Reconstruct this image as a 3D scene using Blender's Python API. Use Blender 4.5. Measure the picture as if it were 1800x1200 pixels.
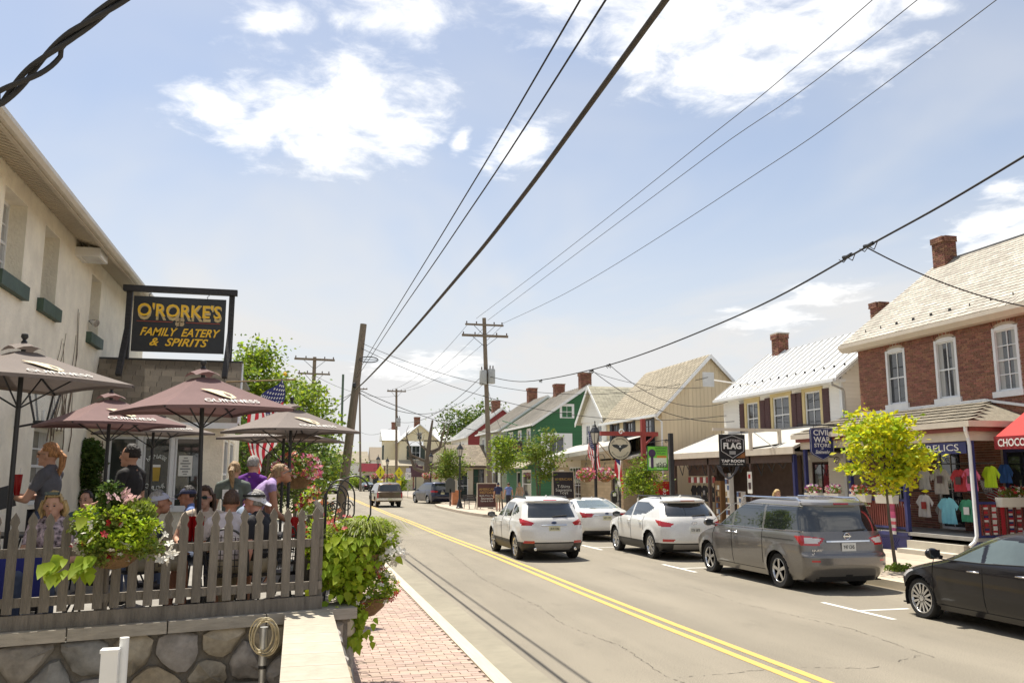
import bpy, bmesh, math, random
import numpy as np
from mathutils import Vector, Matrix, noise
R = math.radians
rng = random.Random(7)
for _o in list(bpy.data.objects): bpy.data.objects.remove(_o)
scene = bpy.context.scene
COL = scene.collection

# ------------------------------------------------------------------ camera
CAM_H = 2.2
PITCH = math.atan(238 / 1500.); YAW = math.atan(380 / math.hypot(1500, 238))
cam_d = bpy.data.cameras.new('camera'); cam = bpy.data.objects.new('camera', cam_d); COL.objects.link(cam)
cam_d.sensor_width = 36; cam_d.lens = 30; cam_d.clip_start = 0.1; cam_d.clip_end = 3000
cam.location = (0, 0, CAM_H); cam.rotation_euler = (math.pi / 2 + PITCH, 0, -YAW)
scene.camera = cam

# ------------------------------------------------------------------ sun and sky
SUN = Vector((-0.13, 0.38, 1.0)).normalized()          # towards the sun
sun_d = bpy.data.lights.new('sun', 'SUN'); sun_d.energy = 3.7; sun_d.angle = R(0.53); sun_d.color = (1, .94, .83)
sun = bpy.data.objects.new('sun', sun_d); COL.objects.link(sun)
sun.rotation_euler = SUN.to_track_quat('Z', 'Y').to_euler(); sun.location = (0, 0, 60)
world = bpy.data.worlds.new('World'); scene.world = world; world.use_nodes = True
wt = world.node_tree; wn = wt.nodes; wl = wt.links; wn.clear()
def W(t, **k):
    n = wn.new(t)
    for a, b in k.items(): setattr(n, a, b)
    return n
def wset(sock, v):
    if isinstance(v, bpy.types.NodeSocket): wl.new(v, sock)
    else: sock.default_value = v
def wm(op, a, b=None, c=None, clamp=False):
    n = W('ShaderNodeMath', operation=op, use_clamp=clamp)
    for i, v in enumerate((a, b, c)):
        if v is not None: wset(n.inputs[i], v)
    return n.outputs[0]
def wv(op, a, b=None):
    n = W('ShaderNodeVectorMath', operation=op); wset(n.inputs[0], a)
    if b is not None: wset(n.inputs[1], b)
    return n
sky = W('ShaderNodeTexSky', sky_type='NISHITA'); sky.sun_disc = False
sky.sun_elevation = math.asin(SUN.z); sky.sun_rotation = math.atan2(SUN.x, SUN.y)
sky.air_density = 1.0; sky.dust_density = 1.2; sky.ozone_density = 1.0; sky.altitude = 100
tc = W('ShaderNodeTexCoord'); sep = W('ShaderNodeSeparateXYZ'); wl.new(tc.outputs['Generated'], sep.inputs[0])
dz = wm('ADD', wm('MAXIMUM', sep.outputs[2], 0.0), 0.10)
comb = W('ShaderNodeCombineXYZ')
wl.new(wm('DIVIDE', sep.outputs[0], dz), comb.inputs[0]); wl.new(wm('DIVIDE', sep.outputs[1], dz), comb.inputs[1])
lay = comb.outputs[0]                                   # position on a flat cloud layer overhead
def wnoise(vec, scale, det, rough, dist=0):
    n = W('ShaderNodeTexNoise'); wl.new(vec, n.inputs['Vector'])
    n.inputs['Scale'].default_value = scale; n.inputs['Detail'].default_value = det
    n.inputs['Roughness'].default_value = rough; n.inputs['Distortion'].default_value = dist
    return n
nz = wnoise(lay, 8.5, 7, .62, .3)
# cumulus: centre and half-size of each puff on the layer (x, y, rx, ry)
CLOUDS = [(-0.01,1.89,0.22,0.29),(0.11,1.78,0.2,0.25),(0.19,1.89,0.14,0.24),(0.06,2.02,0.18,0.2),(-0.19,1.88,0.13,0.17),(-0.12,1.97,0.11,0.16),(-0.07,1.51,0.09,0.06),(0.14,1.45,0.14,0.12),(0.49,1.91,0.1,0.18),(0.35,1.91,0.03,0.09),(0.64,1.35,0.29,0.19),(0.84,1.33,0.32,0.23),(0.83,1.48,0.22,0.17),(0.92,1.23,0.19,0.15),(0.45,1.35,0.16,0.08),(0.65,1.5,0.07,0.12),(1.04,1.18,0.08,0.05),(1.91,1.97,0.13,0.26),(2.03,1.99,0.13,0.33),(1.75,1.75,0.08,0.08),(1.86,2.73,0.18,0.19),(1.84,3.07,0.23,0.25),(0.61,4.41,0.39,0.35),(0.71,4.25,0.25,0.37)]
field = None
for (cx, cy, rx, ry) in CLOUDS:
    d = wv('SUBTRACT', lay, (cx, cy, 0)); d = wv('MULTIPLY', d.outputs[0], (1 / rx, 1 / ry, 0))
    l = wv('LENGTH', d.outputs[0]).outputs['Value']
    f = wm('SUBTRACT', 1.0, l)
    field = f if field is None else wm('MAXIMUM', field, f)
vor = W('ShaderNodeTexVoronoi', voronoi_dimensions='2D'); vor.inputs['Scale'].default_value = .85; wl.new(lay, vor.inputs['Vector'])
dotv = wv('DOT_PRODUCT', tc.outputs['Generated'], (math.sin(YAW), math.cos(YAW), 0)).outputs['Value']
rest = wm('SUBTRACT', wm('MULTIPLY_ADD', vor.outputs['Distance'], -2.2, .84), wm('MULTIPLY', wm('GREATER_THAN', dotv, .25), 3.0))
field = wm('MAXIMUM', field, rest)
dens = wm('ADD', wm('MAXIMUM', field, -1.0), wm('MULTIPLY', wm('SUBTRACT', nz.outputs[0], 0.5), 2.3))
def ramp(v, a, b):
    n = W('ShaderNodeMapRange', interpolation_type='SMOOTHSTEP'); wl.new(v, n.inputs[0])
    n.inputs[1].default_value = a; n.inputs[2].default_value = b; return n.outputs[0]
cover = ramp(dens, -0.02, 1.02)
core = ramp(dens, 0.62, 1.25)
wisp = wnoise(wv('MULTIPLY', lay, (.55, .35, 0)).outputs[0], 1.6, 4, .6, .5)
low = ramp(sep.outputs[2], 0.52, 0.06)                    # thin high veil, thicker towards the horizon
veil = wm('MULTIPLY', ramp(wisp.outputs[0], .34, .72), wm('ADD', wm('MULTIPLY', low, .34), .26))
veil = wm('ADD', veil, wm('MULTIPLY_ADD', wm('MULTIPLY', low, low), .62, .20), clamp=True)
def mixc(f, a, b):
    n = W('ShaderNodeMix', data_type='RGBA'); wset(n.inputs[0], f); wset(n.inputs[6], a); wset(n.inputs[7], b); return n.outputs[2]
CL = 8.6; VL = 5.5
skyc = mixc(veil, sky.outputs[0], (VL, VL * 1.0, VL * 1.0, 1))
cc = mixc(core, (CL, CL * .99, CL * .97, 1), (CL * .76, CL * .77, CL * .79, 1))
skyc = mixc(cover, skyc, cc)
bg = W('ShaderNodeBackground'); wl.new(skyc, bg.inputs[0]); bg.inputs[1].default_value = 0.071
wo = W('ShaderNodeOutputWorld'); wl.new(bg.outputs[0], wo.inputs[0])
vs = scene.view_settings; vs.view_transform = 'Standard'; vs.look = 'None'; vs.gamma = 1; vs.use_curve_mapping = False; vs.exposure = 1.1
scene.cycles.max_bounces = 6; scene.cycles.transparent_max_bounces = 8; scene.cycles.use_denoising = True
scene.cycles.caustics_reflective = False; scene.cycles.caustics_refractive = False
# ------------------------------------------------------------------ helpers
WORLD_BUILT = {}
def tag(o, label=None, cat=None, group=None, kind=None):
    for k, v in (('label', label), ('category', cat), ('group', group), ('kind', kind)):
        if v: o[k] = v
    return o
def adopt(o, parent):
    if parent is not None:
        o.parent = parent
        if parent.name in WORLD_BUILT: o.matrix_parent_inverse = Matrix.Translation(-WORLD_BUILT[parent.name])
def link(o, parent=None):
    COL.objects.link(o); adopt(o, parent); return o
def T(name, label, cat, loc=(0, 0, 0), rz=0, group=None, world=False):
    """A thing: an Empty at its base. world=True: its parts are written in world coordinates."""
    o = bpy.data.objects.new(name, None); o.empty_display_size = .2; COL.objects.link(o)
    o.location = loc; o.rotation_euler = (0, 0, rz)
    if world: WORLD_BUILT[o.name] = Vector(loc)
    return tag(o, label, cat, group)
def copy_tree(o, parent=None):
    c = o.copy(); COL.objects.link(c); c.parent = parent
    if parent is not None: c.matrix_parent_inverse = o.matrix_parent_inverse
    for ch in list(o.children): copy_tree(ch, c)
    return c
def basis(d, upv=(0, 0, 1)):
    d = Vector(d).normalized(); u = Vector(upv)
    if abs(d.dot(u.normalized())) > .995: u = Vector((0, 1, 0)) if abs(d.y) < .9 else Vector((1, 0, 0))
    x = u.cross(d).normalized(); y = d.cross(x)
    return x, y, d
class MB:
    def __init__(s): s.v = []; s.f = []; s.m = []
    def add(s, vs, fs, mi=0):
        b = len(s.v); s.v.extend([tuple(v) for v in vs])
        for f in fs: s.f.append(tuple(b + i for i in f)); s.m.append(mi)
        return s
    def obox(s, c, ax, ay, az, mi=0):
        c, ax, ay, az = Vector(c), Vector(ax), Vector(ay), Vector(az)
        vs = [c + ax * i + ay * j + az * k for k in (-1, 1) for j in (-1, 1) for i in (-1, 1)]
        fs = [(0, 2, 3, 1), (4, 5, 7, 6), (0, 1, 5, 4), (2, 6, 7, 3), (0, 4, 6, 2), (1, 3, 7, 5)]
        if ax.cross(ay).dot(az) < 0: fs = [f[::-1] for f in fs]
        return s.add(vs, fs, mi)
    def box(s, x0, x1, y0, y1, z0, z1, mi=0):
        return s.obox(((x0 + x1) / 2, (y0 + y1) / 2, (z0 + z1) / 2), (abs(x1 - x0) / 2, 0, 0), (0, abs(y1 - y0) / 2, 0), (0, 0, abs(z1 - z0) / 2), mi)
    def beam(s, p, q, w, h, mi=0, up=(0, 0, 1)):
        p, q = Vector(p), Vector(q); x, y, d = basis(q - p, up)
        return s.obox((p + q) / 2, x * w / 2, y * h / 2, (q - p) / 2, mi)
    def prism(s, pts, ext, mi=0):
        pts = [Vector(p) for p in pts]; e = Vector(ext); n = len(pts)
        nn = Vector((0, 0, 0))
        for i in range(n): nn += pts[i].cross(pts[(i + 1) % n])
        if nn.dot(e) > 0: pts = pts[::-1]
        return s.add(pts + [p + e for p in pts], [tuple(range(n)), tuple(range(2 * n - 1, n - 1, -1))] + [(i, n + i, n + (i + 1) % n, (i + 1) % n) for i in range(n)], mi)
    def tube(s, pts, r, n=6, mi=0, cap=True):
        pts = [Vector(p) for p in pts]; k = len(pts); rs = r if isinstance(r, (list, tuple)) else [r] * k
        vs = []; px = None
        for i, p in enumerate(pts):
            d = (pts[min(i + 1, k - 1)] - pts[max(i - 1, 0)])
            if d.length < 1e-9: d = Vector((0, 0, 1))
            d.normalize()
            if px is None: x, y, _ = basis(d)
            else:
                x = px - d * px.dot(d)
                if x.length < 1e-6: x, _, _ = basis(d)
                x.normalize(); y = d.cross(x)
            px = x
            for a in range(n):
                t = 2 * math.pi * a / n; vs.append(p + (x * math.cos(t) + y * math.sin(t)) * rs[i])
        fs = [(i * n + a, i * n + (a + 1) % n, (i + 1) * n + (a + 1) % n, (i + 1) * n + a) for i in range(k - 1) for a in range(n)]
        if cap: fs += [tuple(range(n - 1, -1, -1)), tuple((k - 1) * n + a for a in range(n))]
        return s.add(vs, fs, mi)
    def lathe(s, c, prof, n=16, mi=0, axis=(0, 0, 1)):
        x, y, d = basis(axis); c = Vector(c); vs = []
        for (r, h) in prof:
            for a in range(n):
                t = 2 * math.pi * a / n; vs.append(c + d * h + (x * math.cos(t) + y * math.sin(t)) * max(r, 1e-4))
        k = len(prof)
        fs = [(i * n + a, i * n + (a + 1) % n, (i + 1) * n + (a + 1) % n, (i + 1) * n + a) for i in range(k - 1) for a in range(n)]
        fs += [tuple(range(n - 1, -1, -1)), tuple((k - 1) * n + a for a in range(n))]
        return s.add(vs, fs, mi)
    def ball(s, c, r, mi=0, nu=8, nv=6, jit=0):
        rx, ry, rz_ = r if isinstance(r, (tuple, list)) else (r, r, r); c = Vector(c); vs = []
        for j in range(1, nv):
            for i in range(nu):
                a = 2 * math.pi * i / nu; b = math.pi * j / nv; q = 1 + (rng.uniform(-jit, jit) if jit else 0)
                vs.append(c + Vector((rx * math.cos(a) * math.sin(b), ry * math.sin(a) * math.sin(b), rz_ * math.cos(b))) * q)
        top = len(vs); vs += [c + Vector((0, 0, rz_)), c - Vector((0, 0, rz_))]
        fs = [(j * nu + i, (j + 1) * nu + i, (j + 1) * nu + (i + 1) % nu, j * nu + (i + 1) % nu) for j in range(nv - 2) for i in range(nu)]
        fs += [(top, i, (i + 1) % nu) for i in range(nu)] + [(top + 1, (nv - 2) * nu + (i + 1) % nu, (nv - 2) * nu + i) for i in range(nu)]
        return s.add(vs, fs, mi)
    def quad(s, a, b, c, d, mi=0): return s.add([a, b, c, d], [(0, 1, 2, 3)], mi)
    def mesh(s, name, mats, smooth=False):
        me = bpy.data.meshes.new(name); me.from_pydata(s.v, [], s.f)
        if not isinstance(mats, (list, tuple)): mats = [mats]
        for m in mats: me.materials.append(m)
        if len(mats) > 1: me.polygons.foreach_set('material_index', s.m)
        if smooth:
            me.polygons.foreach_set('use_smooth', [True] * len(me.polygons))
            if smooth != 'all':
                try: me.set_sharp_from_angle(angle=R(42))
                except Exception: pass
        me.update(); return me
    def build(s, name, mats, parent=None, smooth=False, label=None, cat=None, group=None, kind=None):
        if not s.v: return None
        o = bpy.data.objects.new(name, s.mesh(name, mats, smooth)); link(o, parent)
        return tag(o, label, cat, group, kind)
_unit = {}
def unit_box(m):
    if m.name not in _unit: _unit[m.name] = MB().box(-.5, .5, -.5, .5, -.5, .5).mesh('unit_' + m.name, m)
    return _unit[m.name]
def pieces(name, items, m, parent, limit=300, stuff=None):
    """items: (centre, ax, ay, az) full-length axis vectors. The nearest to the camera become parts of their own, the rest one mesh."""
    its = sorted(items, key=lambda t: (Vector(t[0]) - cam.location).length)
    for (c, ax, ay, az) in its[:limit]:
        o = bpy.data.objects.new(name, unit_box(m)); COL.objects.link(o); adopt(o, parent)
        M = Matrix((Vector(ax), Vector(ay), Vector(az))).transposed().to_4x4(); M.translation = Vector(c); o.matrix_basis = M
    if len(its) > limit:
        b = MB()
        for (c, ax, ay, az) in its[limit:]: b.obox(c, Vector(ax) / 2, Vector(ay) / 2, Vector(az) / 2)
        b.build(stuff or name + '_field', m, parent, kind='stuff')
# ---- materials
_mats = {}
def mat(name, col, rough=.7, var=.12, scale=3., bump=.0, bscale=60., metal=0., rnd=0., col2=None, spec=.5, coat=0., detail=6, stretch=None, trans=0., hue=0., big=0.):
    if name in _mats: return _mats[name]
    m = bpy.data.materials.new(name); m.use_nodes = True; nt = m.node_tree; N = nt.nodes; L = nt.links
    b = N['Principled BSDF']; b.inputs['Roughness'].default_value = rough; b.inputs['Metallic'].default_value = metal
    b.inputs['Specular IOR Level'].default_value = spec; b.inputs['Coat Weight'].default_value = coat; b.inputs['Coat Roughness'].default_value = .04
    col = tuple(col[:3]); c2 = tuple(col2[:3]) if col2 else tuple(min(1, c * (1 + var)) for c in col); c1 = col if col2 else tuple(c * (1 - var) for c in col)
    tcn = N.new('ShaderNodeTexCoord'); vec = tcn.outputs['Object']
    if stretch:
        mp = N.new('ShaderNodeMapping'); mp.inputs['Scale'].default_value = stretch; L.new(vec, mp.inputs[0]); vec = mp.outputs[0]
    nz_ = N.new('ShaderNodeTexNoise'); nz_.inputs['Scale'].default_value = scale; nz_.inputs['Detail'].default_value = detail; nz_.inputs['Roughness'].default_value = .65
    L.new(vec, nz_.inputs['Vector'])
    mr = N.new('ShaderNodeMapRange'); mr.inputs[1].default_value = .3; mr.inputs[2].default_value = .7; L.new(nz_.outputs[0], mr.inputs[0])
    mx = N.new('ShaderNodeMix'); mx.data_type = 'RGBA'; mx.inputs[6].default_value = (*c1, 1); mx.inputs[7].default_value = (*c2, 1); L.new(mr.outputs[0], mx.inputs[0])
    cs = mx.outputs[2]
    if big:
        n2 = N.new('ShaderNodeTexNoise'); n2.inputs['Scale'].default_value = scale * .13; n2.inputs['Detail'].default_value = 4; L.new(vec, n2.inputs['Vector'])
        m2 = N.new('ShaderNodeMapRange'); m2.inputs[1].default_value = .3; m2.inputs[2].default_value = .7; m2.inputs[3].default_value = 1 - big; m2.inputs[4].default_value = 1 + big; L.new(n2.outputs[0], m2.inputs[0])
        hv0 = N.new('ShaderNodeHueSaturation'); L.new(cs, hv0.inputs['Color']); L.new(m2.outputs[0], hv0.inputs['Value']); cs = hv0.outputs[0]
    if rnd or hue:
        oi = N.new('ShaderNodeObjectInfo'); ge = N.new('ShaderNodeNewGeometry')
        ad = N.new('ShaderNodeMath'); ad.operation = 'ADD'; L.new(oi.outputs['Random'], ad.inputs[0]); L.new(ge.outputs['Random Per Island'], ad.inputs[1])
        fr = N.new('ShaderNodeMath'); fr.operation = 'FRACT'; L.new(ad.outputs[0], fr.inputs[0])
        hs = N.new('ShaderNodeHueSaturation'); L.new(cs, hs.inputs['Color'])
        v = N.new('ShaderNodeMapRange'); v.inputs[3].default_value = 1 - rnd; v.inputs[4].default_value = 1 + rnd; L.new(fr.outputs[0], v.inputs[0]); L.new(v.outputs[0], hs.inputs['Value'])
        if hue:
            f7 = N.new('ShaderNodeMath'); f7.operation = 'MULTIPLY'; f7.inputs[1].default_value = 7.31; L.new(fr.outputs[0], f7.inputs[0])
            f8 = N.new('ShaderNodeMath'); f8.operation = 'FRACT'; L.new(f7.outputs[0], f8.inputs[0])
            h = N.new('ShaderNodeMapRange'); h.inputs[3].default_value = .5 - hue; h.inputs[4].default_value = .5 + hue; L.new(f8.outputs[0], h.inputs[0]); L.new(h.outputs[0], hs.inputs['Hue'])
        cs = hs.outputs[0]
    L.new(cs, b.inputs['Base Color'])
    if bump:
        nb = N.new('ShaderNodeTexNoise'); nb.inputs['Scale'].default_value = bscale; nb.inputs['Detail'].default_value = 5; L.new(vec, nb.inputs['Vector'])
        bp = N.new('ShaderNodeBump'); bp.inputs['Strength'].default_value = bump; bp.inputs['Distance'].default_value = .02; L.new(nb.outputs[0], bp.inputs['Height']); L.new(bp.outputs[0], b.inputs['Normal'])
    if trans:
        tr = N.new('ShaderNodeBsdfTranslucent'); L.new(cs, tr.inputs[0]); ms = N.new('ShaderNodeMixShader'); ms.inputs[0].default_value = trans
        L.new(b.outputs[0], ms.inputs[1]); L.new(tr.outputs[0], ms.inputs[2]); L.new(ms.outputs[0], N['Material Output'].inputs[0])
    _mats[name] = m; return m
def glass(name, col=(.02, .025, .03), rough=.03):
    return mat(name, col, rough=rough, var=.3, scale=.6, spec=.9, coat=.6)
# common colours
WHITE = mat('white_paint', (.78, .77, .74), .5, .05, 2, bump=.05, bscale=30)
TRIM = mat('trim_white', (.74, .75, .75), .45, .06, 3)
BLACK = mat('black_metal', (.016, .016, .018), .42, .2, 5)
BLACKP = mat('black_plastic', (.02, .02, .021), .5, .15, 8)
GLASS = glass('window_glass', (.03, .035, .042))
RUBBER = mat('rubber', (.018, .018, .018), .85, .2, 12, bump=.1)
CHROME = mat('chrome', (.7, .7, .71), .12, .05, 3, metal=1)
CONC = mat('concrete', (.50, .46, .39), .88, .12, 2.5, bump=.25, bscale=90, big=.1)
WOODP = mat('pole_wood', (.20, .16, .12), .9, .3, 3, bump=.6, bscale=14, stretch=(9, 9, .7))
DARK = mat('dark_interior', (.012, .011, .011), .9, .2, 2)
# ---- lettering
def text_mesh(body, mats, depth=.004, shear=0., font_space=1., bold=0.):
    cu = bpy.data.curves.new('lettering', 'FONT'); cu.body = body; cu.extrude = .01; cu.align_x = 'CENTER'; cu.shear = shear
    cu.space_character = font_space; cu.offset = bold; cu.resolution_u = 3
    ob = bpy.data.objects.new('tmp', cu); me = bpy.data.meshes.new_from_object(ob)
    bpy.data.objects.remove(ob); bpy.data.curves.remove(cu)
    me.materials.clear(); me.materials.append(mats); return me
def lettering(body, m, parent, origin, xd, yd, width=None, height=None, name='lettering', shear=0., bold=0., depth=.006, space=1.):
    """Flat letters: centred on origin, reading along xd with yd up, fitted to width and/or height."""
    me = text_mesh(body, m, shear=shear, bold=bold, font_space=space)
    co = np.empty(len(me.vertices) * 3); me.vertices.foreach_get('co', co); co = co.reshape(-1, 3)
    lo, hi = co.min(0), co.max(0); w, h = hi[0] - lo[0], hi[1] - lo[1]
    sx = width / w if width else height / h; sy = height / h if height else sx
    if not width: sx = sy
    X_, Y_ = Vector(xd).normalized(), Vector(yd).normalized(); Z_ = X_.cross(Y_); o = Vector(origin)
    c = (lo + hi) / 2
    q = (co - c); out = np.outer(q[:, 0] * sx, X_) + np.outer(q[:, 1] * sy, Y_) + np.outer(q[:, 2] / .01 * depth / 2, Z_) + np.array(o)
    me.vertices.foreach_set('co', out.ravel()); me.update()
    ob = bpy.data.objects.new(name, me); link(ob, parent); return ob
# ------------------------------------------------------------------ ground, road, pavements
KL, KR = 2.18, 11.62          # kerb faces
def asphalt():
    m = mat('asphalt', (.212, .186, .142), .9, .0, 60, bump=.35, bscale=120)
    nt = m.node_tree; N = nt.nodes; L = nt.links; b = N['Principled BSDF']
    ge = N.new('ShaderNodeNewGeometry')
    def nz(sc, det, st=None, ro=.6):
        v = ge.outputs['Position']
        if st:
            mp = N.new('ShaderNodeMapping'); mp.inputs['Scale'].default_value = st; L.new(v, mp.inputs[0]); v = mp.outputs[0]
        n = N.new('ShaderNodeTexNoise'); n.inputs['Scale'].default_value = sc; n.inputs['Detail'].default_value = det; n.inputs['Roughness'].default_value = ro; L.new(v, n.inputs['Vector']); return n.outputs[0]
    def rmp(v, a, b_, lo, hi):
        r = N.new('ShaderNodeMapRange'); r.inputs[1].default_value = a; r.inputs[2].default_value = b_; r.inputs[3].default_value = lo; r.inputs[4].default_value = hi; L.new(v, r.inputs[0]); return r.outputs[0]
    def mul(a, b_):
        r = N.new('ShaderNodeMath'); r.operation = 'MULTIPLY'; L.new(a, r.inputs[0]); L.new(b_, r.inputs[1]); return r.outputs[0]
    f = mul(rmp(nz(70, 3), .3, .7, .62, 1.38), rmp(nz(.8, 5, (1, .12, 1)), .3, .7, .86, 1.14))
    f = mul(f, rmp(nz(.35, 3), .3, .7, .93, 1.07))
    sx = N.new('ShaderNodeSeparateXYZ'); L.new(ge.outputs['Position'], sx.inputs[0])
    wv_ = N.new('ShaderNodeMath'); wv_.operation = 'SINE'; m1 = N.new('ShaderNodeMath'); m1.operation = 'MULTIPLY'; m1.inputs[1].default_value = 4.1; L.new(sx.outputs[0], m1.inputs[0]); L.new(m1.outputs[0], wv_.inputs[0])
    f = mul(f, rmp(wv_.outputs[0], -1, 1, .955, 1.045)); f = mul(f, rmp(nz(1.7, 4, (1, .5, 1), .7), .58, .74, 1.0, .84))
    mx = N.new('ShaderNodeVectorMath'); mx.operation = 'SCALE'; mx.inputs[0].default_value = (.212, .186, .142); L.new(f, mx.inputs['Scale'])
    L.new(mx.outputs[0], b.inputs['Base Color']); return m
ASPH = asphalt()
GROUND = mat('ground_soil', (.23, .21, .14), .95, .3, .6, bump=.2)
g = MB(); g.quad((-900, -300, -.06), (900, -300, -.06), (900, 1500, -.06), (-900, 1500, -.06)); g.build('ground', GROUND, kind='structure')
g = MB(); ys = list(range(-12, 140, 4)) + [150, 170, 200, 260, 340]
def bend(y): return 0 if y < 60 else .00013 * (y - 60) ** 2
for a, b_ in zip(ys[:-1], ys[1:]):
    g.quad((KL + bend(a), a, 0), (KR + 1.5 + bend(a), a, 0), (KR + 1.5 + bend(b_), b_, 0), (KL + bend(b_), b_, 0))
road = g.build('road', ASPH, kind='structure')
YEL = mat('road_paint_yellow', (.70, .44, .07), .8, .18, 22, bump=.3, bscale=120, detail=9, col2=(.40, .29, .12))
WPT = mat('road_paint_white', (.66, .65, .60), .75, .15, 6, bump=.2, bscale=120)
def stripe(x0, x1, y0, y1, m, name, step=4):
    g = MB(); n = max(1, int(abs(y1 - y0) / step))
    for i in range(n):
        a = y0 + (y1 - y0) * i / n; b_ = y0 + (y1 - y0) * (i + 1) / n
        wv_ = .035 * math.sin(a * .33) ; wb = .035 * math.sin(b_ * .33)
        if step != 4: wv_ = wb = 0
        g.quad((x0 + wv_ + bend(a), a, .004), (x1 + wv_ + bend(a), a, .004), (x1 + wb + bend(b_), b_, .004), (x0 + wb + bend(b_), b_, .004))
    return g.build(name, m, kind='structure')
stripe(5.36, 5.48, -8, 130, YEL, 'road_marking'); stripe(5.61, 5.73, -8, 130, YEL, 'road_marking')
for yy in (6.9, 12.9, 19.8, 26.2, 33):
    stripe(9.12, 9.22, yy - .9, yy + 1.0, WPT, 'road_marking', step=5)
    g = MB(); g.quad((9.22, yy - .05, .004), (10.15, yy - .05, .004), (10.15, yy + .05, .004), (9.22, yy + .05, .004)); g.build('road_marking', WPT, kind='structure')
# cracks: thin irregular sealed cracks as slightly raised strips
CRK = mat('crack_tar', (.075, .065, .05), .9, .3, 20)
def crack(pts, w, name='road_crack'):
    g = MB(); P_ = []
    for (a, b_) in zip(pts[:-1], pts[1:]):
        n = max(2, int((Vector(b_) - Vector(a)).length / .07))
        for i in range(n):
            t = i / n; P_.append(Vector((a[0] + (b_[0] - a[0]) * t + rng.gauss(0, .016), a[1] + (b_[1] - a[1]) * t + rng.gauss(0, .016), .0035)))
    for i in range(len(P_) - 1):
        d = P_[i + 1] - P_[i]
        if d.length < 1e-6 or rng.random() < .28: continue
        s_ = Vector((-d.y, d.x, 0)).normalized() * w * rng.uniform(.25, 1.2) / 2
        g.quad(P_[i] - s_, P_[i] + s_, P_[i + 1] + s_, P_[i + 1] - s_)
    g.build(name, CRK, kind='structure')
crack([(4.6, 27), (4.05, 19), (4.15, 14.5), (4.0, 12.8), (4.25, 11), (4.1, 9.3), (4.35, 8.2)], .013)
crack([(7.6, 20.6), (7.4, 17.9), (7.85, 16.4), (7.7, 14.2), (8.0, 11.4), (7.7, 9.2)], .011)
crack([(4.2, 9.2), (4.9, 9.25), (5.6, 9.4), (6.6, 9.1), (7.7, 9.6)], .012)
crack([(2.4, 31), (4.4, 33), (7.1, 35.5), (9, 38)], .03)
# gutter pan on the left: paler concrete strip beside the kerb
g = MB(); g.quad((KL, -12, .004), (KL + .62, -12, .004), (KL + .62, 60, .004), (KL, 60, .004))
g.build('gutter_pan', mat('gutter_concrete', (.24, .215, .16), .9, .12, 3, bump=.3, bscale=100, big=.12), kind='structure')
# left pavement: brick pavers
SW = .15
PAV = mat('paver_brick', (.39, .29, .235), .88, .12, 9, bump=.3, bscale=70, rnd=.13, hue=.012)
JOINT = mat('paver_joint', (.20, .15, .12), .95, .15, 10)
g = MB(); g.box(-.2, KL - .16, -8, 75, -.05, SW - .012)
pave = g.build('pavement', JOINT, kind='structure')
KERB = mat('kerb_concrete', (.54, .47, .35), .88, .10, 4, bump=.25, bscale=90, rnd=.06)
kerb = MB().box(KL - .15, KL - .01, -8, 110, -.05, SW - .03).build('kerb', KERB, kind='structure')
y = -2.0; it = []
while y < 70:
    it.append(((KL - .08, y + 1.5, .06), (.17, 0, 0), (0, 2.994, 0), (0, 0, .20))); y += 3
pieces('kerb_stone', it, KERB, kerb)
it = []; pw, pl = .1035, .206
for j in range(int((30 - 7) / pw)):
    yy = 7 + j * pw + pw / 2
    for i in range(10):
        xx = .12 + i * pl + (pl / 2 if j % 2 else 0)
        if xx > KL - .23: continue
        xe = min(xx + pl, KL - .168); it.append((((xx + xe) / 2, yy, SW - .03 + rng.uniform(-.002, .002)), (xe - xx - .008, 0, 0), (0, pw - .008, 0), (0, 0, .06)))
pieces('brick', it, PAV, pave)
g = MB(); g.box(-.2, KL - .165, 30, 75, SW - .01, SW); g.build('pavement', PAV, kind='structure')
# right pavement: broad concrete slabs with a brick band by the kerb
SLAB = mat('slab_concrete', (.42, .35, .27), .88, .10, 2.2, bump=.2, bscale=90, rnd=.07, big=.06)
g = MB(); g.box(KR + .15, 30, 2, 130, -.05, SW - .01); pav2 = g.build('pavement', mat('slab_joint', (.28, .25, .21), .95), kind='structure')
it = []
for i in range(5):
    for j in range(62):
        it.append(((KR + .16 + .55 + i * 1.1, 8 + j * 1.5, SW - .03), (1.09, 0, 0), (0, 1.488, 0), (0, 0, .06 + (0.001 * ((i + j) % 2)))))
pieces('slab', it, SLAB, pav2)
kerb2 = MB().box(KR + .02, KR + .15, 2, 130, -.05, SW - .03).build('kerb', KERB, kind='structure')
it = []; y = 4.
while y < 52.5: it.append(((KR + .08, y + 1.2, .06), (.16, 0, 0), (0, 2.39, 0), (0, 0, .20))); y += 2.4
pieces('kerb_stone', it, KERB, kerb2)
# kerb build-out beyond the parked cars (lamp, bench and board stand on it)
g = MB(); g.prism([(10.2, 47.5, -.05), (10.0, 50, -.05), (9.9, 54, -.05), (10.0, 62, -.05), (10.4, 66, -.05), (11.7, 68, -.05), (11.7, 44.5, -.05), (10.9, 45, -.05)], (0, 0, SW + .055))
g.build('pavement', SLAB, kind='structure')
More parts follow.
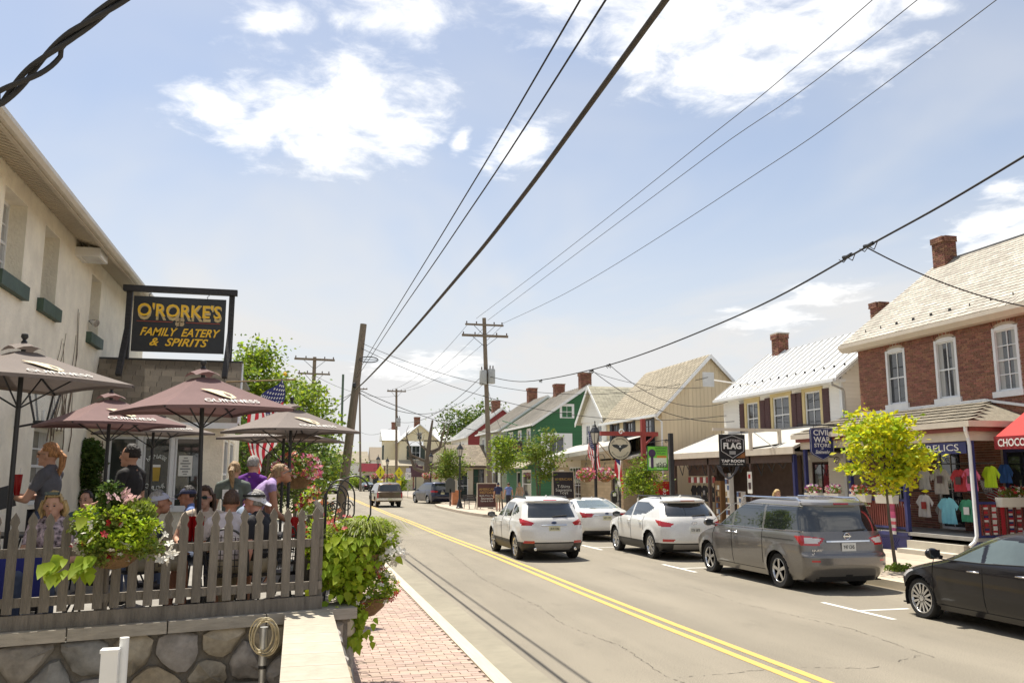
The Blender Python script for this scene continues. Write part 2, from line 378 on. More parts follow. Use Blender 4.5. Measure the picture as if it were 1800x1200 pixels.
# ------------------------------------------------------------------ building helpers
class Fr:
    """A wall frame: a runs along the wall, b up, c out of the wall."""
    def __init__(s, o, u, n): s.o = Vector(o); s.u = Vector(u); s.n = Vector(n); s.v = Vector((0, 0, 1))
    def pt(s, a, b, c=0): return s.o + s.u * a + s.v * b + s.n * c
    def box(s, g, a0, a1, b0, b1, c0, c1, mi=0):
        return g.obox(s.pt((a0 + a1) / 2, (b0 + b1) / 2, (c0 + c1) / 2), s.u * abs(a1 - a0) / 2, s.v * abs(b1 - b0) / 2, s.n * abs(c1 - c0) / 2, mi)
def wall_mesh(g, F, a0, a1, b0, b1, ops=(), th=.3, top=None):
    """Front sheet with real openings and reveals; top(a) gives a gable outline."""
    As = sorted({a0, a1, *[q for o in ops for q in o[:2]]}); Bs = sorted({b0, b1, *[q for o in ops for q in o[2:4]]})
    def q4(p):
        f = (p[1] - p[0]).cross(p[2] - p[0])
        if f.dot(F.n) < 0: p = p[::-1]
        g.quad(*p)
    for i in range(len(As) - 1):
        for j in range(len(Bs) - 1):
            ca, cb = (As[i] + As[i + 1]) / 2, (Bs[j] + Bs[j + 1]) / 2
            if any(o[0] < ca < o[1] and o[2] < cb < o[3] for o in ops): continue
            q4([F.pt(As[i], Bs[j]), F.pt(As[i + 1], Bs[j]), F.pt(As[i + 1], Bs[j + 1]), F.pt(As[i], Bs[j + 1])])
    for o in ops:
        x0, x1, y0, y1 = o[:4]; c = -(o[4] if len(o) > 4 else th)
        g.quad(F.pt(x0, y0), F.pt(x0, y1), F.pt(x0, y1, c), F.pt(x0, y0, c)); g.quad(F.pt(x1, y1), F.pt(x1, y0), F.pt(x1, y0, c), F.pt(x1, y1, c))
        g.quad(F.pt(x1, y0), F.pt(x0, y0), F.pt(x0, y0, c), F.pt(x1, y0, c)); g.quad(F.pt(x0, y1), F.pt(x1, y1), F.pt(x1, y1, c), F.pt(x0, y1, c))
    if top:
        pts = [F.pt(a, b) for a, b in top]; nn = (pts[1] - pts[0]).cross(pts[2] - pts[0])
        g.add(pts if nn.dot(F.n) > 0 else pts[::-1], [tuple(range(len(pts)))])
CURT = mat('curtain', (.42, .42, .40), .9, .25, 3, stretch=(14, 14, .3))
def window(b, F, a0, a1, b0, b1, c=-.1, fw=.055, cols=2, rows=2, fm=TRIM, sill=None, sash=True, glass=GLASS, casing=0, name='window', curtain=False):
    """Frame mesh as the part; each pane and the sill are its sub-parts."""
    g = MB()
    F.box(g, a0, a0 + fw, b0, b1, c - .03, c + .03); F.box(g, a1 - fw, a1, b0, b1, c - .03, c + .03)
    F.box(g, a0 + fw, a1 - fw, b0, b0 + fw, c - .03, c + .03); F.box(g, a0 + fw, a1 - fw, b1 - fw, b1, c - .03, c + .03)
    ia0, ia1, ib0, ib1 = a0 + fw, a1 - fw, b0 + fw, b1 - fw; mid = (ib0 + ib1) / 2
    if sash: F.box(g, ia0, ia1, mid - .022, mid + .022, c - .025, c + .025)
    mw = .014
    for i in range(1, cols):
        a = ia0 + (ia1 - ia0) * i / cols; F.box(g, a - mw, a + mw, ib0, ib1, c - .018, c + .018)
    for j in range(1, rows):
        bb = ib0 + (ib1 - ib0) * j / rows
        if sash and abs(bb - mid) < .05: continue
        F.box(g, ia0, ia1, bb - mw, bb + mw, c - .016, c + .016)
    if casing:
        w = casing
        F.box(g, a0 - w, a0, b0 - .01, b1 + w, -.01, .035); F.box(g, a1, a1 + w, b0 - .01, b1 + w, -.01, .035); F.box(g, a0, a1, b1, b1 + w, -.01, .038)
    w = g.build(name, fm, b)
    for i in range(cols):
        for j in range(rows):
            p = MB(); x0 = ia0 + (ia1 - ia0) * i / cols; x1 = ia0 + (ia1 - ia0) * (i + 1) / cols; y0 = ib0 + (ib1 - ib0) * j / rows; y1 = ib0 + (ib1 - ib0) * (j + 1) / rows
            F.box(p, x0, x1, y0, y1, c - .012, c - .006); p.build('pane', glass, w)
    if curtain:
        p = MB(); F.box(p, ia0, ia0 + (ia1 - ia0) * .3, ib0, ib1, c - .006, c - .002); F.box(p, ia1 - (ia1 - ia0) * .25, ia1, ib0, ib1, c - .006, c - .002); p.build('curtain', CURT, w)
    if sill:
        s = MB(); F.box(s, a0 - .08, a1 + .08, b0 - .12, b0, c - .05, .07); s.build('sill', sill, w)
    return w
# ------------------------------------------------------------------ the pub on the left
STUCCO = mat('stucco', (.90, .83, .68), .92, .12, 2.2, bump=.7, bscale=22, big=.14)
GRN = mat('sill_green', (.05, .085, .06), .6, .25, 6)
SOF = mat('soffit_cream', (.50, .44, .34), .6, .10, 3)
PX = -4.05
pub = T('pub_building', 'cream stucco two-storey pub with green window sills and slatted eaves', 'building', (PX, 12, 0), world=True)
F = Fr((PX, 0, 0), (0, 1, 0), (1, 0, 0))
ops = [(12.7, 13.72, 4.98, 6.2), (14.68, 15.55, 4.98, 6.2), (17.95, 18.8, 4.98, 6.16), (21.4, 22.25, 4.98, 6.1), (15.0, 16.8, 1.75, 3.02), (8.5, 9.5, 4.98, 6.2)]
g = MB(); wall_mesh(g, F, 2.5, 24, 0, 6.53, ops, .30)
g.quad((PX, 24, 0), (-11, 24, 0), (-11, 24, 6.6), (PX, 24, 6.6)); g.quad((-11, 2.5, 0), (PX, 2.5, 0), (PX, 2.5, 6.6), (-11, 2.5, 6.6)); g.quad((-11, 24, 0), (-11, 2.5, 0), (-11, 2.5, 6.6), (-11, 24, 6.6))
g.build('wall', STUCCO, pub)
for i, o in enumerate(ops):
    w = window(pub, F, o[0], o[1], o[2], o[3], c=-.27, cols=2, rows=4, curtain=i in (0, 4))
    if i != 4:
        s = MB(); F.box(s, o[0] - .12, o[1] + .1, o[2] - .2, o[2] + .005, -.1, .10); s.build('sill', GRN, w)
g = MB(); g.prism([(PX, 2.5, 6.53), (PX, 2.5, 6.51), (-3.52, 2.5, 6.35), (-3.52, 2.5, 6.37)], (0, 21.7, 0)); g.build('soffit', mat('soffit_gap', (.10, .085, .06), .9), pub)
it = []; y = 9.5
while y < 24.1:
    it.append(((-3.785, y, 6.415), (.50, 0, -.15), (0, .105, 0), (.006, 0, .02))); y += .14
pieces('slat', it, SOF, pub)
GUT = mat('gutter_cream', (.60, .55, .46), .45, .10, 2)
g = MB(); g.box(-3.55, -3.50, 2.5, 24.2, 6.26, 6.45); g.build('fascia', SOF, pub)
g = MB(); g.prism([(-3.495, 2.5, 6.40), (-3.495, 2.5, 6.29), (-3.44, 2.5, 6.29), (-3.40, 2.5, 6.34), (-3.40, 2.5, 6.40)], (0, 21.7, 0)); g.build('gutter', GUT, pub)
g = MB(); g.prism([(-3.52, 2.4, 6.43), (-3.49, 2.4, 6.46), (-7.5, 2.4, 9.5), (-11.6, 2.4, 6.76), (-11.6, 2.4, 6.70), (-7.5, 2.4, 9.42)], (0, 21.9, 0)); g.build('roof', mat('shingle_grey', (.13, .125, .12), .9, .25, 6, bump=.3), pub)
# flood light box under the eave
fl = T('flood_light', 'white box flood light fixed high under the slatted eave', 'light', (PX, 16.9, 6.2), world=True)
MB().box(PX, -3.62, 16.55, 17.15, 6.18, 6.34).build('housing', WHITE, fl); MB().box(-3.95, -3.66, 16.6, 17.1, 6.165, 6.18).build('lens', mat('lens_grey', (.5, .5, .48), .2), fl)
MB().box(-3.9, -3.75, 16.8, 16.95, 6.34, 6.44).build('bracket', WHITE, fl)
sp = T('spot_light', 'small chrome spot light beside the third upstairs sill', 'light', (PX, 18.0, 5.0), world=True)
MB().lathe((-3.98, 17.95, 5.2), [(.03, -.05), (.05, 0), (.075, .09), (.075, .11)], 12, axis=(.8, -.45, -.35)).build('lamp_head', CHROME, sp, True)
MB().beam((PX, 18.0, 5.22), (-3.97, 17.97, 5.2), .03, .03).build('arm', BLACK, sp)
# big carriage lantern on the wall
ln = T('wall_lantern', 'big black carriage lantern on the pub wall above the waitress', 'lantern', (PX, 14.35, 3.2), world=True)
lx, ly, lz = -3.68, 14.0, 3.02
g = MB()
for a, b_ in ((-1, -1), (-1, 1), (1, -1), (1, 1)):
    g.beam((lx + a * .085, ly + b_ * .085, lz), (lx + a * .17, ly + b_ * .17, lz + .42), .022, .022); g.beam((lx + a * .17, ly + b_ * .17, lz + .42), (lx + a * .05, ly + b_ * .05, lz + .58), .02, .02)
g.box(lx - .1, lx + .1, ly - .1, ly + .1, lz - .03, lz); g.box(lx - .06, lx + .06, ly - .06, ly + .06, lz + .57, lz + .62)
for a in (-1, 1):
    g.beam((lx + a * .17, ly - .18, lz + .42), (lx + a * .17, ly + .18, lz + .42), .025, .025); g.beam((lx - .18, ly + a * .17, lz + .42), (lx + .18, ly + a * .17, lz + .42), .025, .025)
g.build('frame', BLACK, ln)
MB().tube([(lx, ly, lz), (lx, ly, lz + .16)], .02, 8).build('candle', WHITE, ln)
MB().beam((lx, ly, lz - .02), (PX, ly, lz - .10), .03, .03).build('bracket', BLACK, ln)
m_lg = bpy.data.materials.new('lantern_glass'); m_lg.use_nodes = True
_b = m_lg.node_tree.nodes['Principled BSDF']; _b.inputs['Base Color'].default_value = (.9, .93, .9, 1); _b.inputs['Roughness'].default_value = .15; _b.inputs['Alpha'].default_value = .25
for sx, sy in ((1, 0), (-1, 0), (0, 1), (0, -1)):
    t = Vector((-sy, sx, 0)); n = Vector((sx, sy, 0)); c0 = Vector((lx, ly, lz)); c1 = Vector((lx, ly, lz + .42))
    MB().quad(c0 + n * .083 - t * .08, c0 + n * .083 + t * .08, c1 + n * .168 + t * .165, c1 + n * .168 - t * .165).build('pane', m_lg, ln)
# dry vine on the wall
VINE = mat('dry_vine', (.16, .12, .085), .9, .3, 8)
vn = T('dry_vine', 'bare dry vine stems climbing the stucco between the upstairs windows', 'vine', (PX, 16.5, 3.2), world=True)
for k in range(14):
    yy = 15.6 + k * .12 + rng.uniform(-.1, .1); z0 = rng.uniform(2.6, 3.4); h = rng.uniform(.7, 2.1); p = []
    for i in range(9):
        t = i / 8; p.append((PX + .02, yy + .12 * math.sin(t * 5 + k) + rng.uniform(-.03, .03) + .15 * t, z0 + h * t))
    MB().tube(p, [.011 * (1 - .6 * i / 8) for i in range(9)], 5).build('stem', VINE, vn)
# ------------------------------------------------------------------ the single-storey front bay of the pub
EY = 18.9; EX = -1.50
bay = T('pub_bay', 'single-storey stucco bay of the pub with shingled mansard and big windows', 'building', (-2.8, EY, .93), world=True)
FB = Fr((0, EY, 0), (1, 0, 0), (0, -1, 0))
ops = [(-3.72, -3.16, .82, 3.02), (-3.05, -2.52, 1.58, 3.02), (-2.44, -1.93, 1.58, 3.02)]
g = MB(); wall_mesh(g, FB, PX, EX, .7, 3.25, ops, .16)
FS = Fr((EX, 0, 0), (0, 1, 0), (1, 0, 0)); wall_mesh(g, FS, EY, 24, .7, 3.25, [(19.25, 20.6, 1.5, 3.02), (20.9, 22.3, 1.5, 3.02)], .14)
g.build('wall', STUCCO, bay)
dg = glass('bay_glass', (.045, .05, .045))
window(bay, FB, -3.72, -3.16, .82, 3.02, c=-.08, fw=.05, cols=1, rows=2, sash=False, glass=dg, name='door')
win1 = window(bay, FB, -3.05, -2.52, 1.58, 3.02, c=-.06, fw=.04, cols=1, rows=1, sash=False, glass=dg); win2 = window(bay, FB, -2.44, -1.93, 1.58, 3.02, c=-.06, fw=.04, cols=1, rows=1, sash=False, glass=dg)
window(bay, FS, 19.25, 20.6, 1.5, 3.02, c=-.06, cols=1, rows=2, glass=dg); window(bay, FS, 20.9, 22.3, 1.5, 3.02, c=-.06, cols=1, rows=2, glass=dg)
g = MB(); FB.box(g, -3.16, -3.05, .95, 3.02, -.05, .03); FB.box(g, -2.52, -2.44, 1.5, 3.02, -.05, .03); FB.box(g, -3.05, -1.9, 1.5, 1.58, -.04, .05); g.build('window_trim', TRIM, bay)
# lettering and pint on the window, paper notice
LW = mat('window_letter', (.75, .78, .74), .6, .05)
for i, ch in enumerate('HARP LAGER'):
    if ch == ' ': continue
    t = (i - 4.5) / 4.5; a = t * .62
    lettering(ch, LW, win1, FB.pt(-2.785 + .27 * math.sin(a) * 1.0, 2.50 + .24 * (math.cos(a) - 1) * 1.2 + .12, -.045), Vector((math.cos(a), 0, -math.sin(a))), Vector((math.sin(a), 0, math.cos(a))), height=.085)
for i, ch in enumerate('DRAUGHT'):
    t = (i - 3) / 3; a = -t * .62
    lettering(ch, LW, win1, FB.pt(-2.785 - .27 * math.sin(a), 1.98 - .22 * (math.cos(a) - 1), -.045), Vector((math.cos(a), 0, -math.sin(a))), Vector((math.sin(a), 0, math.cos(a))), height=.085)
pg = MB(); pg.prism([FB.pt(-2.84, 2.12, -.045), FB.pt(-2.72, 2.12, -.045), FB.pt(-2.705, 2.4, -.045), FB.pt(-2.855, 2.4, -.045)], FB.n * .004); pg.build('beer_decal', mat('beer_gold', (.45, .30, .04), .5), win1)
pg = MB(); FB.box(pg, -2.855, -2.705, 2.4, 2.45, -.045, -.041); pg.build('foam_decal', WHITE, win1)
PAPER = mat('paper', (.72, .72, .67), .8, .04)
INK = mat('ink', (.05, .05, .05), .8)
pg = MB(); FB.box(pg, -2.36, -2.09, 2.22, 2.64, -.045, -.04); nt_ = pg.build('notice', PAPER, win2)
for i, (w_, h_) in enumerate([(.08, .02), (.12, .03), (.2, .028), (.12, .028), (.2, .028), (.12, .028), (.08, .024)]):
    pg = MB(); FB.box(pg, -2.225 - w_ / 2, -2.225 + w_ / 2, 2.60 - i * .055 - h_, 2.60 - i * .055, -.04, -.038); pg.build('print_line', mat('notice_print', (.25, .25, .24), .8), win2)
MB().box(-2.42, -2.0, EY + .1, EY + .11, 2.86, 2.98).build('window_script', LW, win2)
# mansard with shingle courses
SHG = mat('shingle_brown', (.235, .195, .145), .92, .2, 14, bump=.5, bscale=50, rnd=.22)
g = MB(); mb0, mb1 = (EY - .42, 3.30), (EY + .22, 4.62)
g.prism([(PX + .0, mb0[0], mb0[1]), (PX, mb1[0], mb1[1]), (PX, EY + .5, mb1[1]), (PX, EY + .5, mb0[1])], (EX + .28 - PX, 0, 0))
man = g.build('mansard', mat('mansard_dark', (.10, .085, .065), .9), bay)
sl = Vector((0, mb1[0] - mb0[0], mb1[1] - mb0[1])); ln_ = sl.length; su = sl / ln_; sn = Vector((0, -su.z, su.y)); it = []
nrow = 11
for j in range(nrow):
    x = PX + .02 + (.0 if j % 2 else -.12)
    while x < EX + .27:
        w_ = rng.uniform(.2, .3); xa, xb = max(x, PX + .01), min(x + w_ - .008, EX + .285)
        if xb - xa > .03:
            c = Vector(((xa + xb) / 2, mb0[0], mb0[1])) + su * ((j + .5) * ln_ / nrow) + sn * .016
            it.append((c, (xb - xa, 0, 0), (su + sn * .10) * -(ln_ / nrow + .02), sn * .016))
        x += w_
pieces('shingle', it, SHG, man)
g = MB(); g.box(PX, EX + .30, EY + .19, EY + .32, 4.62, 4.66); g.build('ridge_cap', mat('cap_dark', (.05, .05, .05), .6), bay)
g = MB(); g.box(PX, EX + .29, mb0[0] - .02, mb0[0] + .06, 3.18, 3.30); g.box(PX, EX + .29, mb0[0] + .1, EY + .02, 3.20, 3.26); g.build('fascia', TRIM, bay)
g = MB(); g.box(PX, EX + .2, EY + .3, 24, 4.5, 4.56); g.build('flat_roof', mat('flat_roof_grey', (.2, .2, .19), .9), bay)
g = MB(); g.prism([(EX + .285, mb0[0], mb0[1]), (EX + .285, EY + .4, mb0[1]), (EX + .285, EY + .4, mb1[1]), (EX + .285, mb1[0], mb1[1])], (.02, 0, 0)); g.build('end_board', TRIM, bay)
# ------------------------------------------------------------------ roof sign of the pub
sg = T('pub_sign', 'black hanging pub sign with gold lettering in a timber frame on the mansard', 'sign', (-2.5, EY, 4.6), world=True)
SY = EY - .12
TIM = mat('sign_timber', (.035, .033, .034), .7, .35, 4, bump=.4, stretch=(1, 1, 6))
g = MB(); g.box(-3.62, -1.36, SY - .07, SY + .07, 6.02, 6.14); g.build('top_beam', TIM, sg)
for x in (-3.50, -1.47):
    MB().box(x - .055, x + .055, SY + .0, SY + .11, 4.6, 6.02).build('post', TIM, sg)
    MB().beam((x, SY + .03, 5.2), (x - .04, SY - .34, 4.22), .10, .10).build('brace', TIM, sg)
BOARD = mat('sign_board', (.022, .024, .026), .45, .2, 3)
bd = MB().box(-3.40, -1.58, SY - .03, SY + .02, 4.76, 5.92).build('board', BOARD, sg)
for x in (-3.1, -1.95):
    MB().tube([(x, SY, 6.03), (x + .02, SY, 5.99), (x - .02, SY, 5.96), (x, SY, 5.92)], .008, 5).build('hook', BLACK, sg)
GOLD = mat('gold_leaf', (.95, .55, .03), .5, .1, 4); GOLD2 = mat('gold_pale', (.55, .42, .20), .55, .15, 6); GOLD3 = mat('gold_tan', (.48, .36, .20), .6, .1)
FSg = Fr((0, SY - .03, 0), (1, 0, 0), (0, -1, 0)); xd, zd = (1, 0, 0), (0, 0, 1)
# two-tone letters: pale drop letters behind, bright letters in front
lettering("O'RORKE'S", GOLD2, bd, FSg.pt(-2.48, 5.60, .004), xd, zd, width=1.66, height=.36, bold=.02)
lettering("O'RORKE'S", GOLD, bd, FSg.pt(-2.495, 5.64, .010), xd, zd, width=1.64, height=.28, bold=.012)
lettering('FAMILY  EATERY', GOLD, bd, FSg.pt(-2.45, 5.18, .006), xd, zd, width=1.58, height=.17, shear=.35, bold=.02)
lettering('&  SPIRITS', GOLD, bd, FSg.pt(-2.47, 4.97, .006), xd, zd, width=1.15, height=.17, shear=.35, bold=.02)
RL = mat('sign_red_line', (.35, .06, .03), .6)
for a0, a1 in ((-3.32, -2.62), (-2.36, -1.68)):
    p = MB(); FSg.box(p, a0, a1, 5.385, 5.40, .002, .006); p.build('line', RL, bd)
p = MB()
for k in range(4):
    a = R(45 + 90 * k); c = FSg.pt(-2.48 + .055 * math.cos(a), 5.40 + .055 * math.sin(a), .004)
    p.lathe(c, [(.0, 0), (.052, 0), (.052, .005), (.0, .005)], 12, axis=FSg.n)
p.beam(FSg.pt(-2.48, 5.38, .005), FSg.pt(-2.56, 5.26, .005), .02, .006)
p.build('shamrock', GOLD3, bd)
# ------------------------------------------------------------------ terrace: stone wall, cap, fence
DK = .80
def fl_pt(t, z=0, off=0):      # along the front fence: t metres left of the corner, off = towards the camera
    d = Vector((-2.9, -.75, 0)).normalized(); n = Vector((.25, -.97, 0)).normalized()
    p = Vector((.55, 8.78, z)) + d * t + n * off; return p
fd = Vector((-2.9, -.75, 0)).normalized(); fn = Vector((-fd.y * -1, fd.x, 0)); fn = Vector((.2504, -.9681, 0))
LF = 4.75
DECK = mat('terrace_concrete', (.25, .235, .21), .9, .15, 2, bump=.2, big=.12)
e = fl_pt(LF)
g = MB(); g.prism([(.50, 8.82, -.1), (.50, 30, -.1), (PX, 30, -.1), (PX, e.y + .05, -.1), (e.x, e.y + .05, -.1)], (0, 0, DK + .1)); g.build('terrace_floor', DECK, kind='structure')
sw = T('stone_wall', 'rough fieldstone retaining wall under the picket fence', 'wall', (-1.5, 8.3, 0), world=True)
MORT = mat('mortar', (.20, .18, .15), .95, .25, 12, bump=.6, bscale=50)
g = MB(); a = fl_pt(0, -.1, -.02); b_ = fl_pt(LF, -.1, -.02)
g.prism([a, b_, b_ - fn * .3, a - fn * .3], (0, 0, .96)); g.box(.35, .54, 8.8, 30, -.1, .86); g.build('mortar_core', MORT, sw)
STN = [mat('stone_%d' % i, c, .95, .45, 4, bump=1.0, bscale=9, big=.3) for i, c in enumerate([(.33, .30, .26), (.38, .33, .25), (.28, .27, .25), (.41, .33, .22), (.35, .32, .29)])]
def clip(poly, m, n):
    out = []
    for i in range(len(poly)):
        a, b = poly[i], poly[(i + 1) % len(poly)]; da, db = (a[0] - m[0]) * n[0] + (a[1] - m[1]) * n[1], (b[0] - m[0]) * n[0] + (b[1] - m[1]) * n[1]
        if da <= 0: out.append(a)
        if da * db < 0: k = da / (da - db); out.append((a[0] + (b[0] - a[0]) * k, a[1] + (b[1] - a[1]) * k))
    return out
def stones(pt, L0, L1, z0, z1, n_out, rows=3):
    """Irregular fieldstones: cells of a jittered point set, rounded, inset for the joint, domed fronts."""
    sd = []; n_ = Vector(n_out)
    for r in range(rows):
        t = L0 + rng.uniform(0, .2)
        while t < L1 + .3: sd.append((t + rng.uniform(-.1, .1), z0 + (z1 - z0) * (r + .5 + rng.uniform(-.32, .32)) / rows)); t += rng.uniform(.30, .52)
    for s_ in sd:
        poly = [(L0, z0), (L1, z0), (L1, z1), (L0, z1)]
        for q in sd:
            if q is s_ or abs(q[0] - s_[0]) > 1.6: continue
            poly = clip(poly, ((s_[0] + q[0]) / 2, (s_[1] + q[1]) / 2), (q[0] - s_[0], q[1] - s_[1]))
            if len(poly) < 3: break
        if len(poly) < 3: continue
        cx_ = sum(a[0] for a in poly) / len(poly); cz = sum(a[1] for a in poly) / len(poly); pp = []
        for i in range(len(poly)):      # round the corners
            a, b = poly[i], poly[(i + 1) % len(poly)]
            for k in (.2, .5, .8): pp.append((a[0] + (b[0] - a[0]) * k, a[1] + (b[1] - a[1]) * k))
        rr_ = max(.05, min(math.hypot(a[0] - cx_, a[1] - cz) for a in pp)); n = len(pp); vs = []
        for (ins, dd) in ((.014, -.02), (.018, .03), (.05, .062)):
            k = max(.3, 1 - ins / rr_)
            for (a, b_) in pp: vs.append(pt(cx_ + (a - cx_) * k + rng.uniform(-.006, .006), cz + (b_ - cz) * k + rng.uniform(-.006, .006)) + n_ * (dd + rng.uniform(-.016, .022)))
        vs.append(pt(cx_, cz) + n_ * (.07 + rng.uniform(-.01, .03)))
        fs = [(i * n + a, i * n + (a + 1) % n, (i + 1) * n + (a + 1) % n, (i + 1) * n + a) for i in range(2) for a in range(n)] + [(2 * n + a, 2 * n + (a + 1) % n, 3 * n) for a in range(n)]
        MB().add(vs, fs).build('stone', rng.choice(STN), sw, True)
stones(lambda t, z: fl_pt(t, z), 0.03, LF, .0, .86, fn)
stones(lambda t, z: Vector((.55, 8.8 + t, z)), 0.0, 9, .12, .86, (1, 0, 0))
CAP = mat('cap_stone', (.40, .36, .30), .9, .2, 4, bump=.5, bscale=40, rnd=.12, big=.12)
t = -.06; 
it = []
while t < LF:
    w = rng.uniform(.6, .95); c = fl_pt(t + w / 2, .90, -.10)
    it.append((c, fd * (w - .012), fn * .40, Vector((0, 0, .10)))); t += w
y = 8.95
while y < 24:
    w = rng.uniform(.6, .95); it.append(((.47, y + w / 2, .90), (.30, 0, 0), (0, w - .012, 0), (0, 0, .10))); y += w
pieces('cap_stone', it, CAP, sw)
# boarded ramp wall running towards the camera
rp = T('ramp_wall', 'pale concrete topped ramp wall running out from the fence corner', 'wall', (.17, 6, 0), world=True)
RC = mat('ramp_concrete', (.42, .375, .30), .9, .14, 3, bump=.3, bscale=60, rnd=.09, big=.08)
MB().box(-.01, .36, 1.2, 8.66, -.05, .88).build('core', MORT, rp)
it = []; y = 1.2
while y < 8.6: it.append(((.17, y + .21, .905), (.44, 0, 0), (0, .414, 0), (0, 0, .055))); y += .42
pieces('slab', it, RC, rp)
sw_ = sw; sw = rp
stones(lambda t, z: Vector((.37, 3 + t, z)), 0.0, 5.6, .12, .87, (1, 0, 0))
sw = sw_
# lower yard in front of the wall
g = MB(); g.box(-9, -.02, -3, 8.75, -.1, .29); g.build('yard', mat('yard_soil', (.40, .34, .25), .95, .25, 4, bump=.5), kind='structure')
g = MB(); g.prism([(-1.7, 5, .27), (-.03, 5, .27), (-.03, 7.9, .27), (-1.7, 7.45, .27)], (0, 0, .035)); g.build('path', RC, kind='structure')
# picket fence
FW = mat('fence_wood', (.20, .175, .145), .9, .32, 3, bump=.7, bscale=20, stretch=(7, 7, .8), rnd=.12, big=.1)
fe = T('picket_fence', 'weathered grey wooden picket fence round the terrace', 'fence', (-1.5, 8.3, .85), world=True)
def picket_mesh():
    w = .038; pr = [(-w, 0), (w, 0), (w, .66), (w * .62, .685), (w * .62, .70), (w, .735), (w * .8, .765), (0, .815), (-w * .8, .765), (-w, .735), (-w * .62, .70), (-w * .62, .685), (-w, .66)]
    g = MB(); g.prism([(a, -.011, b_) for a, b_ in pr], (0, .022, 0)); return g.mesh('picket', FW)
pmesh = picket_mesh()
def picket(p, ang, parent):
    o = bpy.data.objects.new('picket', pmesh); COL.objects.link(o); adopt(o, parent); o.location = p; o.rotation_euler = (rng.uniform(-.012, .012), rng.uniform(-.012, .012), ang)
    o.scale = (1, 1, rng.uniform(.985, 1.015))
ang = math.atan2(fd.y, fd.x)
t = .36
while t < LF: picket(fl_pt(t, 1.085, .0), ang, fe); t += .134
y = 8.95
while y < 13.5: picket((.27, y, 1.085), math.pi / 2, fe); y += .134
g = MB(); g.beam(fl_pt(.27, 1.012, -.01), fl_pt(LF, 1.012, -.01), .04, .12); g.build('base_board', FW, fe)
for z in (1.17, 1.57):
    MB().beam(fl_pt(.27, z, -.035), fl_pt(LF, z, -.035), .04, .075).build('rail', FW, fe); MB().beam((.235, 8.85, z), (.235, 13.6, z), .04, .075).build('rail', FW, fe)
MB().beam((.245, 8.8, 1.01), (.245, 13.6, 1.01), .04, .13).build('base_board', FW, fe)
for t in (.30, 2.2, 4.0): 
    c = fl_pt(t, 0, -.085); MB().box(c.x - .045, c.x + .045, c.y - .045, c.y + .045, .9, 1.80).build('post', FW, fe)
for y in (10.8, 13.6): MB().box(.14, .21, y - .045, y + .045, .85, 1.75).build('post', FW, fe)
# white electric post and steel pipe with a coil of cable, both in the yard
PVC = mat('pvc_white', (.78, .78, .76), .4, .04)
ep = T('electric_post', 'white plastic electric post with meter box in front of the stone wall', 'post', (-2.1, 7.2, .2))
ep.location = (-1.24, 7.05, .29); ep.scale = (.8, .8, 1.12)
MB().tube([(0.07, .04, 0), (.07, .04, .66)], .042, 12).build('pipe', PVC, ep, True); MB().tube([(-.04, -.02, 0), (-.04, -.02, .4)], .033, 12).build('pipe', PVC, ep, True)
MB().box(-.10, .045, -.085, .035, .30, .58).build('box', PVC, ep); MB().box(-.11, .05, -.092, .04, .58, .60).build('lid', PVC, ep)
cp = T('cable_pipe', 'short galvanised pipe holding a coil of pale cable by the ramp', 'pipe', (-.22, 8.1, .30))
STEEL = mat('galvanised', (.48, .48, .47), .4, .2, 8, metal=.7)
MB().tube([(0, 0, 0), (0, 0, .28)], .028, 12).build('pipe', STEEL, cp, True); MB().tube([(.0, 0, .28), (0, 0, .60)], .036, 12).build('sleeve', STEEL, cp, True); MB().tube([(0, 0, .25), (0, 0, .28)], .034, 10).build('clamp', BLACK, cp)
CAB = mat('pale_cable', (.50, .42, .26), .6)
for k in range(6):
    p = []; cx_, cz, rr_ = rng.uniform(-.02, .03), .52 + rng.uniform(-.02, .02), rng.uniform(.10, .135)
    for i in range(25):
        a = 2 * math.pi * i / 24; p.append((cx_ + rr_ * .8 * math.cos(a), -.04 + .02 * math.sin(a * 2 + k), cz + rr_ * 1.15 * math.sin(a)))
    MB().tube(p, .006, 5).build('coil', CAB, cp, True)
# ------------------------------------------------------------------ street side houses: helpers
def cut(a0, a1, b0, b1, ops):
    """intervals of [a0,a1] left free by the openings that meet the course b0..b1"""
    iv = [(a0, a1)]
    for o in ops:
        if o[3] <= b0 + .004 or o[2] >= b1 - .004: continue
        nv = []
        for (s, e_) in iv:
            if o[1] <= s or o[0] >= e_: nv.append((s, e_)); continue
            if o[0] > s: nv.append((s, o[0]))
            if o[1] < e_: nv.append((o[1], e_))
        iv = nv
    return [q for q in iv if q[1] - q[0] > .02]
def siding(parent, F, a0, a1, b0, b1, ops, m, ex=.13, gable=None, name='board', th=.022):
    """horizontal clapboards, each a piece; gable=(a_peak, z_peak, half) narrows the courses"""
    it = []; b = b0
    zt = gable[1] if gable else b1
    while b < zt - .03:
        t = min(b + ex, zt); s, e_ = a0, a1
        if gable and b >= b1 - 1e-6:
            k = (gable[1] - (b + t) / 2) / (gable[1] - b1); s = gable[0] - (gable[0] - a0) * k; e_ = gable[0] + (a1 - gable[0]) * k
        for (p, q) in cut(s, e_, b, t, ops):
            it.append((F.pt((p + q) / 2, (b + t) / 2, .010), F.u * (q - p), F.v * (t - b + .012) + F.n * -.016, F.n * th))
        b += ex
    pieces(name, it, m, parent)
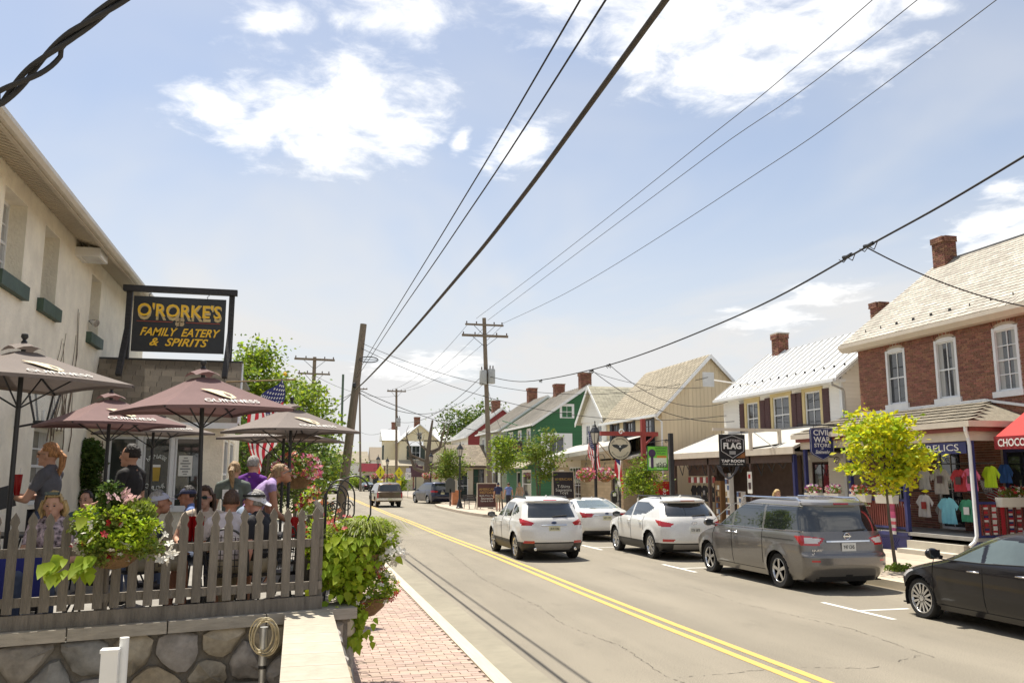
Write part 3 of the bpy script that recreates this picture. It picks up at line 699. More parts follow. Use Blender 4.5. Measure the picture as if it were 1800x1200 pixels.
def bricks(parent, F, a0, a1, b0, b1, ops, m, L=.215, H=.072, gable=None, limit=300):
    it = []; j = 0; b = b0
    while b < b1 - .02:
        off = 0 if j % 2 else L / 2
        for (s, e_) in cut(a0, a1, b, b + H, ops):
            k = math.floor((s - a0 - off) / L); x = a0 + off + k * L
            while x < e_:
                p, q = max(x, s) + .005, min(x + L, e_) - .005
                if q - p > .02: it.append((F.pt((p + q) / 2, b + H / 2, rng.uniform(.0, .005)), F.u * (q - p), F.v * (H - .011), F.n * .03))
                x += L
        b += H; j += 1
    pieces('brick', it, m, parent, limit)
def tiles(parent, p0, along, up, La, Lu, w, h, m, name='tile', th=.018, limit=300, ragged=.0, stag=.5):
    """lapped slates on a slope: p0 lower corner, along and up unit vectors"""
    nrm = Vector(along).cross(Vector(up)).normalized()
    if nrm.z < 0: nrm = -nrm
    it = []; rows = int(Lu / h); 
    for j in range(rows):
        x = -(w * stag if j % 2 else 0)
        while x < La:
            s, e_ = max(x, 0) + .006, min(x + w, La) - .006
            if e_ - s > .03:
                c = Vector(p0) + Vector(along) * ((s + e_) / 2) + Vector(up) * ((j + .5) * h) + nrm * (.012 + rng.uniform(0, .004))
                it.append((c, Vector(along) * (e_ - s), (Vector(up) - nrm * .07) * (h + .015 + rng.uniform(-ragged, ragged)), nrm * th))
            x += w
    pieces(name, it, m, parent, limit)
def chimney(parent, x0, x1, y0, y1, z0, z1, m, cap=True):
    g = MB(); g.box(x0 + .02, x1 - .02, y0 + .02, y1 - .02, z0, z1); o = g.build('chimney', mat('chimney_core', (.35, .31, .27), .95), parent)
    it = []
    b = z0; j = 0
    while b < z1 - .03:
        grow = .03 if b > z1 - .24 else 0
        for (F_, L_) in ((Fr((x0 - grow, y0, 0), (0, 1, 0), (-1, 0, 0)), y1 - y0), (Fr((x0, y0 - grow, 0), (1, 0, 0), (0, -1, 0)), x1 - x0)):
            x = -.11 if j % 2 else 0
            while x < L_:
                s, e_ = max(x, 0) + .005, min(x + .215, L_) - .005
                if e_ - s > .03: it.append((F_.pt((s + e_) / 2, b + .036, 0), F_.u * (e_ - s), F_.v * .061, F_.n * (.04 + 2 * grow)))
                x += .22
        b += .072; j += 1
    pieces('brick', it, m, o, 120)
    if cap: MB().box(x0 - .05, x1 + .05, y0 - .05, y1 + .05, z1, z1 + .06).build('chimney_cap', CONC, parent)
    return o
BRICK = mat('brick_red', (.245, .108, .07), .88, .18, 12, bump=.4, bscale=60, rnd=.28, hue=.012)
BRICKC = mat('brick_chimney', (.22, .10, .065), .92, .25, 10, bump=.4, bscale=60, rnd=.35, hue=.02)
BMORT = mat('brick_mortar', (.46, .38, .30), .95, .15, 9, bump=.3)
SLATE = mat('slate_tan', (.385, .355, .30), .85, .22, 5, bump=.35, bscale=40, rnd=.16, hue=.008, big=.1)
BLUE = mat('porch_blue', (.035, .04, .15), .55, .18, 4)
REDW = mat('rail_red', (.21, .05, .04), .6, .2, 5)
CREAMP = mat('cream_paint', (.60, .53, .43), .6, .08, 3)
# ------------------------------------------------------------------ brick house with porch
bh = T('brick_house', 'red brick house with tan slate roof and arched white windows', 'house', (18.6, 20, .15), world=True)
BXW = 18.6; F = Fr((BXW, 0, 0), (0, 1, 0), (-1, 0, 0))
wins = [(23.0, 23.88), (20.8, 21.66), (18.58, 19.42), (16.3, 17.15)]
ops = [(a, b_, 4.48, 6.28) for a, b_ in wins] + [(21.0, 22.0, .7, 3.0), (23.2, 24.3, 1.3, 3.0), (18.5, 19.5, .7, 2.95), (14.2, 17.8, .7, 3.1)]
g = MB(); wall_mesh(g, F, 11, 25.3, .1, 6.75, ops, .18)
FE = Fr((BXW, 25.3, 0), (1, 0, 0), (0, 1, 0)); g.quad((26.4, 25.3, .1), (BXW, 25.3, .1), (BXW, 25.3, 6.75), (26.4, 25.3, 6.75)); g.add([(BXW, 25.3, 6.75), (22.5, 25.3, 9.7), (26.4, 25.3, 6.75)], [(0, 1, 2)])
wl_ = g.build('wall', BMORT, bh)
bops = [(a - .03, b_ + .03, 4.44, 6.28 + .24) for a, b_ in wins] + [tuple(o) for o in ops[4:]]
bricks(wl_, F, 11, 25.3, .68, 6.75, bops, BRICK)
gb = MB(); Fr_n = Fr((BXW, 25.3, 0), (1, 0, 0), (0, 1, 0))
for i, (a, b_) in enumerate(wins):
    w = window(bh, F, a, b_, 4.50, 6.20, c=-.07, fw=.06, cols=2, rows=4 if i > 1 else 2, curtain=i > 0)
    g = MB(); n = 8; mid = (a + b_) / 2; hw = (b_ - a) / 2
    arc = [(mid + hw * math.cos(math.pi * k / n) * 1.0, 6.18 + .13 * math.sin(math.pi * k / n)) for k in range(n + 1)]
    g.prism([F.pt(x, z, -.1) for x, z in arc], F.n * .11); g.build('arched_head', TRIM, w)
    g = MB(); F.box(g, a - .02, a + .07, 4.5, 6.25, -.05, .02); F.box(g, b_ - .07, b_ + .02, 4.5, 6.25, -.05, .02); g.build('casing', TRIM, w)
    s = MB(); F.box(s, a - .1, b_ + .1, 4.34, 4.5, -.1, .08); s.build('sill', TRIM, w)
    for k in range(9):      # soldier arch
        t = math.pi * (k + .5) / 9; cx_ = mid + (hw + .03) * math.cos(t) * 1.0; cz = 6.30 + .13 * math.sin(t)
        d = Vector((0, math.cos(t) * .22, 1)).normalized(); u_ = Vector((0, d.z, -d.y))
        g = MB(); g.obox(F.pt(cx_, cz + .06, .004), u_ * .046, d * .10, F.n * .016); g.build('brick', BRICK, wl_)
ROOFB = mat('roof_base', (.2, .18, .15), .95)
g = MB(); g.prism([(18.22, 25.75, 6.70), (22.5, 25.75, 9.88), (26.8, 25.75, 6.70), (26.8, 25.75, 6.62), (22.5, 25.75, 9.78), (18.22, 25.75, 6.62)], (0, -15, 0)); rf = g.build('roof', ROOFB, bh)
up = Vector((22.5 - 18.22, 0, 9.88 - 6.70)); Lu = up.length; up.normalize()
tiles(rf, (18.22, 25.75, 6.71), (0, -1, 0), up, 13, Lu, .29, .205, SLATE, 'slate', ragged=.008)
g = MB(); g.box(22.42, 22.58, 12, 25.76, 9.87, 9.93); g.build('ridge_cap', mat('ridge_lead', (.16, .16, .16), .6), bh)
g = MB(); g.prism([(18.16, 25.78, 6.70), (18.16, 25.78, 6.58), (18.3, 25.78, 6.45), (18.58, 25.78, 6.45), (18.58, 25.78, 6.66)], (0, -14, 0)); g.build('cornice', CREAMP, bh)
for i in range(12):      # snow guards
    c = Vector((18.22, 24.9 - i * .78, 6.71)) + up * .55; g = MB(); g.obox(c + Vector((0, 0, .05)), (.01, 0, 0), (0, .05 if i in (2, 3, 4, 5) else .012, 0), (0, 0, .055)); g.build('snow_guard', BLACK, bh)
chimney(bh, 22.12, 22.62, 24.9, 25.5, 9.2, 10.72, BRICKC, cap=False)
# porch
PXF = 16.62; pd0, pd1 = 18.35, 25.95
po = T('shop_porch', 'blue and cream shop porch with shingled roof in front of the brick house', 'porch', (17.5, 22, .15), world=True)
DEC = mat('porch_floor', (.28, .27, .25), .8, .15, 3)
MB().box(PXF - .02, BXW, pd0, pd1, .60, .69).build('floor', DEC, po)
MB().box(PXF + .03, BXW, pd0 + .04, 18.6, .1, .60).build('skirt', BLUE, po); MB().box(PXF + .03, PXF + .1, 20.9, pd1, .1, .60).build('skirt', BLUE, po)
MB().box(PXF - .04, PXF - .0, 20.9, pd1, .56, .66).build('floor_edge', BLUE, po)
g = MB()
for k in range(14):
    y0 = 21.35 + k * .09
    g.beam((PXF + .02, y0, .2), (PXF + .02, y0 + .28, .48), .012, .02); g.beam((PXF + .015, y0 + .28, .2), (PXF + .015, y0, .48), .012, .02)
g.build('lattice', mat('lattice_blue', (.06, .06, .2), .6), po)
STEP = mat('step_stone', (.5, .46, .38), .85, .1, 4, bump=.2)
MB().box(PXF - .45, PXF + .05, 18.75, 20.85, .14, .27).build('step', STEP, po); MB().box(PXF - .12, PXF + .35, 18.75, 20.85, .27, .48).build('step', STEP, po)
for y in (pd0 + .08, 20.95, 23.4, 25.8):
    MB().box(PXF + .0, PXF + .11, y - .055, y + .055, .69, 3.42).build('post', BLUE, po)
# roof (hipped near end) and fascia
g = MB(); e0, e1 = 3.60, 4.28
A = Vector((PXF - .22, pd0 - .22, e0)); B = Vector((PXF - .22, pd1 + .2, e0)); C_ = Vector((BXW - .02, pd1 + .2, e1)); D = Vector((BXW - .02, pd0 + 1.5, e1)); E_ = Vector((BXW - .02, pd0 - .22, e0 + .02))
g.quad(A, D, C_, B); g.add([A, E_, D], [(0, 1, 2)]); rfp = g.build('roof', mat('shingle_porch', (.20, .175, .13), .92, .3, 9, bump=.5, bscale=40), po)
SHP = mat('shingle_grey_tan', (.24, .21, .16), .92, .22, 9, bump=.5, bscale=40, rnd=.25)
ups = (Vector((BXW, 0, e1)) - Vector((PXF - .22, 0, e0))); Ls = ups.length; ups.normalize()
for j in range(6):
    t0 = j * Ls / 6; yA = (pd0 - .22) + t0 / Ls * 1.72; c0 = Vector((PXF - .22, 0, e0)) + ups * t0
    itp = []; y = yA
    while y < pd1 + .15:
        w_ = min(.33, pd1 + .2 - y); itp.append((c0 + Vector((0, y + w_ / 2, .02)) + ups * (Ls / 12), (0, w_ - .012, 0), (ups + Vector((0, 0, -.06))) * (Ls / 6 + .02), Vector((-.2, 0, 1)) * .014)); y += .33
    pieces('shingle', itp, SHP, rfp)
MB().beam((BXW - .05, pd0 + 1.4, e1 + .02), (BXW - .05, pd1 + .2, e1 + .02), .1, .1).build('flashing', TRIM, po); MB().beam((BXW - .05, pd0 + 1.4, e1 + .02), (BXW - .03, pd0 - .2, e0 + .4), .09, .07).build('flashing', TRIM, po)
g = MB(); g.box(PXF - .26, PXF - .18, pd0 - .26, pd1 + .2, e0 - .14, e0 + .01); g.box(PXF - .18, BXW - .03, pd0 - .26, pd0 - .18, e0 - .14, e0 + .012); g.build('gutter', CREAMP, po)
g = MB(); g.box(PXF - .14, PXF - .06, pd0 - .14, pd1 + .1, e0 - .25, e0 - .14); g.box(PXF - .06, BXW - .03, pd0 - .14, pd0 - .07, e0 - .25, e0 - .14); g.build('frieze', REDW, po)
g = MB(); g.box(PXF - .03, PXF + .08, pd0, pd1, 3.12, e0 - .20); g.box(PXF + .08, BXW - .03, pd0, pd0 + .08, 3.12, e0 - .20); g.build('beam', CREAMP, po)
dsg = MB(); dsg.tube([(PXF - .22, pd0 - .1, 3.46), (PXF - .22, pd0 - .1, 3.36), (PXF - .08, pd0 + .0, 3.2), (PXF - .07, pd0 - .02, 3.0), (PXF - .07, pd0 - .02, .75), (PXF - .15, pd0 - .02, .6), (PXF - .3, pd0 - .02, .5)], .045, 8); dsg.build('downspout', TRIM, po, True)
sb = MB().box(PXF + .02, PXF + .05, 18.55, 23.3, 2.80, 3.10).build('sign_band', BLUE, po)
FP = Fr((PXF + .02, 0, 0), (0, -1, 0), (-1, 0, 0))
lettering('GIFTS \u00b7 RELICS', WHITE, sb, (PXF + .013, 20.05, 2.96), (0, -1, 0), (0, 0, 1), width=2.5, height=.17)
lettering('CIVIL WAR', WHITE, sb, (PXF + .013, 22.3, 2.96), (0, -1, 0), (0, 0, 1), width=1.4, height=.17)
# railings with red slats
def railing(p, q, z0, z1, n, parent, m=REDW, bm=BLUE):
    p, q = Vector(p), Vector(q)
    for z in (z0, z1): MB().beam(p + Vector((0, 0, z)), q + Vector((0, 0, z)), .05, .06).build('rail', bm, parent)
    for i in range(n):
        c = p + (q - p) * ((i + .5) / n); d = (q - p).normalized()
        g = MB(); g.obox(c + Vector((0, 0, (z0 + z1) / 2)), d * .022, d.cross(Vector((0, 0, 1))) * .012, (0, 0, (z1 - z0) / 2 - .01)); g.build('slat', m, parent)
railing((PXF + .05, 21.0, 0), (PXF + .05, 23.35, 0), .78, 1.55, 24, po); railing((PXF + .05, 23.45, 0), (PXF + .05, 25.75, 0), .78, 1.55, 24, po)
railing((PXF + .12, pd0 + .06, 0), (BXW - .05, pd0 + .06, 0), .72, 1.55, 20, po)
# doors and shop window under the porch
window(bh, F, 18.5, 19.5, .7, 2.95, c=-.1, fw=.09, cols=1, rows=1, sash=False, fm=BLUE, name='door'); window(bh, F, 21.0, 22.0, .7, 3.0, c=-.1, fw=.07, cols=2, rows=2, fm=TRIM, sash=False, name='door'); window(bh, F, 23.2, 24.3, 1.3, 3.0, c=-.1, cols=2, rows=2)
window(bh, F, 14.2, 17.8, .7, 3.1, c=-.1, fw=.12, cols=3, rows=1, sash=False, fm=BLUE)
# red awning
aw = T('red_awning', 'red canvas awning with white lettering at the near end of the brick house', 'awning', (18, 16, 3), world=True)
AWR = mat('awning_red', (.56, .035, .03), .75, .08, 3, trans=.25); AWD = mat('awning_valance', (.27, .02, .025), .75, .1, 3)
y0, y1 = 12.0, 17.95
g = MB(); g.prism([(18.55, y0, 4.22), (17.0, y0, 3.20), (17.0, y0, 3.17), (18.55, y0, 4.17)], (0, y1 - y0, 0)); g.build('canopy', AWR, aw)
g = MB(); g.prism([(18.55, y1, 4.2), (17.0, y1, 3.19), (17.0, y1, 2.90), (18.55, y1, 2.90)], (0, .02, 0)); g.build('side', AWR, aw)
val = MB().box(16.97, 16.995, y0, y1 + .02, 2.88, 3.20).build('valance', AWD, aw)
lettering('CHOCOLATES', WHITE, val, (16.965, 17.12, 3.04), (0, -1, 0), (0, 0, 1), width=1.45, height=.19, bold=.015)
# ------------------------------------------------------------------ white house with standing-seam roof
wh = T('white_house', 'white clapboard house with white metal roof and brown shutters', 'house', (18.6, 30, .15), world=True)
SIDW = mat('siding_white', (.80, .78, .73), .6, .05, 2, rnd=.03, bump=.05)
y0, y1 = 26.3, 34.9; ez, rz_, rx = 5.70, 7.75, 21.0
F = Fr((18.6, 0, 0), (0, 1, 0), (-1, 0, 0)); FG = Fr((18.6, y0, 0), (1, 0, 0), (0, -1, 0))
wins = [(32.0, 32.95, 3.95, 5.30), (29.65, 30.85, 3.90, 5.36), (27.6, 28.6, 4.0, 5.36)]
doors = [(33.3, 34.6, .2, 2.9), (31.6, 33.0, .8, 2.9), (29.9, 31.2, .2, 2.75), (27.3, 28.4, .9, 2.75)]
g = MB(); wall_mesh(g, F, y0, y1, .1, ez, wins + doors, .14); g.add([FG.pt(0, .1), FG.pt(4.8, .1), FG.pt(4.8, ez), FG.pt(2.4, rz_), FG.pt(0, ez)], [(0, 1, 2, 3, 4)]); g.quad((23.4, y1, .1), (18.6, y1, .1), (18.6, y1, ez), (23.4, y1, ez)); g.add([(18.6, y1, ez), (21, y1, rz_), (23.4, y1, ez)], [(0, 1, 2)])
ww = g.build('wall', mat('sheathing', (.5, .49, .47), .9), wh)
siding(ww, F, y0, y1, .2, ez, [(a - .22, b_ + .22, c - .02, d + .25) for a, b_, c, d in wins] + doors, SIDW, .14)
siding(ww, FG, 0, 4.8, .2, ez, [], SIDW, .14, gable=(2.4, rz_))
MB().box(18.54, 18.62, y0 - .04, y0 + .1, .15, ez).build('corner_board', TRIM, wh)
YEL_P = mat('casing_yellow', (.62, .50, .25), .6, .08); SHUT = mat('shutter_brown', (.075, .03, .03), .6, .2, 6)
for (a, b_, c, d) in wins:
    w = window(wh, F, a, b_, c, d, c=-.04, fw=.06, cols=2, rows=2); g = MB()
    F.box(g, a - .16, a, c - .02, d + .22, 0, .045); F.box(g, b_, b_ + .16, c - .02, d + .22, 0, .045); F.box(g, a, b_, d, d + .22, 0, .047); g.build('casing', YEL_P, w)
    for (s0, s1) in ((a - .56, a - .17), (b_ + .17, b_ + .56)):
        g = MB(); F.box(g, s0, s1, c - .02, d + .02, .03, .06)
        for k in range(12): F.box(g, s0 + .04, s1 - .04, c + .06 + k * (d - c - .1) / 12, c + .11 + k * (d - c - .1) / 12, .06, .072)
        g.build('shutter', SHUT, wh)
window(wh, F, 27.3, 28.4, .9, 2.75, c=-.05, cols=2, rows=2, fm=mat('frame_dark', (.05, .02, .02), .6))
MAR = mat('door_maroon', (.10, .025, .025), .55, .2, 4)
window(wh, F, 29.9, 31.2, .2, 2.75, c=-.06, fw=.12, cols=1, rows=1, sash=False, fm=MAR, name='door'); window(wh, F, 31.6, 33.0, .8, 2.9, c=-.05, fw=.1, cols=2, rows=1, sash=False, fm=MAR); window(wh, F, 33.3, 34.6, .2, 2.9, c=-.06, fw=.1, cols=1, rows=1, sash=False, fm=MAR, name='door')
MROOF = mat('metal_roof_white', (.60, .60, .585), .45, .07, 2, big=.08, bump=.03, spec=.6)
g = MB(); g.prism([(18.22, y0 - .25, 5.66), (21, y0 - .25, rz_ + .03), (23.8, y0 - .25, 5.66), (23.8, y0 - .25, 5.60), (21, y0 - .25, rz_ - .05), (18.22, y0 - .25, 5.60)], (0, y1 - y0 + .5, 0)); rf = g.build('roof', MROOF, wh)
upw = Vector((21 - 18.22, 0, rz_ + .03 - 5.66)); 
y = y0 - .2
while y < y1 + .3:
    MB().beam((18.24, y, 5.69), (21, y, rz_ + .055), .022, .05).build('seam', MROOF, rf); y += .47
y = y0 + .1
while y < y1:
    c = Vector((18.22, y, 5.66)) + upw * .22; MB().ball(c + Vector((0, 0, .05)), (.04, .04, .05)).build('snow_guard', BLACK, wh); y += .62
MB().box(18.18, 18.62, y0 - .2, y1 + .2, 5.50, 5.60).build('eave', TRIM, wh)
MB().prism([(18.2, y0 - .24, 5.52), (18.2, y0 - .24, 5.64), (21, y0 - .24, rz_ + .0), (21, y0 - .24, rz_ - .14)], (0, .05, 0)).build('rake_board', TRIM, wh)
MB().prism([(18.1, y0 - .2, 5.60), (18.1, y0 - .2, 5.50), (18.18, y0 - .2, 5.50), (18.18, y0 - .2, 5.62)], (0, y1 - y0 + .4, 0)).build('gutter', TRIM, wh)
ds = MB(); ds.tube([(18.14, y0 - .1, 5.52), (18.14, y0 - .1, 5.4), (18.55, y0 - .1, 5.25), (18.6, y0 - .1, 5.15), (18.6, y0 - .12, .3)], .04, 8); ds.build('downspout', mat('spout_grey', (.36, .34, .31), .5), wh, True)
chimney(wh, 20.75, 21.25, 33.75, 34.3, 7.1, 8.55, BRICKC); chimney(wh, 20.75, 21.2, 26.9, 27.35, 7.2, 8.6, BRICKC, cap=False)
# porch roof of the white house
wp = T('taproom_porch', 'white sloping porch roof over the dark tap room shopfront', 'porch', (17.5, 31, .15), world=True)
PRF = mat('porch_roof_white', (.43, .41, .365), .6, .12, 2, big=.12)
g = MB(); A = (16.35, 25.95, 3.22); B = (16.35, 36.1, 3.22)
g.prism([A, (18.58, 25.95, 4.12), (18.58, 25.95, 4.06), (16.35, 25.95, 3.14)], (0, 10.15, 0)); g.build('roof', PRF, wp)
MB().box(16.30, 16.36, 25.95, 36.1, 2.98, 3.22).build('fascia', CREAMP, wp); MB().box(16.36, 18.58, 26.0, 36.0, 3.02, 3.06).build('ceiling', mat('porch_ceiling', (.30, .27, .23), .8), wp)
DKB = mat('dark_brown', (.085, .055, .045), .7, .25, 4)
for y in (26.3, 29.2, 32.6, 35.9): MB().box(16.5, 16.62, y - .06, y + .06, .15, 2.98).build('post', DKB if y > 27 else BLUE, wp)
MB().box(16.5, 16.6, 26.3, 35.9, 2.70, 2.98).build('beam', DKB, wp)
MB().box(16.5, 18.6, 26.0, 36.0, .10, .22).build('floor', DEC, wp)
# ------------------------------------------------------------------ tan building and its low stone front
tb = T('tan_building', 'tan board-and-batten building with shingled gable roof and dark shuttered windows', 'house', (16.5, 41, .15), world=True)
TAN = mat('tan_boards', (.72, .60, .41), .75, .07, 2, rnd=.05, big=.05)
y0, y1, ez, rz_, rx, bx = 37.1, 44.4, 5.35, 7.9, 19.0, 21.5
F = Fr((16.5, 0, 0), (0, 1, 0), (-1, 0, 0)); FG = Fr((16.5, y0, 0), (1, 0, 0), (0, -1, 0))
wins = [(37.9, 39.6, 3.55, 5.0), (40.3, 41.9, 3.55, 5.0), (42.5, 43.9, 3.6, 5.0)]
g = MB(); wall_mesh(g, F, y0, y1, .1, ez, wins, .1); g.add([FG.pt(0, .1), FG.pt(5, .1), FG.pt(5, ez), FG.pt(2.5, rz_), FG.pt(0, ez)], [(0, 1, 2, 3, 4)]); g.quad((21.5, y1, .1), (16.5, y1, .1), (16.5, y1, ez), (21.5, y1, ez))
tw = g.build('wall', TAN, tb); it = []
for k in range(25):
    a = .1 + k * .2; top = ez + (rz_ - ez) * (1 - abs(a - 2.5) / 2.5) - .08; it.append((FG.pt(a, (top + .1) / 2, .008), FG.u * .192, FG.v * (top - .1), FG.n * .01))
pieces('board', it, TAN, tw)
it = []
for k in range(36):
    a = y0 + .1 + k * .2
    for (s, e_) in [(.1, 3.5), (5.02, ez)] if any(w[0] - .05 < a < w[1] + .05 for w in wins) else [(.1, ez)]: it.append((F.pt(a, (s + e_) / 2, .008), F.u * .192, F.v * (e_ - s), F.n * .01))
pieces('board', it, TAN, tw)
SHB = mat('shutter_slate', (.045, .05, .065), .6, .2, 5)
for (a, b_, c, d) in wins:
    window(tb, F, a + .35, b_ - .35, c, d, c=-.03, cols=2, rows=4, fm=mat('frame_slate', (.10, .07, .08), .6))
    for s0 in (a, b_ - .35): g = MB(); F.box(g, s0, s0 + .34, c, d, -.02, .05); g.build('shutter', SHB, tb)
SHT = mat('shingle_tan', (.31, .27, .20), .92, .2, 10, bump=.5, bscale=40, rnd=.12, big=.12)
def gable_roof(parent, x0, x1, y0, y1, ez, rz_, m, over=.35, ov_y=.25, tile=None, th=.1, name='roof'):
    rx = (x0 + x1) / 2; k = (rz_ - ez) / (rx - x0); a0, a1 = x0 - over, x1 + over; z = ez - over * k
    g = MB(); g.prism([(a0, y0 - ov_y, z + th), (rx, y0 - ov_y, rz_ + th), (a1, y0 - ov_y, z + th), (a1, y0 - ov_y, z), (rx, y0 - ov_y, rz_), (a0, y0 - ov_y, z)], (0, y1 - y0 + 2 * ov_y, 0)); r = g.build(name, m, parent)
    if tile:
        up = Vector((rx - a0, 0, rz_ - z)); L_ = up.length; up.normalize()
        tiles(r, (a0, y1 + ov_y, z + th + .005), (0, -1, 0), up, y1 - y0 + 2 * ov_y, L_, tile[1], tile[2], tile[0], 'shingle', limit=tile[3])
    for s in (y0 - ov_y - .03,):
        g = MB(); g.prism([(a0, s, z - .06), (a0, s, z + th + .01), (rx, s, rz_ + th + .01), (rx, s, rz_ - .1)], (0, .04, 0)); g.build('rake_board', TRIM, parent)
        g = MB(); g.prism([(a1, s, z - .06), (a1, s, z + th + .01), (rx, s, rz_ + th + .01), (rx, s, rz_ - .1)], (0, .04, 0)); g.build('rake_board', TRIM, parent)
    MB().box(a0 - .1, a0, y0 - ov_y, y1 + ov_y, z - .02, z + th).build('gutter', TRIM, parent)
    return r
gable_roof(tb, 16.5, 21.5, y0, y1, ez, rz_, SHT, tile=(SHT, .45, .2, 300))
g = MB(); FG.box(g, 2.15, 2.75, 6.45, 7.15, .0, .03)
for k in range(9): FG.box(g, 2.2, 2.7, 6.5 + k * .07, 6.54 + k * .07, .03, .05)
g.build('vent', TRIM, tb)
ds = MB(); ds.tube([(16.08, y0 - .1, 5.0), (16.2, y0 - .1, 4.9), (16.45, y0 - .1, 4.75), (16.45, y0 - .1, .3)], .045, 8); ds.build('downspout', TRIM, tb, True)
g = MB(); g.prism([(15.0, y0 + .1, 3.15), (16.5, y0 + .1, 3.5), (16.5, y0 + .1, 3.42), (15.0, y0 + .1, 3.02)], (0, 4.2, 0)); g.build('shed_roof', PRF, tb)
# white cross gable behind, ridge running back from the street
cg = T('white_gable_house', 'white gabled house with mossy shingle roof between the tan and the green houses', 'house', (16.5, 46.5, .15), world=True)
g = MB(); F = Fr((16.5, 0, 0), (0, 1, 0), (-1, 0, 0)); wins = [(45.2, 45.95, 4.0, 5.2), (46.2, 46.95, 4.0, 5.2), (47.2, 47.95, 4.0, 5.2)]
wall_mesh(g, F, 44.5, 48.6, .1, 5.6, wins, .1, top=[(44.5, 5.6), (48.6, 5.6), (46.55, 7.3)]); g.quad((16.5, 44.5, .1), (21, 44.5, .1), (21, 44.5, 5.6), (16.5, 44.5, 5.6)); g.quad((21, 48.6, .1), (16.5, 48.6, .1), (16.5, 48.6, 5.6), (21, 48.6, 5.6)); cw = g.build('wall', SIDW, cg)
siding(cw, F, 44.5, 48.6, 3.9, 5.6, wins, SIDW, .2, gable=(46.55, 7.3))
for w in wins: window(cg, F, *w, c=-.03, cols=2, rows=2)
MOSS = mat('shingle_mossy', (.26, .245, .185), .92, .4, 3, bump=.5, bscale=30, rnd=.15, col2=(.40, .37, .28))
for s in (-1, 1):
    g = MB(); z_e = 5.6 - .25; ye = 46.55 + s * 2.4
    g.prism([(16.15, ye, z_e), (16.15, 46.55, 7.38), (16.15, 46.55, 7.30), (16.15, ye, z_e - .1)], (6, 0, 0)); r_ = g.build('roof', MOSS, cg)
    if s < 0:
        up = Vector((0, 2.4, 7.38 - z_e)); L_ = up.length; up.normalize(); tiles(r_, (16.15, ye, z_e + .005), (1, 0, 0), up, 6, L_, .4, .2, MOSS, 'shingle', limit=120)
    g = MB(); g.prism([(16.12, ye, z_e - .2), (16.12, 46.55, 7.2), (16.12, 46.55, 7.4), (16.12, ye, z_e + .02)], (.05, 0, 0)); g.build('rake_board', TRIM, cg)
# low stone shopfront in front of both
lf = T('stone_shopfront', 'low tan stone shopfront with curving white roof and gridded window', 'shop', (15, 45, .15), world=True)
TST = mat('tan_stone', (.47, .36, .23), .92, .16, 5, bump=.5, bscale=24, rnd=.14)
TSTM = mat('tan_stone_mortar', (.36, .29, .19), .95)
F = Fr((15.0, 0, 0), (0, 1, 0), (-1, 0, 0)); ops = [(44.6, 46.6, .3, 2.75), (47.6, 48.6, .2, 2.6), (38.6, 39.9, .2, 2.6)]
g = MB(); wall_mesh(g, F, 38.3, 49.3, .1, 3.1, ops, .15); FE = Fr((15.0, 38.3, 0), (1, 0, 0), (0, -1, 0)); wall_mesh(g, FE, 0, 1.5, .1, 3.1, [], .1); lw = g.build('wall', TSTM, lf)
bricks(lw, F, 38.3, 44.6, .15, 2.75, ops, TST, L=.36, H=.15, limit=250)
g = MB()
for k in range(27): F.box(g, 44.5 + k * .18, 44.66 + k * .18, 2.76, 3.1, 0, .03)
g.build('fascia_boards', CREAMP, lf)
window(lf, F, 44.6, 46.6, .3, 2.75, c=-.05, fw=.06, cols=4, rows=5, sash=False); window(lf, F, 47.6, 48.6, .2, 2.6, c=-.05, cols=1, rows=1, sash=False, name='door'); window(lf, F, 38.6, 39.9, .2, 2.6, c=-.08, fw=.08, cols=1, rows=1, sash=False, fm=DKB, name='door')
g = MB(); N_ = 24
pr = []
for i in range(N_ + 1):
    y = 37.6 + (50 - 37.6) * i / N_; zo = 3.72 - .38 * (i / N_) ** .8
    pr.append(((14.35, y, zo), (14.9, y, zo + .16), (16.5, y, 4.05 + .02 * i / N_ + .25 * (1 - i / N_))))
for i in range(N_):
    for j in range(2): g.quad(pr[i][j], pr[i][j + 1], pr[i + 1][j + 1], pr[i + 1][j])
    g.quad(tuple(Vector(pr[i][0]) + Vector((0, 0, -.22))), pr[i][0], pr[i + 1][0], tuple(Vector(pr[i + 1][0]) + Vector((0, 0, -.22))))
    g.quad(tuple(Vector(pr[i + 1][0]) + Vector((0, 0, -.22))), (15.0, pr[i + 1][0][1], 3.1), (15.0, pr[i][0][1], 3.1), tuple(Vector(pr[i][0]) + Vector((0, 0, -.22))))
g.build('roof', PRF, lf, True)
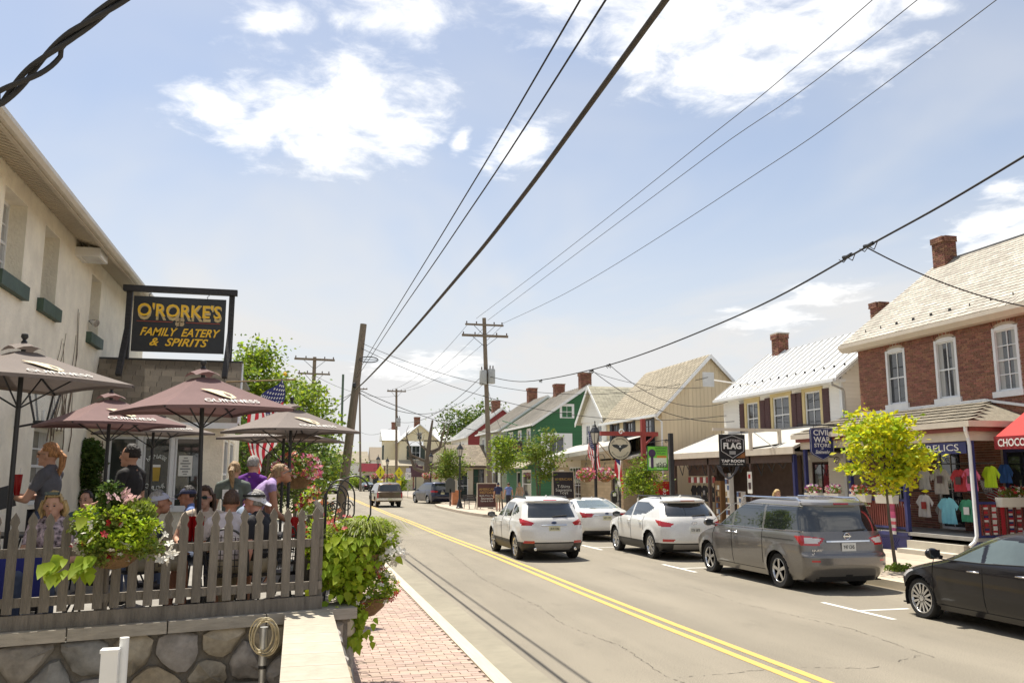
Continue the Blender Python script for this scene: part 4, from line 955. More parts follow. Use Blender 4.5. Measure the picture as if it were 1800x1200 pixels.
# ------------------------------------------------------------------ green, sage and red houses
def street_house(name, label, x0, y0, y1, depth, ez, rz_, wm_, side_m, roof_m, wins, gwins=(), chim=(), ex=.2, door=None, boards=True, gable_boards=True, tilem=None):
    h = T(name, label, 'house', (x0, (y0 + y1) / 2, .15), world=True); F = Fr((x0, 0, 0), (0, 1, 0), (-1, 0, 0)); FG = Fr((x0, y0, 0), (1, 0, 0), (0, -1, 0))
    g = MB(); ops = list(wins) + ([door] if door else []); wall_mesh(g, F, y0, y1, .1, ez, ops, .1); w = g.build('wall', wm_, h)
    g = MB(); wall_mesh(g, FG, 0, depth, .1, ez, [q[:4] for q in gwins if q[3] < ez], .1, top=[(0, ez), (depth, ez), (depth / 2, rz_)]); g.quad((x0 + depth, y1, .1), (x0, y1, .1), (x0, y1, ez), (x0 + depth, y1, ez)); g.add([(x0, y1, ez), (x0 + depth / 2, y1, rz_), (x0 + depth, y1, ez)], [(0, 1, 2)]); w2 = g.build('wall', side_m, h)
    if boards: siding(w, F, y0, y1, .2, ez, [(a - .1, b - .0 + .1, c, d + .1) for a, b, c, d in ops], wm_, ex)
    if gable_boards: siding(w2, FG, 0, depth, .2, ez, [(q[0] - .12, q[1] + .12, q[2] - .1, q[3] + .12) for q in gwins], side_m, ex, gable=(depth / 2, rz_))
    for q in wins: window(h, F, *q, c=-.03, cols=1, rows=2, casing=.12)
    if door: window(h, F, *door, c=-.05, cols=1, rows=1, sash=False, name='door', fm=TRIM)
    for q in gwins: window(h, FG, *q[:4], c=.0 if q[3] >= ez else -.03, cols=2, rows=2, casing=.12)
    gable_roof(h, x0, x0 + depth, y0, y1, ez, rz_, roof_m, tile=tilem)
    for c in chim: chimney(h, *c, BRICKC, cap=True)
    k_ = (rz_ - ez) / (depth / 2); y = y0 - .2
    while y < y1 + .25: MB().beam((x0 - .33, y, ez - .33 * k_ + .125), (x0 + depth / 2, y, rz_ + .125), .03, .05).build('seam', roof_m, h); y += .55
    return h
GREEN = mat('siding_green', (.028, .13, .05), .65, .14, 2, rnd=.06, bump=.1)
ROOFW = mat('roof_pale_metal', (.46, .43, .38), .5, .12, 2, bump=.05, big=.08)
gh = street_house('green_house', 'green clapboard house with white blocked window and pale roof', 16.5, 58.9, 67.4, 8.0, 6.05, 8.75, GREEN, GREEN, ROOFW, [(60.3, 61.2, 3.6, 5.6), (62.9, 63.8, 3.6, 5.6), (65.5, 66.4, 3.6, 5.6), (60.2, 62.6, .8, 2.6)], [(1.9, 2.75, 6.4, 7.3), (.95, 2.1, 2.6, 5.1)], [(20.1, 20.9, 59.3, 60.0, 8.2, 9.75), (20.1, 20.9, 65.8, 66.5, 8.2, 9.6)], .2, (63.4, 64.5, .2, 2.6))
FGr = Fr((16.5, 58.9, 0), (1, 0, 0), (0, -1, 0)); g = MB(); FGr.box(g, .35, .93, 2.4, 5.3, .0, .05); FGr.box(g, 2.12, 2.7, 2.4, 5.3, .0, .05); FGr.box(g, .93, 2.12, 5.12, 5.3, 0, .05); g.build('window_surround', TRIM, gh)
MB().box(16.30, 16.48, 58.9, 67.4, 3.0, 3.25).build('band', GREEN, gh)
g = MB(); g.prism([(15.5, 58.9, 2.9), (16.5, 58.9, 3.4), (16.5, 58.9, 3.3), (15.5, 58.9, 2.8)], (0, 8.5, 0)); g.build('shop_roof', SHT, gh)
SAGE = mat('siding_sage', (.50, .52, .45), .65, .06, 2, rnd=.04)
street_house('sage_house', 'pale sage clapboard house with white metal roof and dark eave', 16.5, 69.6, 78.2, 8.0, 6.2, 8.95, SAGE, SAGE, ROOFW, [(71, 71.9, 3.8, 5.6), (73.6, 74.5, 3.8, 5.6), (76.2, 77.1, 3.8, 5.6), (71, 73, .8, 2.6)], [], [(20.1, 20.9, 74, 74.8, 8.4, 10.1)], .2, (75, 76, .2, 2.6))
REDS = mat('siding_red', (.25, .035, .035), .65, .1, 2, rnd=.06)
street_house('red_house', 'dark red gabled house with white metal roof near the cabin', 16.5, 84, 93, 7.0, 6.3, 9.0, SIDW, REDS, MROOF, [(86, 87, 3.8, 5.6), (89, 90, 3.8, 5.6)], [(1.3, 2.2, 3.9, 5.3)], [(19.5, 20.3, 86, 86.8, 8.4, 10.0)], .22)
# shingled cabin
cb = T('shingle_cabin', 'small cream cabin with brown shingle roof and glazed door', 'shop', (15.3, 74, .15), world=True)
FC = Fr((13.3, 74.2, 0), (1, 0, 0), (0, -1, 0)); ops = [(1.75, 2.75, .5, 2.9), (.35, 1.3, .2, 2.7), (2.95, 3.9, .2, 2.7)]
g = MB(); wall_mesh(g, FC, 0, 4.4, .1, 3.2, ops, .1); g.quad((13.3, 80, .1), (13.3, 74.2, .1), (13.3, 74.2, 3.2), (13.3, 80, 3.2)); cwl = g.build('wall', CREAMP, cb)
window(cb, FC, 1.75, 2.75, .5, 2.9, c=-.04, cols=2, rows=4, fm=DKB); window(cb, FC, .35, 1.3, .2, 2.7, c=-.04, cols=1, rows=2, name='door'); window(cb, FC, 2.95, 3.9, .2, 2.7, c=-.04, cols=2, rows=3, name='door')
g = MB(); g.prism([(13.0, 73.7, 3.15), (13.0, 77, 5.1), (13.0, 80.3, 3.15), (13.0, 80.3, 3.05), (13.0, 77, 4.98), (13.0, 73.7, 3.05)], (5.1, 0, 0)); crf = g.build('roof', SHG, cb)
up = Vector((0, 3.3, 1.95)); L_ = up.length; up.normalize(); tiles(crf, (13.0, 73.7, 3.16), (1, 0, 0), up, 5.1, L_, .35, .24, SHG, 'shingle')
MB().box(13.0, 18.1, 73.62, 73.7, 3.0, 3.14).build('fascia', DKB, cb)
# cream house where the street bends
ch = T('cream_house', 'cream gabled house with white roof behind the bare pollarded tree', 'house', (17, 150, 0), world=True)
CRM = mat('siding_cream', (.74, .66, .47), .7, .06, 2)
FH = Fr((17.3, 150, 0), (1, 0, 0), (0, -1, 0)); ops = [(1.5, 4.2, 5.2, 8.6)]
g = MB(); wall_mesh(g, FH, 0, 7.0, 0, 8.4, ops, .1, top=[(0, 8.4), (7, 8.4), (3.5, 11.3)]); g.quad((24.3, 152, 0), (34, 152, 0), (34, 152, 8.4), (24.3, 152, 8.4)); g.quad((17.3, 160, 0), (17.3, 150, 0), (17.3, 150, 8.4), (17.3, 160, 8.4)); g.build('wall', CRM, ch)
DKG = mat('shutter_green', (.03, .045, .035), .6)
window(ch, FH, 2.2, 3.6, 5.2, 7.6, c=-.02, cols=2, rows=2)
for a in (1.3, 3.65): g = MB(); FH.box(g, a, a + .85, 5.2, 7.6, .0, .08); g.build('shutter', DKG, ch)
window(ch, FH, 3.1, 3.9, 8.7, 9.9, c=.02, cols=2, rows=2)
gable_roof(ch, 17.3, 24.3, 150, 160, 8.4, 11.3, MROOF, over=.5, ov_y=.4)
g = MB(); g.prism([(24, 151.4, 8.4), (24, 156, 11.0), (24, 161, 8.4)], (11, 0, 0)); g.build('wing_roof', MROOF, ch)
g = MB(); g.prism([(14.5, 152, 8.6), (14.5, 155, 10.6), (14.5, 158, 8.6)], (3.2, 0, 0)); g.build('wing_roof', MROOF, ch); MB().box(15, 17.3, 152.5, 158, 0, 8.6).build('wing_wall', CRM, ch)
for y in (153.6, 155.4): g = MB(); g.box(14.9, 15.0, y, y + 1, 5.2, 7.8); g.build('shutter', DKG, ch)
chimney(ch, 20.3, 21.3, 153, 154, 10.5, 12.8, BRICKC); chimney(ch, 16.6, 17.6, 156, 157, 9.5, 12, BRICKC)
g = MB(); g.prism([(14.2, 147, 4.0), (23, 147, 4.0), (23, 150, 5.0), (14.2, 150, 5.0)], (0, 0, .12)); g.build('porch_roof', SHT, ch)
for x in (14.5, 17, 19.5, 22.5): MB().box(x - .1, x + .1, 147.2, 147.4, 0, 4).build('post', REDW, ch)
# ------------------------------------------------------------------ vehicles
CGLASS = glass('car_glass', (.012, .015, .016), .02)
CGLASS2 = glass('car_glass_clear', (.10, .13, .125), .02)
TAIL = mat('tail_lens', (.42, .015, .02), .12, .15, 8, coat=.8); TAILW = mat('clear_lens', (.62, .60, .58), .12, .1, 10, coat=.8)
TYRE = mat('tyre', (.016, .016, .016), .85, .2, 14, bump=.15)
ALLOY = mat('alloy', (.58, .58, .58), .25, .06, 4, metal=.85)
UNDER = mat('underbody', (.010, .010, .010), .95)
def paint(name, col, flake=.06, metal=.0): return mat(name, col, .32, flake, 30, coat=.9, metal=metal, spec=.5)
def smooth_interp(tab):
    zs = np.array([t[0] for t in tab], float); ys = np.array([t[1] for t in tab], float)
    h = np.diff(zs); d = np.diff(ys) / h; m = np.zeros(len(zs)); m[0], m[-1] = d[0], d[-1]
    for i in range(1, len(zs) - 1):
        m[i] = 0 if d[i - 1] * d[i] <= 0 else 2 * d[i - 1] * d[i] / (d[i - 1] + d[i])
    def f(z):
        z = min(max(z, zs[0]), zs[-1]); i = min(int(np.searchsorted(zs, z, 'right')) - 1, len(h) - 1); i = max(i, 0); t = (z - zs[i]) / h[i]
        return float((2*t**3-3*t**2+1)*ys[i] + (t**3-2*t**2+t)*h[i]*m[i] + (-2*t**3+3*t**2)*ys[i+1] + (t**3-t**2)*h[i]*m[i+1])
    return f
def inpoly(p, poly):
    x, y = p; c = False; n = len(poly)
    for i in range(n):
        x1, y1 = poly[i]; x2, y2 = poly[(i + 1) % n]
        if (y1 > y) != (y2 > y) and x < (x2 - x1) * (y - y1) / (y2 - y1) + x1: c = not c
    return c
class Car:
    def __init__(s, name, label, loc, rz, spec, group=None, cat='car', step=.035):
        s.sp = spec; s.t = T(name, label, cat, loc, rz, group)
        s.f = smooth_interp(spec['front']); s.r = smooth_interp(spec['rear']); s.w = smooth_interp(spec['hw']); s.cf = spec.get('cf', .38); s.cr = spec.get('cr', .22)
        s.p = spec.get('p', 3.2); s.pr = spec.get('pr', 3.2); s.H = spec['hw'][-1][0]; s.z0 = spec['hw'][0][0]; s.step = step
        s.body()
    def taper(s, y):
        k = s.sp.get('taper', .05); L = s.sp['L'] / 2; a = abs(y / L); return 1 - k * max(0, a - .25) ** 2.2 / .53
    def bulge(s, y, z):
        o = 0
        for wy in s.sp['axles']:
            d = math.hypot(y - wy, z - s.sp['wr']) - s.sp['ar']; o += .022 * math.exp(-(d / .07) ** 2)
        return o
    def side_x(s, y, z): return s.w(z) * s.taper(y) + s.bulge(y, z)
    def rear_y(s, x, z):
        b = min(1, abs(x) / (s.w(z) * s.taper(s.r(z)))); return s.r(z) + s.cr * b ** s.pr
    def front_y(s, x, z):
        b = min(1, abs(x) / (s.w(z) * s.taper(s.f(z)))); return s.f(z) - s.cf * b ** s.p
    def body(s):
        sp = s.sp; zs = [s.z0]; z = s.z0
        while z < s.H - 1e-4:
            sl = max(abs(s.f(z + .01) - s.f(z)), abs(s.r(z + .01) - s.r(z)), abs(s.w(z + .01) - s.w(z)) * 1.2) / .01
            z = min(s.H, z + max(.004, min(s.step, s.step * 1.6 / max(sl, .01)))); zs.append(z)
        NF = int(2 * s.w(.7) / s.step); NS = int(sp['L'] / (s.step * 1.15)); V = []; N = None; seg = []
        for z in zs:
            yf, yr, hw = s.f(z), s.r(z), s.w(z); row = []
            fa = hw * s.taper(yf); ra = hw * s.taper(yr)
            for i in range(NF + 1):
                b = -1 + 2 * i / NF; b = math.copysign(1 - (1 - abs(b)) ** 1.25, b) if b else 0; row.append((b * fa, yf - s.cf * abs(b) ** s.p, z))
            a, c = yf - s.cf, yr + s.cr
            for i in range(1, NS):
                y = a + (c - a) * i / NS; t_ = i / NS; x = s.w(z) * s.taper(y)
                row.append((x + s.bulge(y, z), y, z))
            for i in range(NF + 1):
                b = 1 - 2 * i / NF; b = math.copysign(1 - (1 - abs(b)) ** 1.25, b) if b else 0; row.append((b * ra, yr + s.cr * abs(b) ** s.pr, z))
            for i in range(1, NS):
                y = c + (a - c) * i / NS; x = s.w(z) * s.taper(y); row.append((-x - s.bulge(y, z), y, z))
            V += row; N = len(row)
        V = np.array(V)
        # snap to wheel arch circles
        nside = (np.arange(len(V)) % N); isS = ((nside > NF) & (nside < NF + NS)) | (nside > 2 * NF + NS)
        for wy in sp['axles']:
            d = np.hypot(V[:, 1] - wy, V[:, 2] - sp['wr']); k = isS & (np.abs(d - sp['ar']) < s.step * .55) & (V[:, 2] > s.z0 + .02)
            sc = sp['ar'] / d[k]; V[k, 1] = wy + (V[k, 1] - wy) * sc; V[k, 2] = sp['wr'] + (V[k, 2] - sp['wr']) * sc
        reg = {}
        M_ = len(zs)
        for i in range(M_ - 1):
            for j in range(N):
                j2 = (j + 1) % N; ids = (i * N + j, i * N + j2, (i + 1) * N + j2, (i + 1) * N + j); c = V[list(ids)].mean(0)
                sg = 'F' if j < NF else 'S' if j < NF + NS else 'R' if j < 2 * NF + NS else 'S'
                if sg == 'S' and any(math.hypot(c[1] - wy, c[2] - sp['wr']) < sp['ar'] for wy in sp['axles']): continue
                reg.setdefault(s.classify(sg, c), []).append(ids)
        top = [(M_ - 1) * N + j for j in range(N)]
        reg.setdefault('body', []).append(tuple(top))
        mats = sp['mats']
        for k, fs in reg.items():
            used = sorted({i for f in fs for i in f}); mp = {u: q for q, u in enumerate(used)}
            g = MB(); g.v = [tuple(V[u]) for u in used]; g.f = [tuple(mp[i] for i in f)[::-1] for f in fs]; g.m = [0] * len(fs)
            nm = k.split(':')[0]; g.build(nm, mats.get(k, mats.get(nm, mats['body'])), s.t, 'all')
        hw0 = s.w(s.z0); g = MB(); g.box(-hw0 + .02, hw0 - .02, s.r(s.z0) + .1, s.f(s.z0) - .1, s.z0 + .0, s.z0 + .02); g.build('underbody', UNDER, s.t)
        for wy in sp['axles']:
            for sd in (-1, 1):
                n = 14; r_ = sp['ar'] + .01; vs = []; x1 = sd * (s.side_x(wy, sp['wr'] + .2) - .03); x0 = sd * (s.side_x(wy, .6) - .34)
                for i in range(n + 1):
                    a = math.pi * (-.12 + 1.24 * i / n); vs += [(x1, wy + r_ * math.cos(a), sp['wr'] + r_ * math.sin(a)), (x0, wy + r_ * math.cos(a), sp['wr'] + r_ * math.sin(a))]
                g = MB(); g.add(vs, [(2 * i, 2 * i + 1, 2 * i + 3, 2 * i + 2) for i in range(n)]); g.add([vs[2 * i + 1] for i in range(n + 1)], [tuple(range(n + 1))]); g.build('wheel_well', UNDER, s.t)
                s.wheel(sd, wy)
        s.details()
    def classify(s, sg, c):
        sp = s.sp; y, z = c[1], c[2]; ax = abs(c[0])
        if sg == 'S':
            for i, w in enumerate(sp['sidewin']):
                if inpoly((y, z), w): return 'window:%d%d' % (i, c[0] > 0)
            for k, w in sp.get('side', {}).items():
                if inpoly((y, z), w): return '%s:%d' % (k, c[0] > 0)
        if sg == 'R':
            for k, w in sp.get('rearreg', {}).items():
                if inpoly((ax, z), w): return k + (':%d' % (c[0] > 0) if k in ('tail_light', 'reflector', 'tail_lens') else '')
        if sg == 'F':
            for k, w in sp.get('frontreg', {}).items():
                if inpoly((ax, z), w): return k + (':%d' % (c[0] > 0) if k == 'headlight' else '')
        if sp.get('clad') and z < sp['clad']: return 'cladding'
        return 'body'
    def wheel(s, sd, wy):
        sp = s.sp; r_ = sp['wr']; w = sp.get('tw', .21); rr = r_ * sp.get('rim', .70); xo = sd * (s.side_x(wy, r_ + .25) - .03); ax = (sd, 0, 0); c = (xo - sd * w, wy, r_)
        wt_ = bpy.data.objects.new('wheel', MB().lathe(c, [(rr * .5, .02), (rr * .98, .03), (rr * .98, w - .03), (rr * .5, w - .06)], 24, axis=ax).mesh('wheel', mat('wheel_barrel', (.05, .05, .05), .5, metal=.5), True)); link(wt_, s.t)
        MB().lathe(c, [(rr, .01), (r_ * .93, .0), (r_ * .985, .02), (r_, .045), (r_, w - .045), (r_ * .985, w - .015), (r_ * .93, w + .002), (rr, w - .005), (rr * .97, w - .03), (rr * .97, .03)], 36, axis=ax).build('tyre', TYRE, wt_, True)
        g = MB(); n = sp.get('spokes', 5); o = Vector((xo + sd * .002, wy, r_))
        g.lathe(c, [(rr * .90, w - .03), (rr * .99, w - .03), (rr * 1.01, w - .004), (rr * .955, w - .002), (rr * .90, w - .03)], 32, axis=ax)
        for k in range(n):
            for dv in ((-.10, .10) if sp.get('twin') else (0,)):
                a = 2 * math.pi * k / n + .3; d = Vector((0, math.cos(a), math.sin(a))); a2 = a + dv * 2.4; d2 = Vector((0, math.cos(a2), math.sin(a2))); t = Vector((0, -d.z, d.y)); sw_ = rr * (.085 if sp.get('twin') else .15)
                p0, p1 = o + d * rr * .16 - Vector((sd * .012, 0, 0)), o + d2 * rr * .95 - Vector((sd * .012, 0, 0))
                g.prism([p0 - t * sw_ * .8, p0 + t * sw_ * .8, p1 + t * sw_ * .95, p1 - t * sw_ * .95], (sd * -.03, 0, 0))
        g.lathe(c, [(.0, w - .04), (rr * .22, w - .03), (rr * .2, w - .004), (0, w - .0)], 16, axis=ax)
        g.build('rim', sp.get('rim_m', ALLOY), wt_, True)
    def side_tube(s, pts, r_, m, name, both=True):
        for sd in ((-1, 1) if both else (-1,)):
            P_ = []
            for (a, b_) in zip(pts[:-1], pts[1:]):
                for i in range(8): t = i / 8; y, z = a[0] + (b_[0] - a[0]) * t, a[1] + (b_[1] - a[1]) * t; P_.append((sd * (s.side_x(y, z) + r_ * .1), y, z))
            y, z = pts[-1]; P_.append((sd * (s.side_x(y, z) + r_ * .1), y, z)); MB().tube(P_, r_, 5).build(name, m, s.t, True)
    def rear_box(s, x0, x1, z0, z1, d, m, name, n=10, lift=.0):
        g = MB()
        for i in range(n):
            a, b_ = x0 + (x1 - x0) * i / n, x0 + (x1 - x0) * (i + 1) / n
            y0a, y0b, y1a, y1b = s.rear_y(a, z0) - lift, s.rear_y(b_, z0) - lift, s.rear_y(a, z1) - lift, s.rear_y(b_, z1) - lift
            g.prism([(a, y0a, z0), (b_, y0b, z0), (b_, y1b, z1), (a, y1a, z1)], (0, -d, 0))
        return g.build(name, m, s.t)
    def details(s):
        sp = s.sp; D_ = mat('panel_gap', (.008, .008, .008), .9)
        for ln_ in sp.get('gaps', []): s.side_tube(ln_, .006, D_, 'panel_gap')
        for (y, z) in sp.get('handles', []):
            for sd in (-1, 1):
                x = sd * s.side_x(y, z); MB().tube([(x - sd * .005, y + .10, z), (x + sd * .035, y + .075, z + .003), (x + sd * .035, y - .075, z + .003), (x - sd * .005, y - .10, z)], .014, 7).build('handle', sp.get('handle_m', CHROME), s.t, True)
        if 'mirror' in sp:
            y, z = sp['mirror']
            for sd in (-1, 1):
                x = s.side_x(y, z); g = MB(); g.ball((sd * (x + .15), y, z + .07), (.12, .07, .085), nu=12, nv=8); g.beam((sd * (x - .02), y, z + .01), (sd * (x + .1), y, z + .05), .05, .05); mo = g.build('mirror', sp.get('mirror_m', sp['mats']['body']), s.t, True)
                g = MB(); g.obox((sd * (x + .15), y - .066, z + .07), (.09, 0, 0), (0, .004, 0), (0, 0, .06)); g.build('mirror_glass', CGLASS, mo)
        if 'rails' in sp:
            y0, y1, x, z, m = sp['rails']
            for sd in (-1, 1):
                g = MB(); P_ = [(sd * x, y0, z - .05)] + [(sd * x, y0 + (y1 - y0) * (i + .5) / 10, z + .015) for i in range(10)] + [(sd * x, y1, z - .05)]; g.tube(P_, .022, 6); g.build('roof_rail', m, s.t, True)
        if 'crossbars' in sp:
            for y in sp['crossbars']: MB().beam((-sp['rails'][2], y, sp['rails'][3] + .02), (sp['rails'][2], y, sp['rails'][3] + .02), .05, .02).build('cross_bar', sp['rails'][4], s.t)
        if 'plate' in sp:
            z, txt, pc = sp['plate']; y = s.rear_y(0, z) - .012
            p = MB().box(-.155, .155, y - .006, y, z - .078, z + .078).build('license_plate', pc, s.t)
            lettering(txt, sp.get('plate_ink', INK), p, (0, y - .008, z), (1, 0, 0), (0, 0, 1), width=.24, height=.07)
        if 'badge' in sp:
            z, kind = sp['badge']; y = s.rear_y(0, z) - .01; g = MB()
            if kind == 'oval': g.lathe((0, y, z), [(0, 0), (.075, 0), (.07, .012), (0, .014)], 18, axis=(0, -1, 0)); [g.v.__setitem__(i, (v[0], v[1], z + (v[2] - z) * .45)) for i, v in enumerate(g.v)]; g.build('badge', mat('badge_blue', (.02, .04, .12), .3), s.t)
            elif kind == 'ring':
                g.tube([(.062 * math.cos(a * math.pi / 10), y, z + .062 * math.sin(a * math.pi / 10)) for a in range(21)], .010, 6); g.box(-.085, .085, y - .012, y + .004, z - .012, z + .012); g.build('badge', CHROME, s.t, True)
            else:
                g.tube([(.08 * math.cos(a * math.pi / 10), y, z + .045 * math.sin(a * math.pi / 10)) for a in range(21)], .007, 6); g.beam((-.03, y, z - .035), (-.02, y, z + .035), .014, .012); g.beam((.02, y, z - .035), (.03, y, z + .035), .014, .012); g.beam((-.03, y, z - .005), (.03, y, z + .005), .012, .012); g.build('badge', CHROME, s.t, True)
        if 'wiper' in sp:
            z, x0, x1 = sp['wiper']; MB().tube([(x0, s.rear_y(x0, z) - .02, z), (x1, s.rear_y(x1, z + .02) - .025, z + .03)], .012, 5).build('wiper', BLACKP, s.t)
        if 'fin' in sp: y = sp['fin']; MB().prism([(-.015, y, s.H - .01), (-.015, y - .16, s.H - .02), (-.015, y - .15, s.H + .05)], (.03, 0, 0)).build('antenna_fin', sp['mats']['body'], s.t)
PLW = mat('plate_white', (.66, .66, .62), .5, .05); PLP = mat('plate_penn', (.60, .58, .40), .5, .1)
PWHITE = paint('paint_white', (.70, .69, .66)); PGREY = paint('paint_grey', (.17, .16, .15), .08, .5); PBLACK = mat('paint_black', (.008, .007, .009), .3, .06, 30, coat=.5, spec=.25); PBROWN = paint('paint_brown', (.085, .055, .03), .08, .3); PNAVY = paint('paint_navy', (.018, .018, .045), .06, .3)
escape = dict(L=4.52, axles=(1.345, -1.345), wr=.35, ar=.41, clad=.50, cf=.42, cr=.26, taper=.09, spokes=5, twin=True,
    front=[(.22, 2.0), (.45, 2.22), (.7, 2.24), (.85, 2.12), (.95, 1.85), (1.02, 1.5), (1.08, 1.15), (1.25, .85), (1.45, .5), (1.56, .22), (1.63, -.05), (1.665, -.35)],
    rear=[(.22, -2.02), (.36, -2.2), (.55, -2.27), (.75, -2.25), (.9, -2.20), (1.05, -2.15), (1.15, -2.08), (1.35, -1.92), (1.5, -1.80), (1.57, -1.80), (1.62, -1.6), (1.665, -1.1)],
    hw=[(.22, .80), (.4, .89), (.6, .915), (.85, .92), (1.0, .90), (1.07, .87), (1.3, .79), (1.5, .70), (1.58, .65), (1.63, .57), (1.665, .42)],
    sidewin=[[(.98, 1.09), (.04, 1.10), (.04, 1.50), (.36, 1.49)], [(-.04, 1.10), (-.86, 1.13), (-.80, 1.51), (-.04, 1.51)], [(-.93, 1.14), (-1.52, 1.26), (-1.34, 1.38), (-.88, 1.49)]],
    side={'tail_light': [(-1.66, 1.09), (-2.4, 1.13), (-2.4, .92), (-1.98, .93)]},
    rearreg={'rear_window': [(-.1, 1.12), (.66, 1.14), (.58, 1.50), (-.1, 1.51)], 'tail_light': [(.52, 1.0), (.95, 1.14), (.95, .92), (.60, .93)], 'reflector': [(.55, .52), (.8, .54), (.8, .45), (.55, .45)], 'skid': [(-.1, .48), (.55, .46), (.45, .28), (-.1, .28)]},
    frontreg={'headlight': [(.5, .7), (1, .72), (1, .88), (.55, .84)]},
    mats={'body': PWHITE, 'window': CGLASS, 'rear_window': CGLASS, 'tail_light': TAIL, 'reflector': TAIL, 'cladding': BLACKP, 'skid': mat('skid_grey', (.25, .24, .23), .5), 'headlight': TAILW},
    gaps=[[(.98, .55), (1.02, .9), (.99, 1.08)], [(0, .42), (0, 1.1)], [(-.95, .75), (-.90, 1.0), (-.92, 1.12)], [(.95, .44), (-.9, .44)]], handles=[(.18, .96), (-.68, .98)], handle_m=PWHITE, mirror=(.85, 1.05), mirror_m=BLACKP, rails=(-1.45, .25, .58, 1.64, BLACKP), plate=(.84, 'JKW 7386', PLP), badge=(1.0, 'oval'), wiper=(1.16, -.02, .40), fin=-1.3)
def cp_(d, **k): q = dict(d); q.update(k); return q
car = Car('sport_utility_car', 'white compact SUV driving away beside the yellow lines', (6.72, 24.42, 0), R(0), escape)
car.rear_box(-.35, .35, .93, .955, .02, CHROME, 'chrome_strip'); MB().lathe((-.55, -2.24, .33), [(.035, 0), (.04, .06), (.03, .062)], 12, axis=(0, -1, 0)).build('exhaust', CHROME, car.t, True); MB().lathe((.55, -2.24, .33), [(.035, 0), (.04, .06), (.03, .062)], 12, axis=(0, -1, 0)).build('exhaust', CHROME, car.t, True)
car.rear_box(-.62, .62, 1.545, 1.575, .05, PWHITE, 'spoiler'); car.rear_box(-.18, .18, 1.575, 1.595, .035, TAIL, 'brake_light')
santa = cp_(escape, L=4.69, axles=(1.35, -1.35), wr=.36, ar=.425, clad=.46, rear=[(.22, -2.08), (.36, -2.28), (.55, -2.36), (.75, -2.34), (.9, -2.30), (1.05, -2.24), (1.18, -2.15), (1.35, -1.98), (1.5, -1.82), (1.57, -1.84), (1.62, -1.6), (1.67, -1.1)], front=[(.22, 2.05), (.45, 2.28), (.7, 2.30), (.85, 2.18), (.95, 1.9), (1.02, 1.55), (1.08, 1.15), (1.25, .85), (1.45, .5), (1.56, .22), (1.63, -.05), (1.67, -.35)],
    hw=[(.22, .82), (.4, .91), (.6, .935), (.85, .94), (1.0, .92), (1.1, .88), (1.3, .80), (1.5, .70), (1.58, .65), (1.63, .57), (1.67, .42)],
    sidewin=[[(1.0, 1.08), (.04, 1.11), (.04, 1.50), (.36, 1.49)], [(-.04, 1.11), (-1.0, 1.20), (-1.42, 1.36), (-.9, 1.49), (-.04, 1.51)]], side={'tail_light': [(-1.66, 1.06), (-2.5, 1.02), (-2.5, .88), (-1.98, .90)]},
    rearreg={'rear_window': [(-.1, 1.14), (.70, 1.17), (.60, 1.50), (-.1, 1.51)], 'tail_light': [(.55, .97), (.98, 1.06), (.98, .86), (.66, .88)], 'reflector': [(.55, .56), (.85, .58), (.85, .50), (.6, .50)], 'skid': [(-.1, .45), (.6, .42), (.55, .28), (-.1, .28)]},
    plate=(.80, 'STK 5878', PLW), badge=(.98, 'h'), spokes=5, twin=True, handles=[(.18, .98), (-.70, 1.0)], rails=(-1.5, .25, .6, 1.655, BLACKP), crossbars=(-.2, -1.1), wiper=(1.17, -.02, .40))
car = Car('sport_utility_car', 'white SUV with black roof bars parked behind the white saloon', (10.42, 23.72, 0), R(-.6), santa)
car.rear_box(-.62, .62, 1.545, 1.58, .06, PWHITE, 'spoiler'); car.rear_box(-.2, .2, 1.555, 1.575, .075, TAIL, 'brake_light')
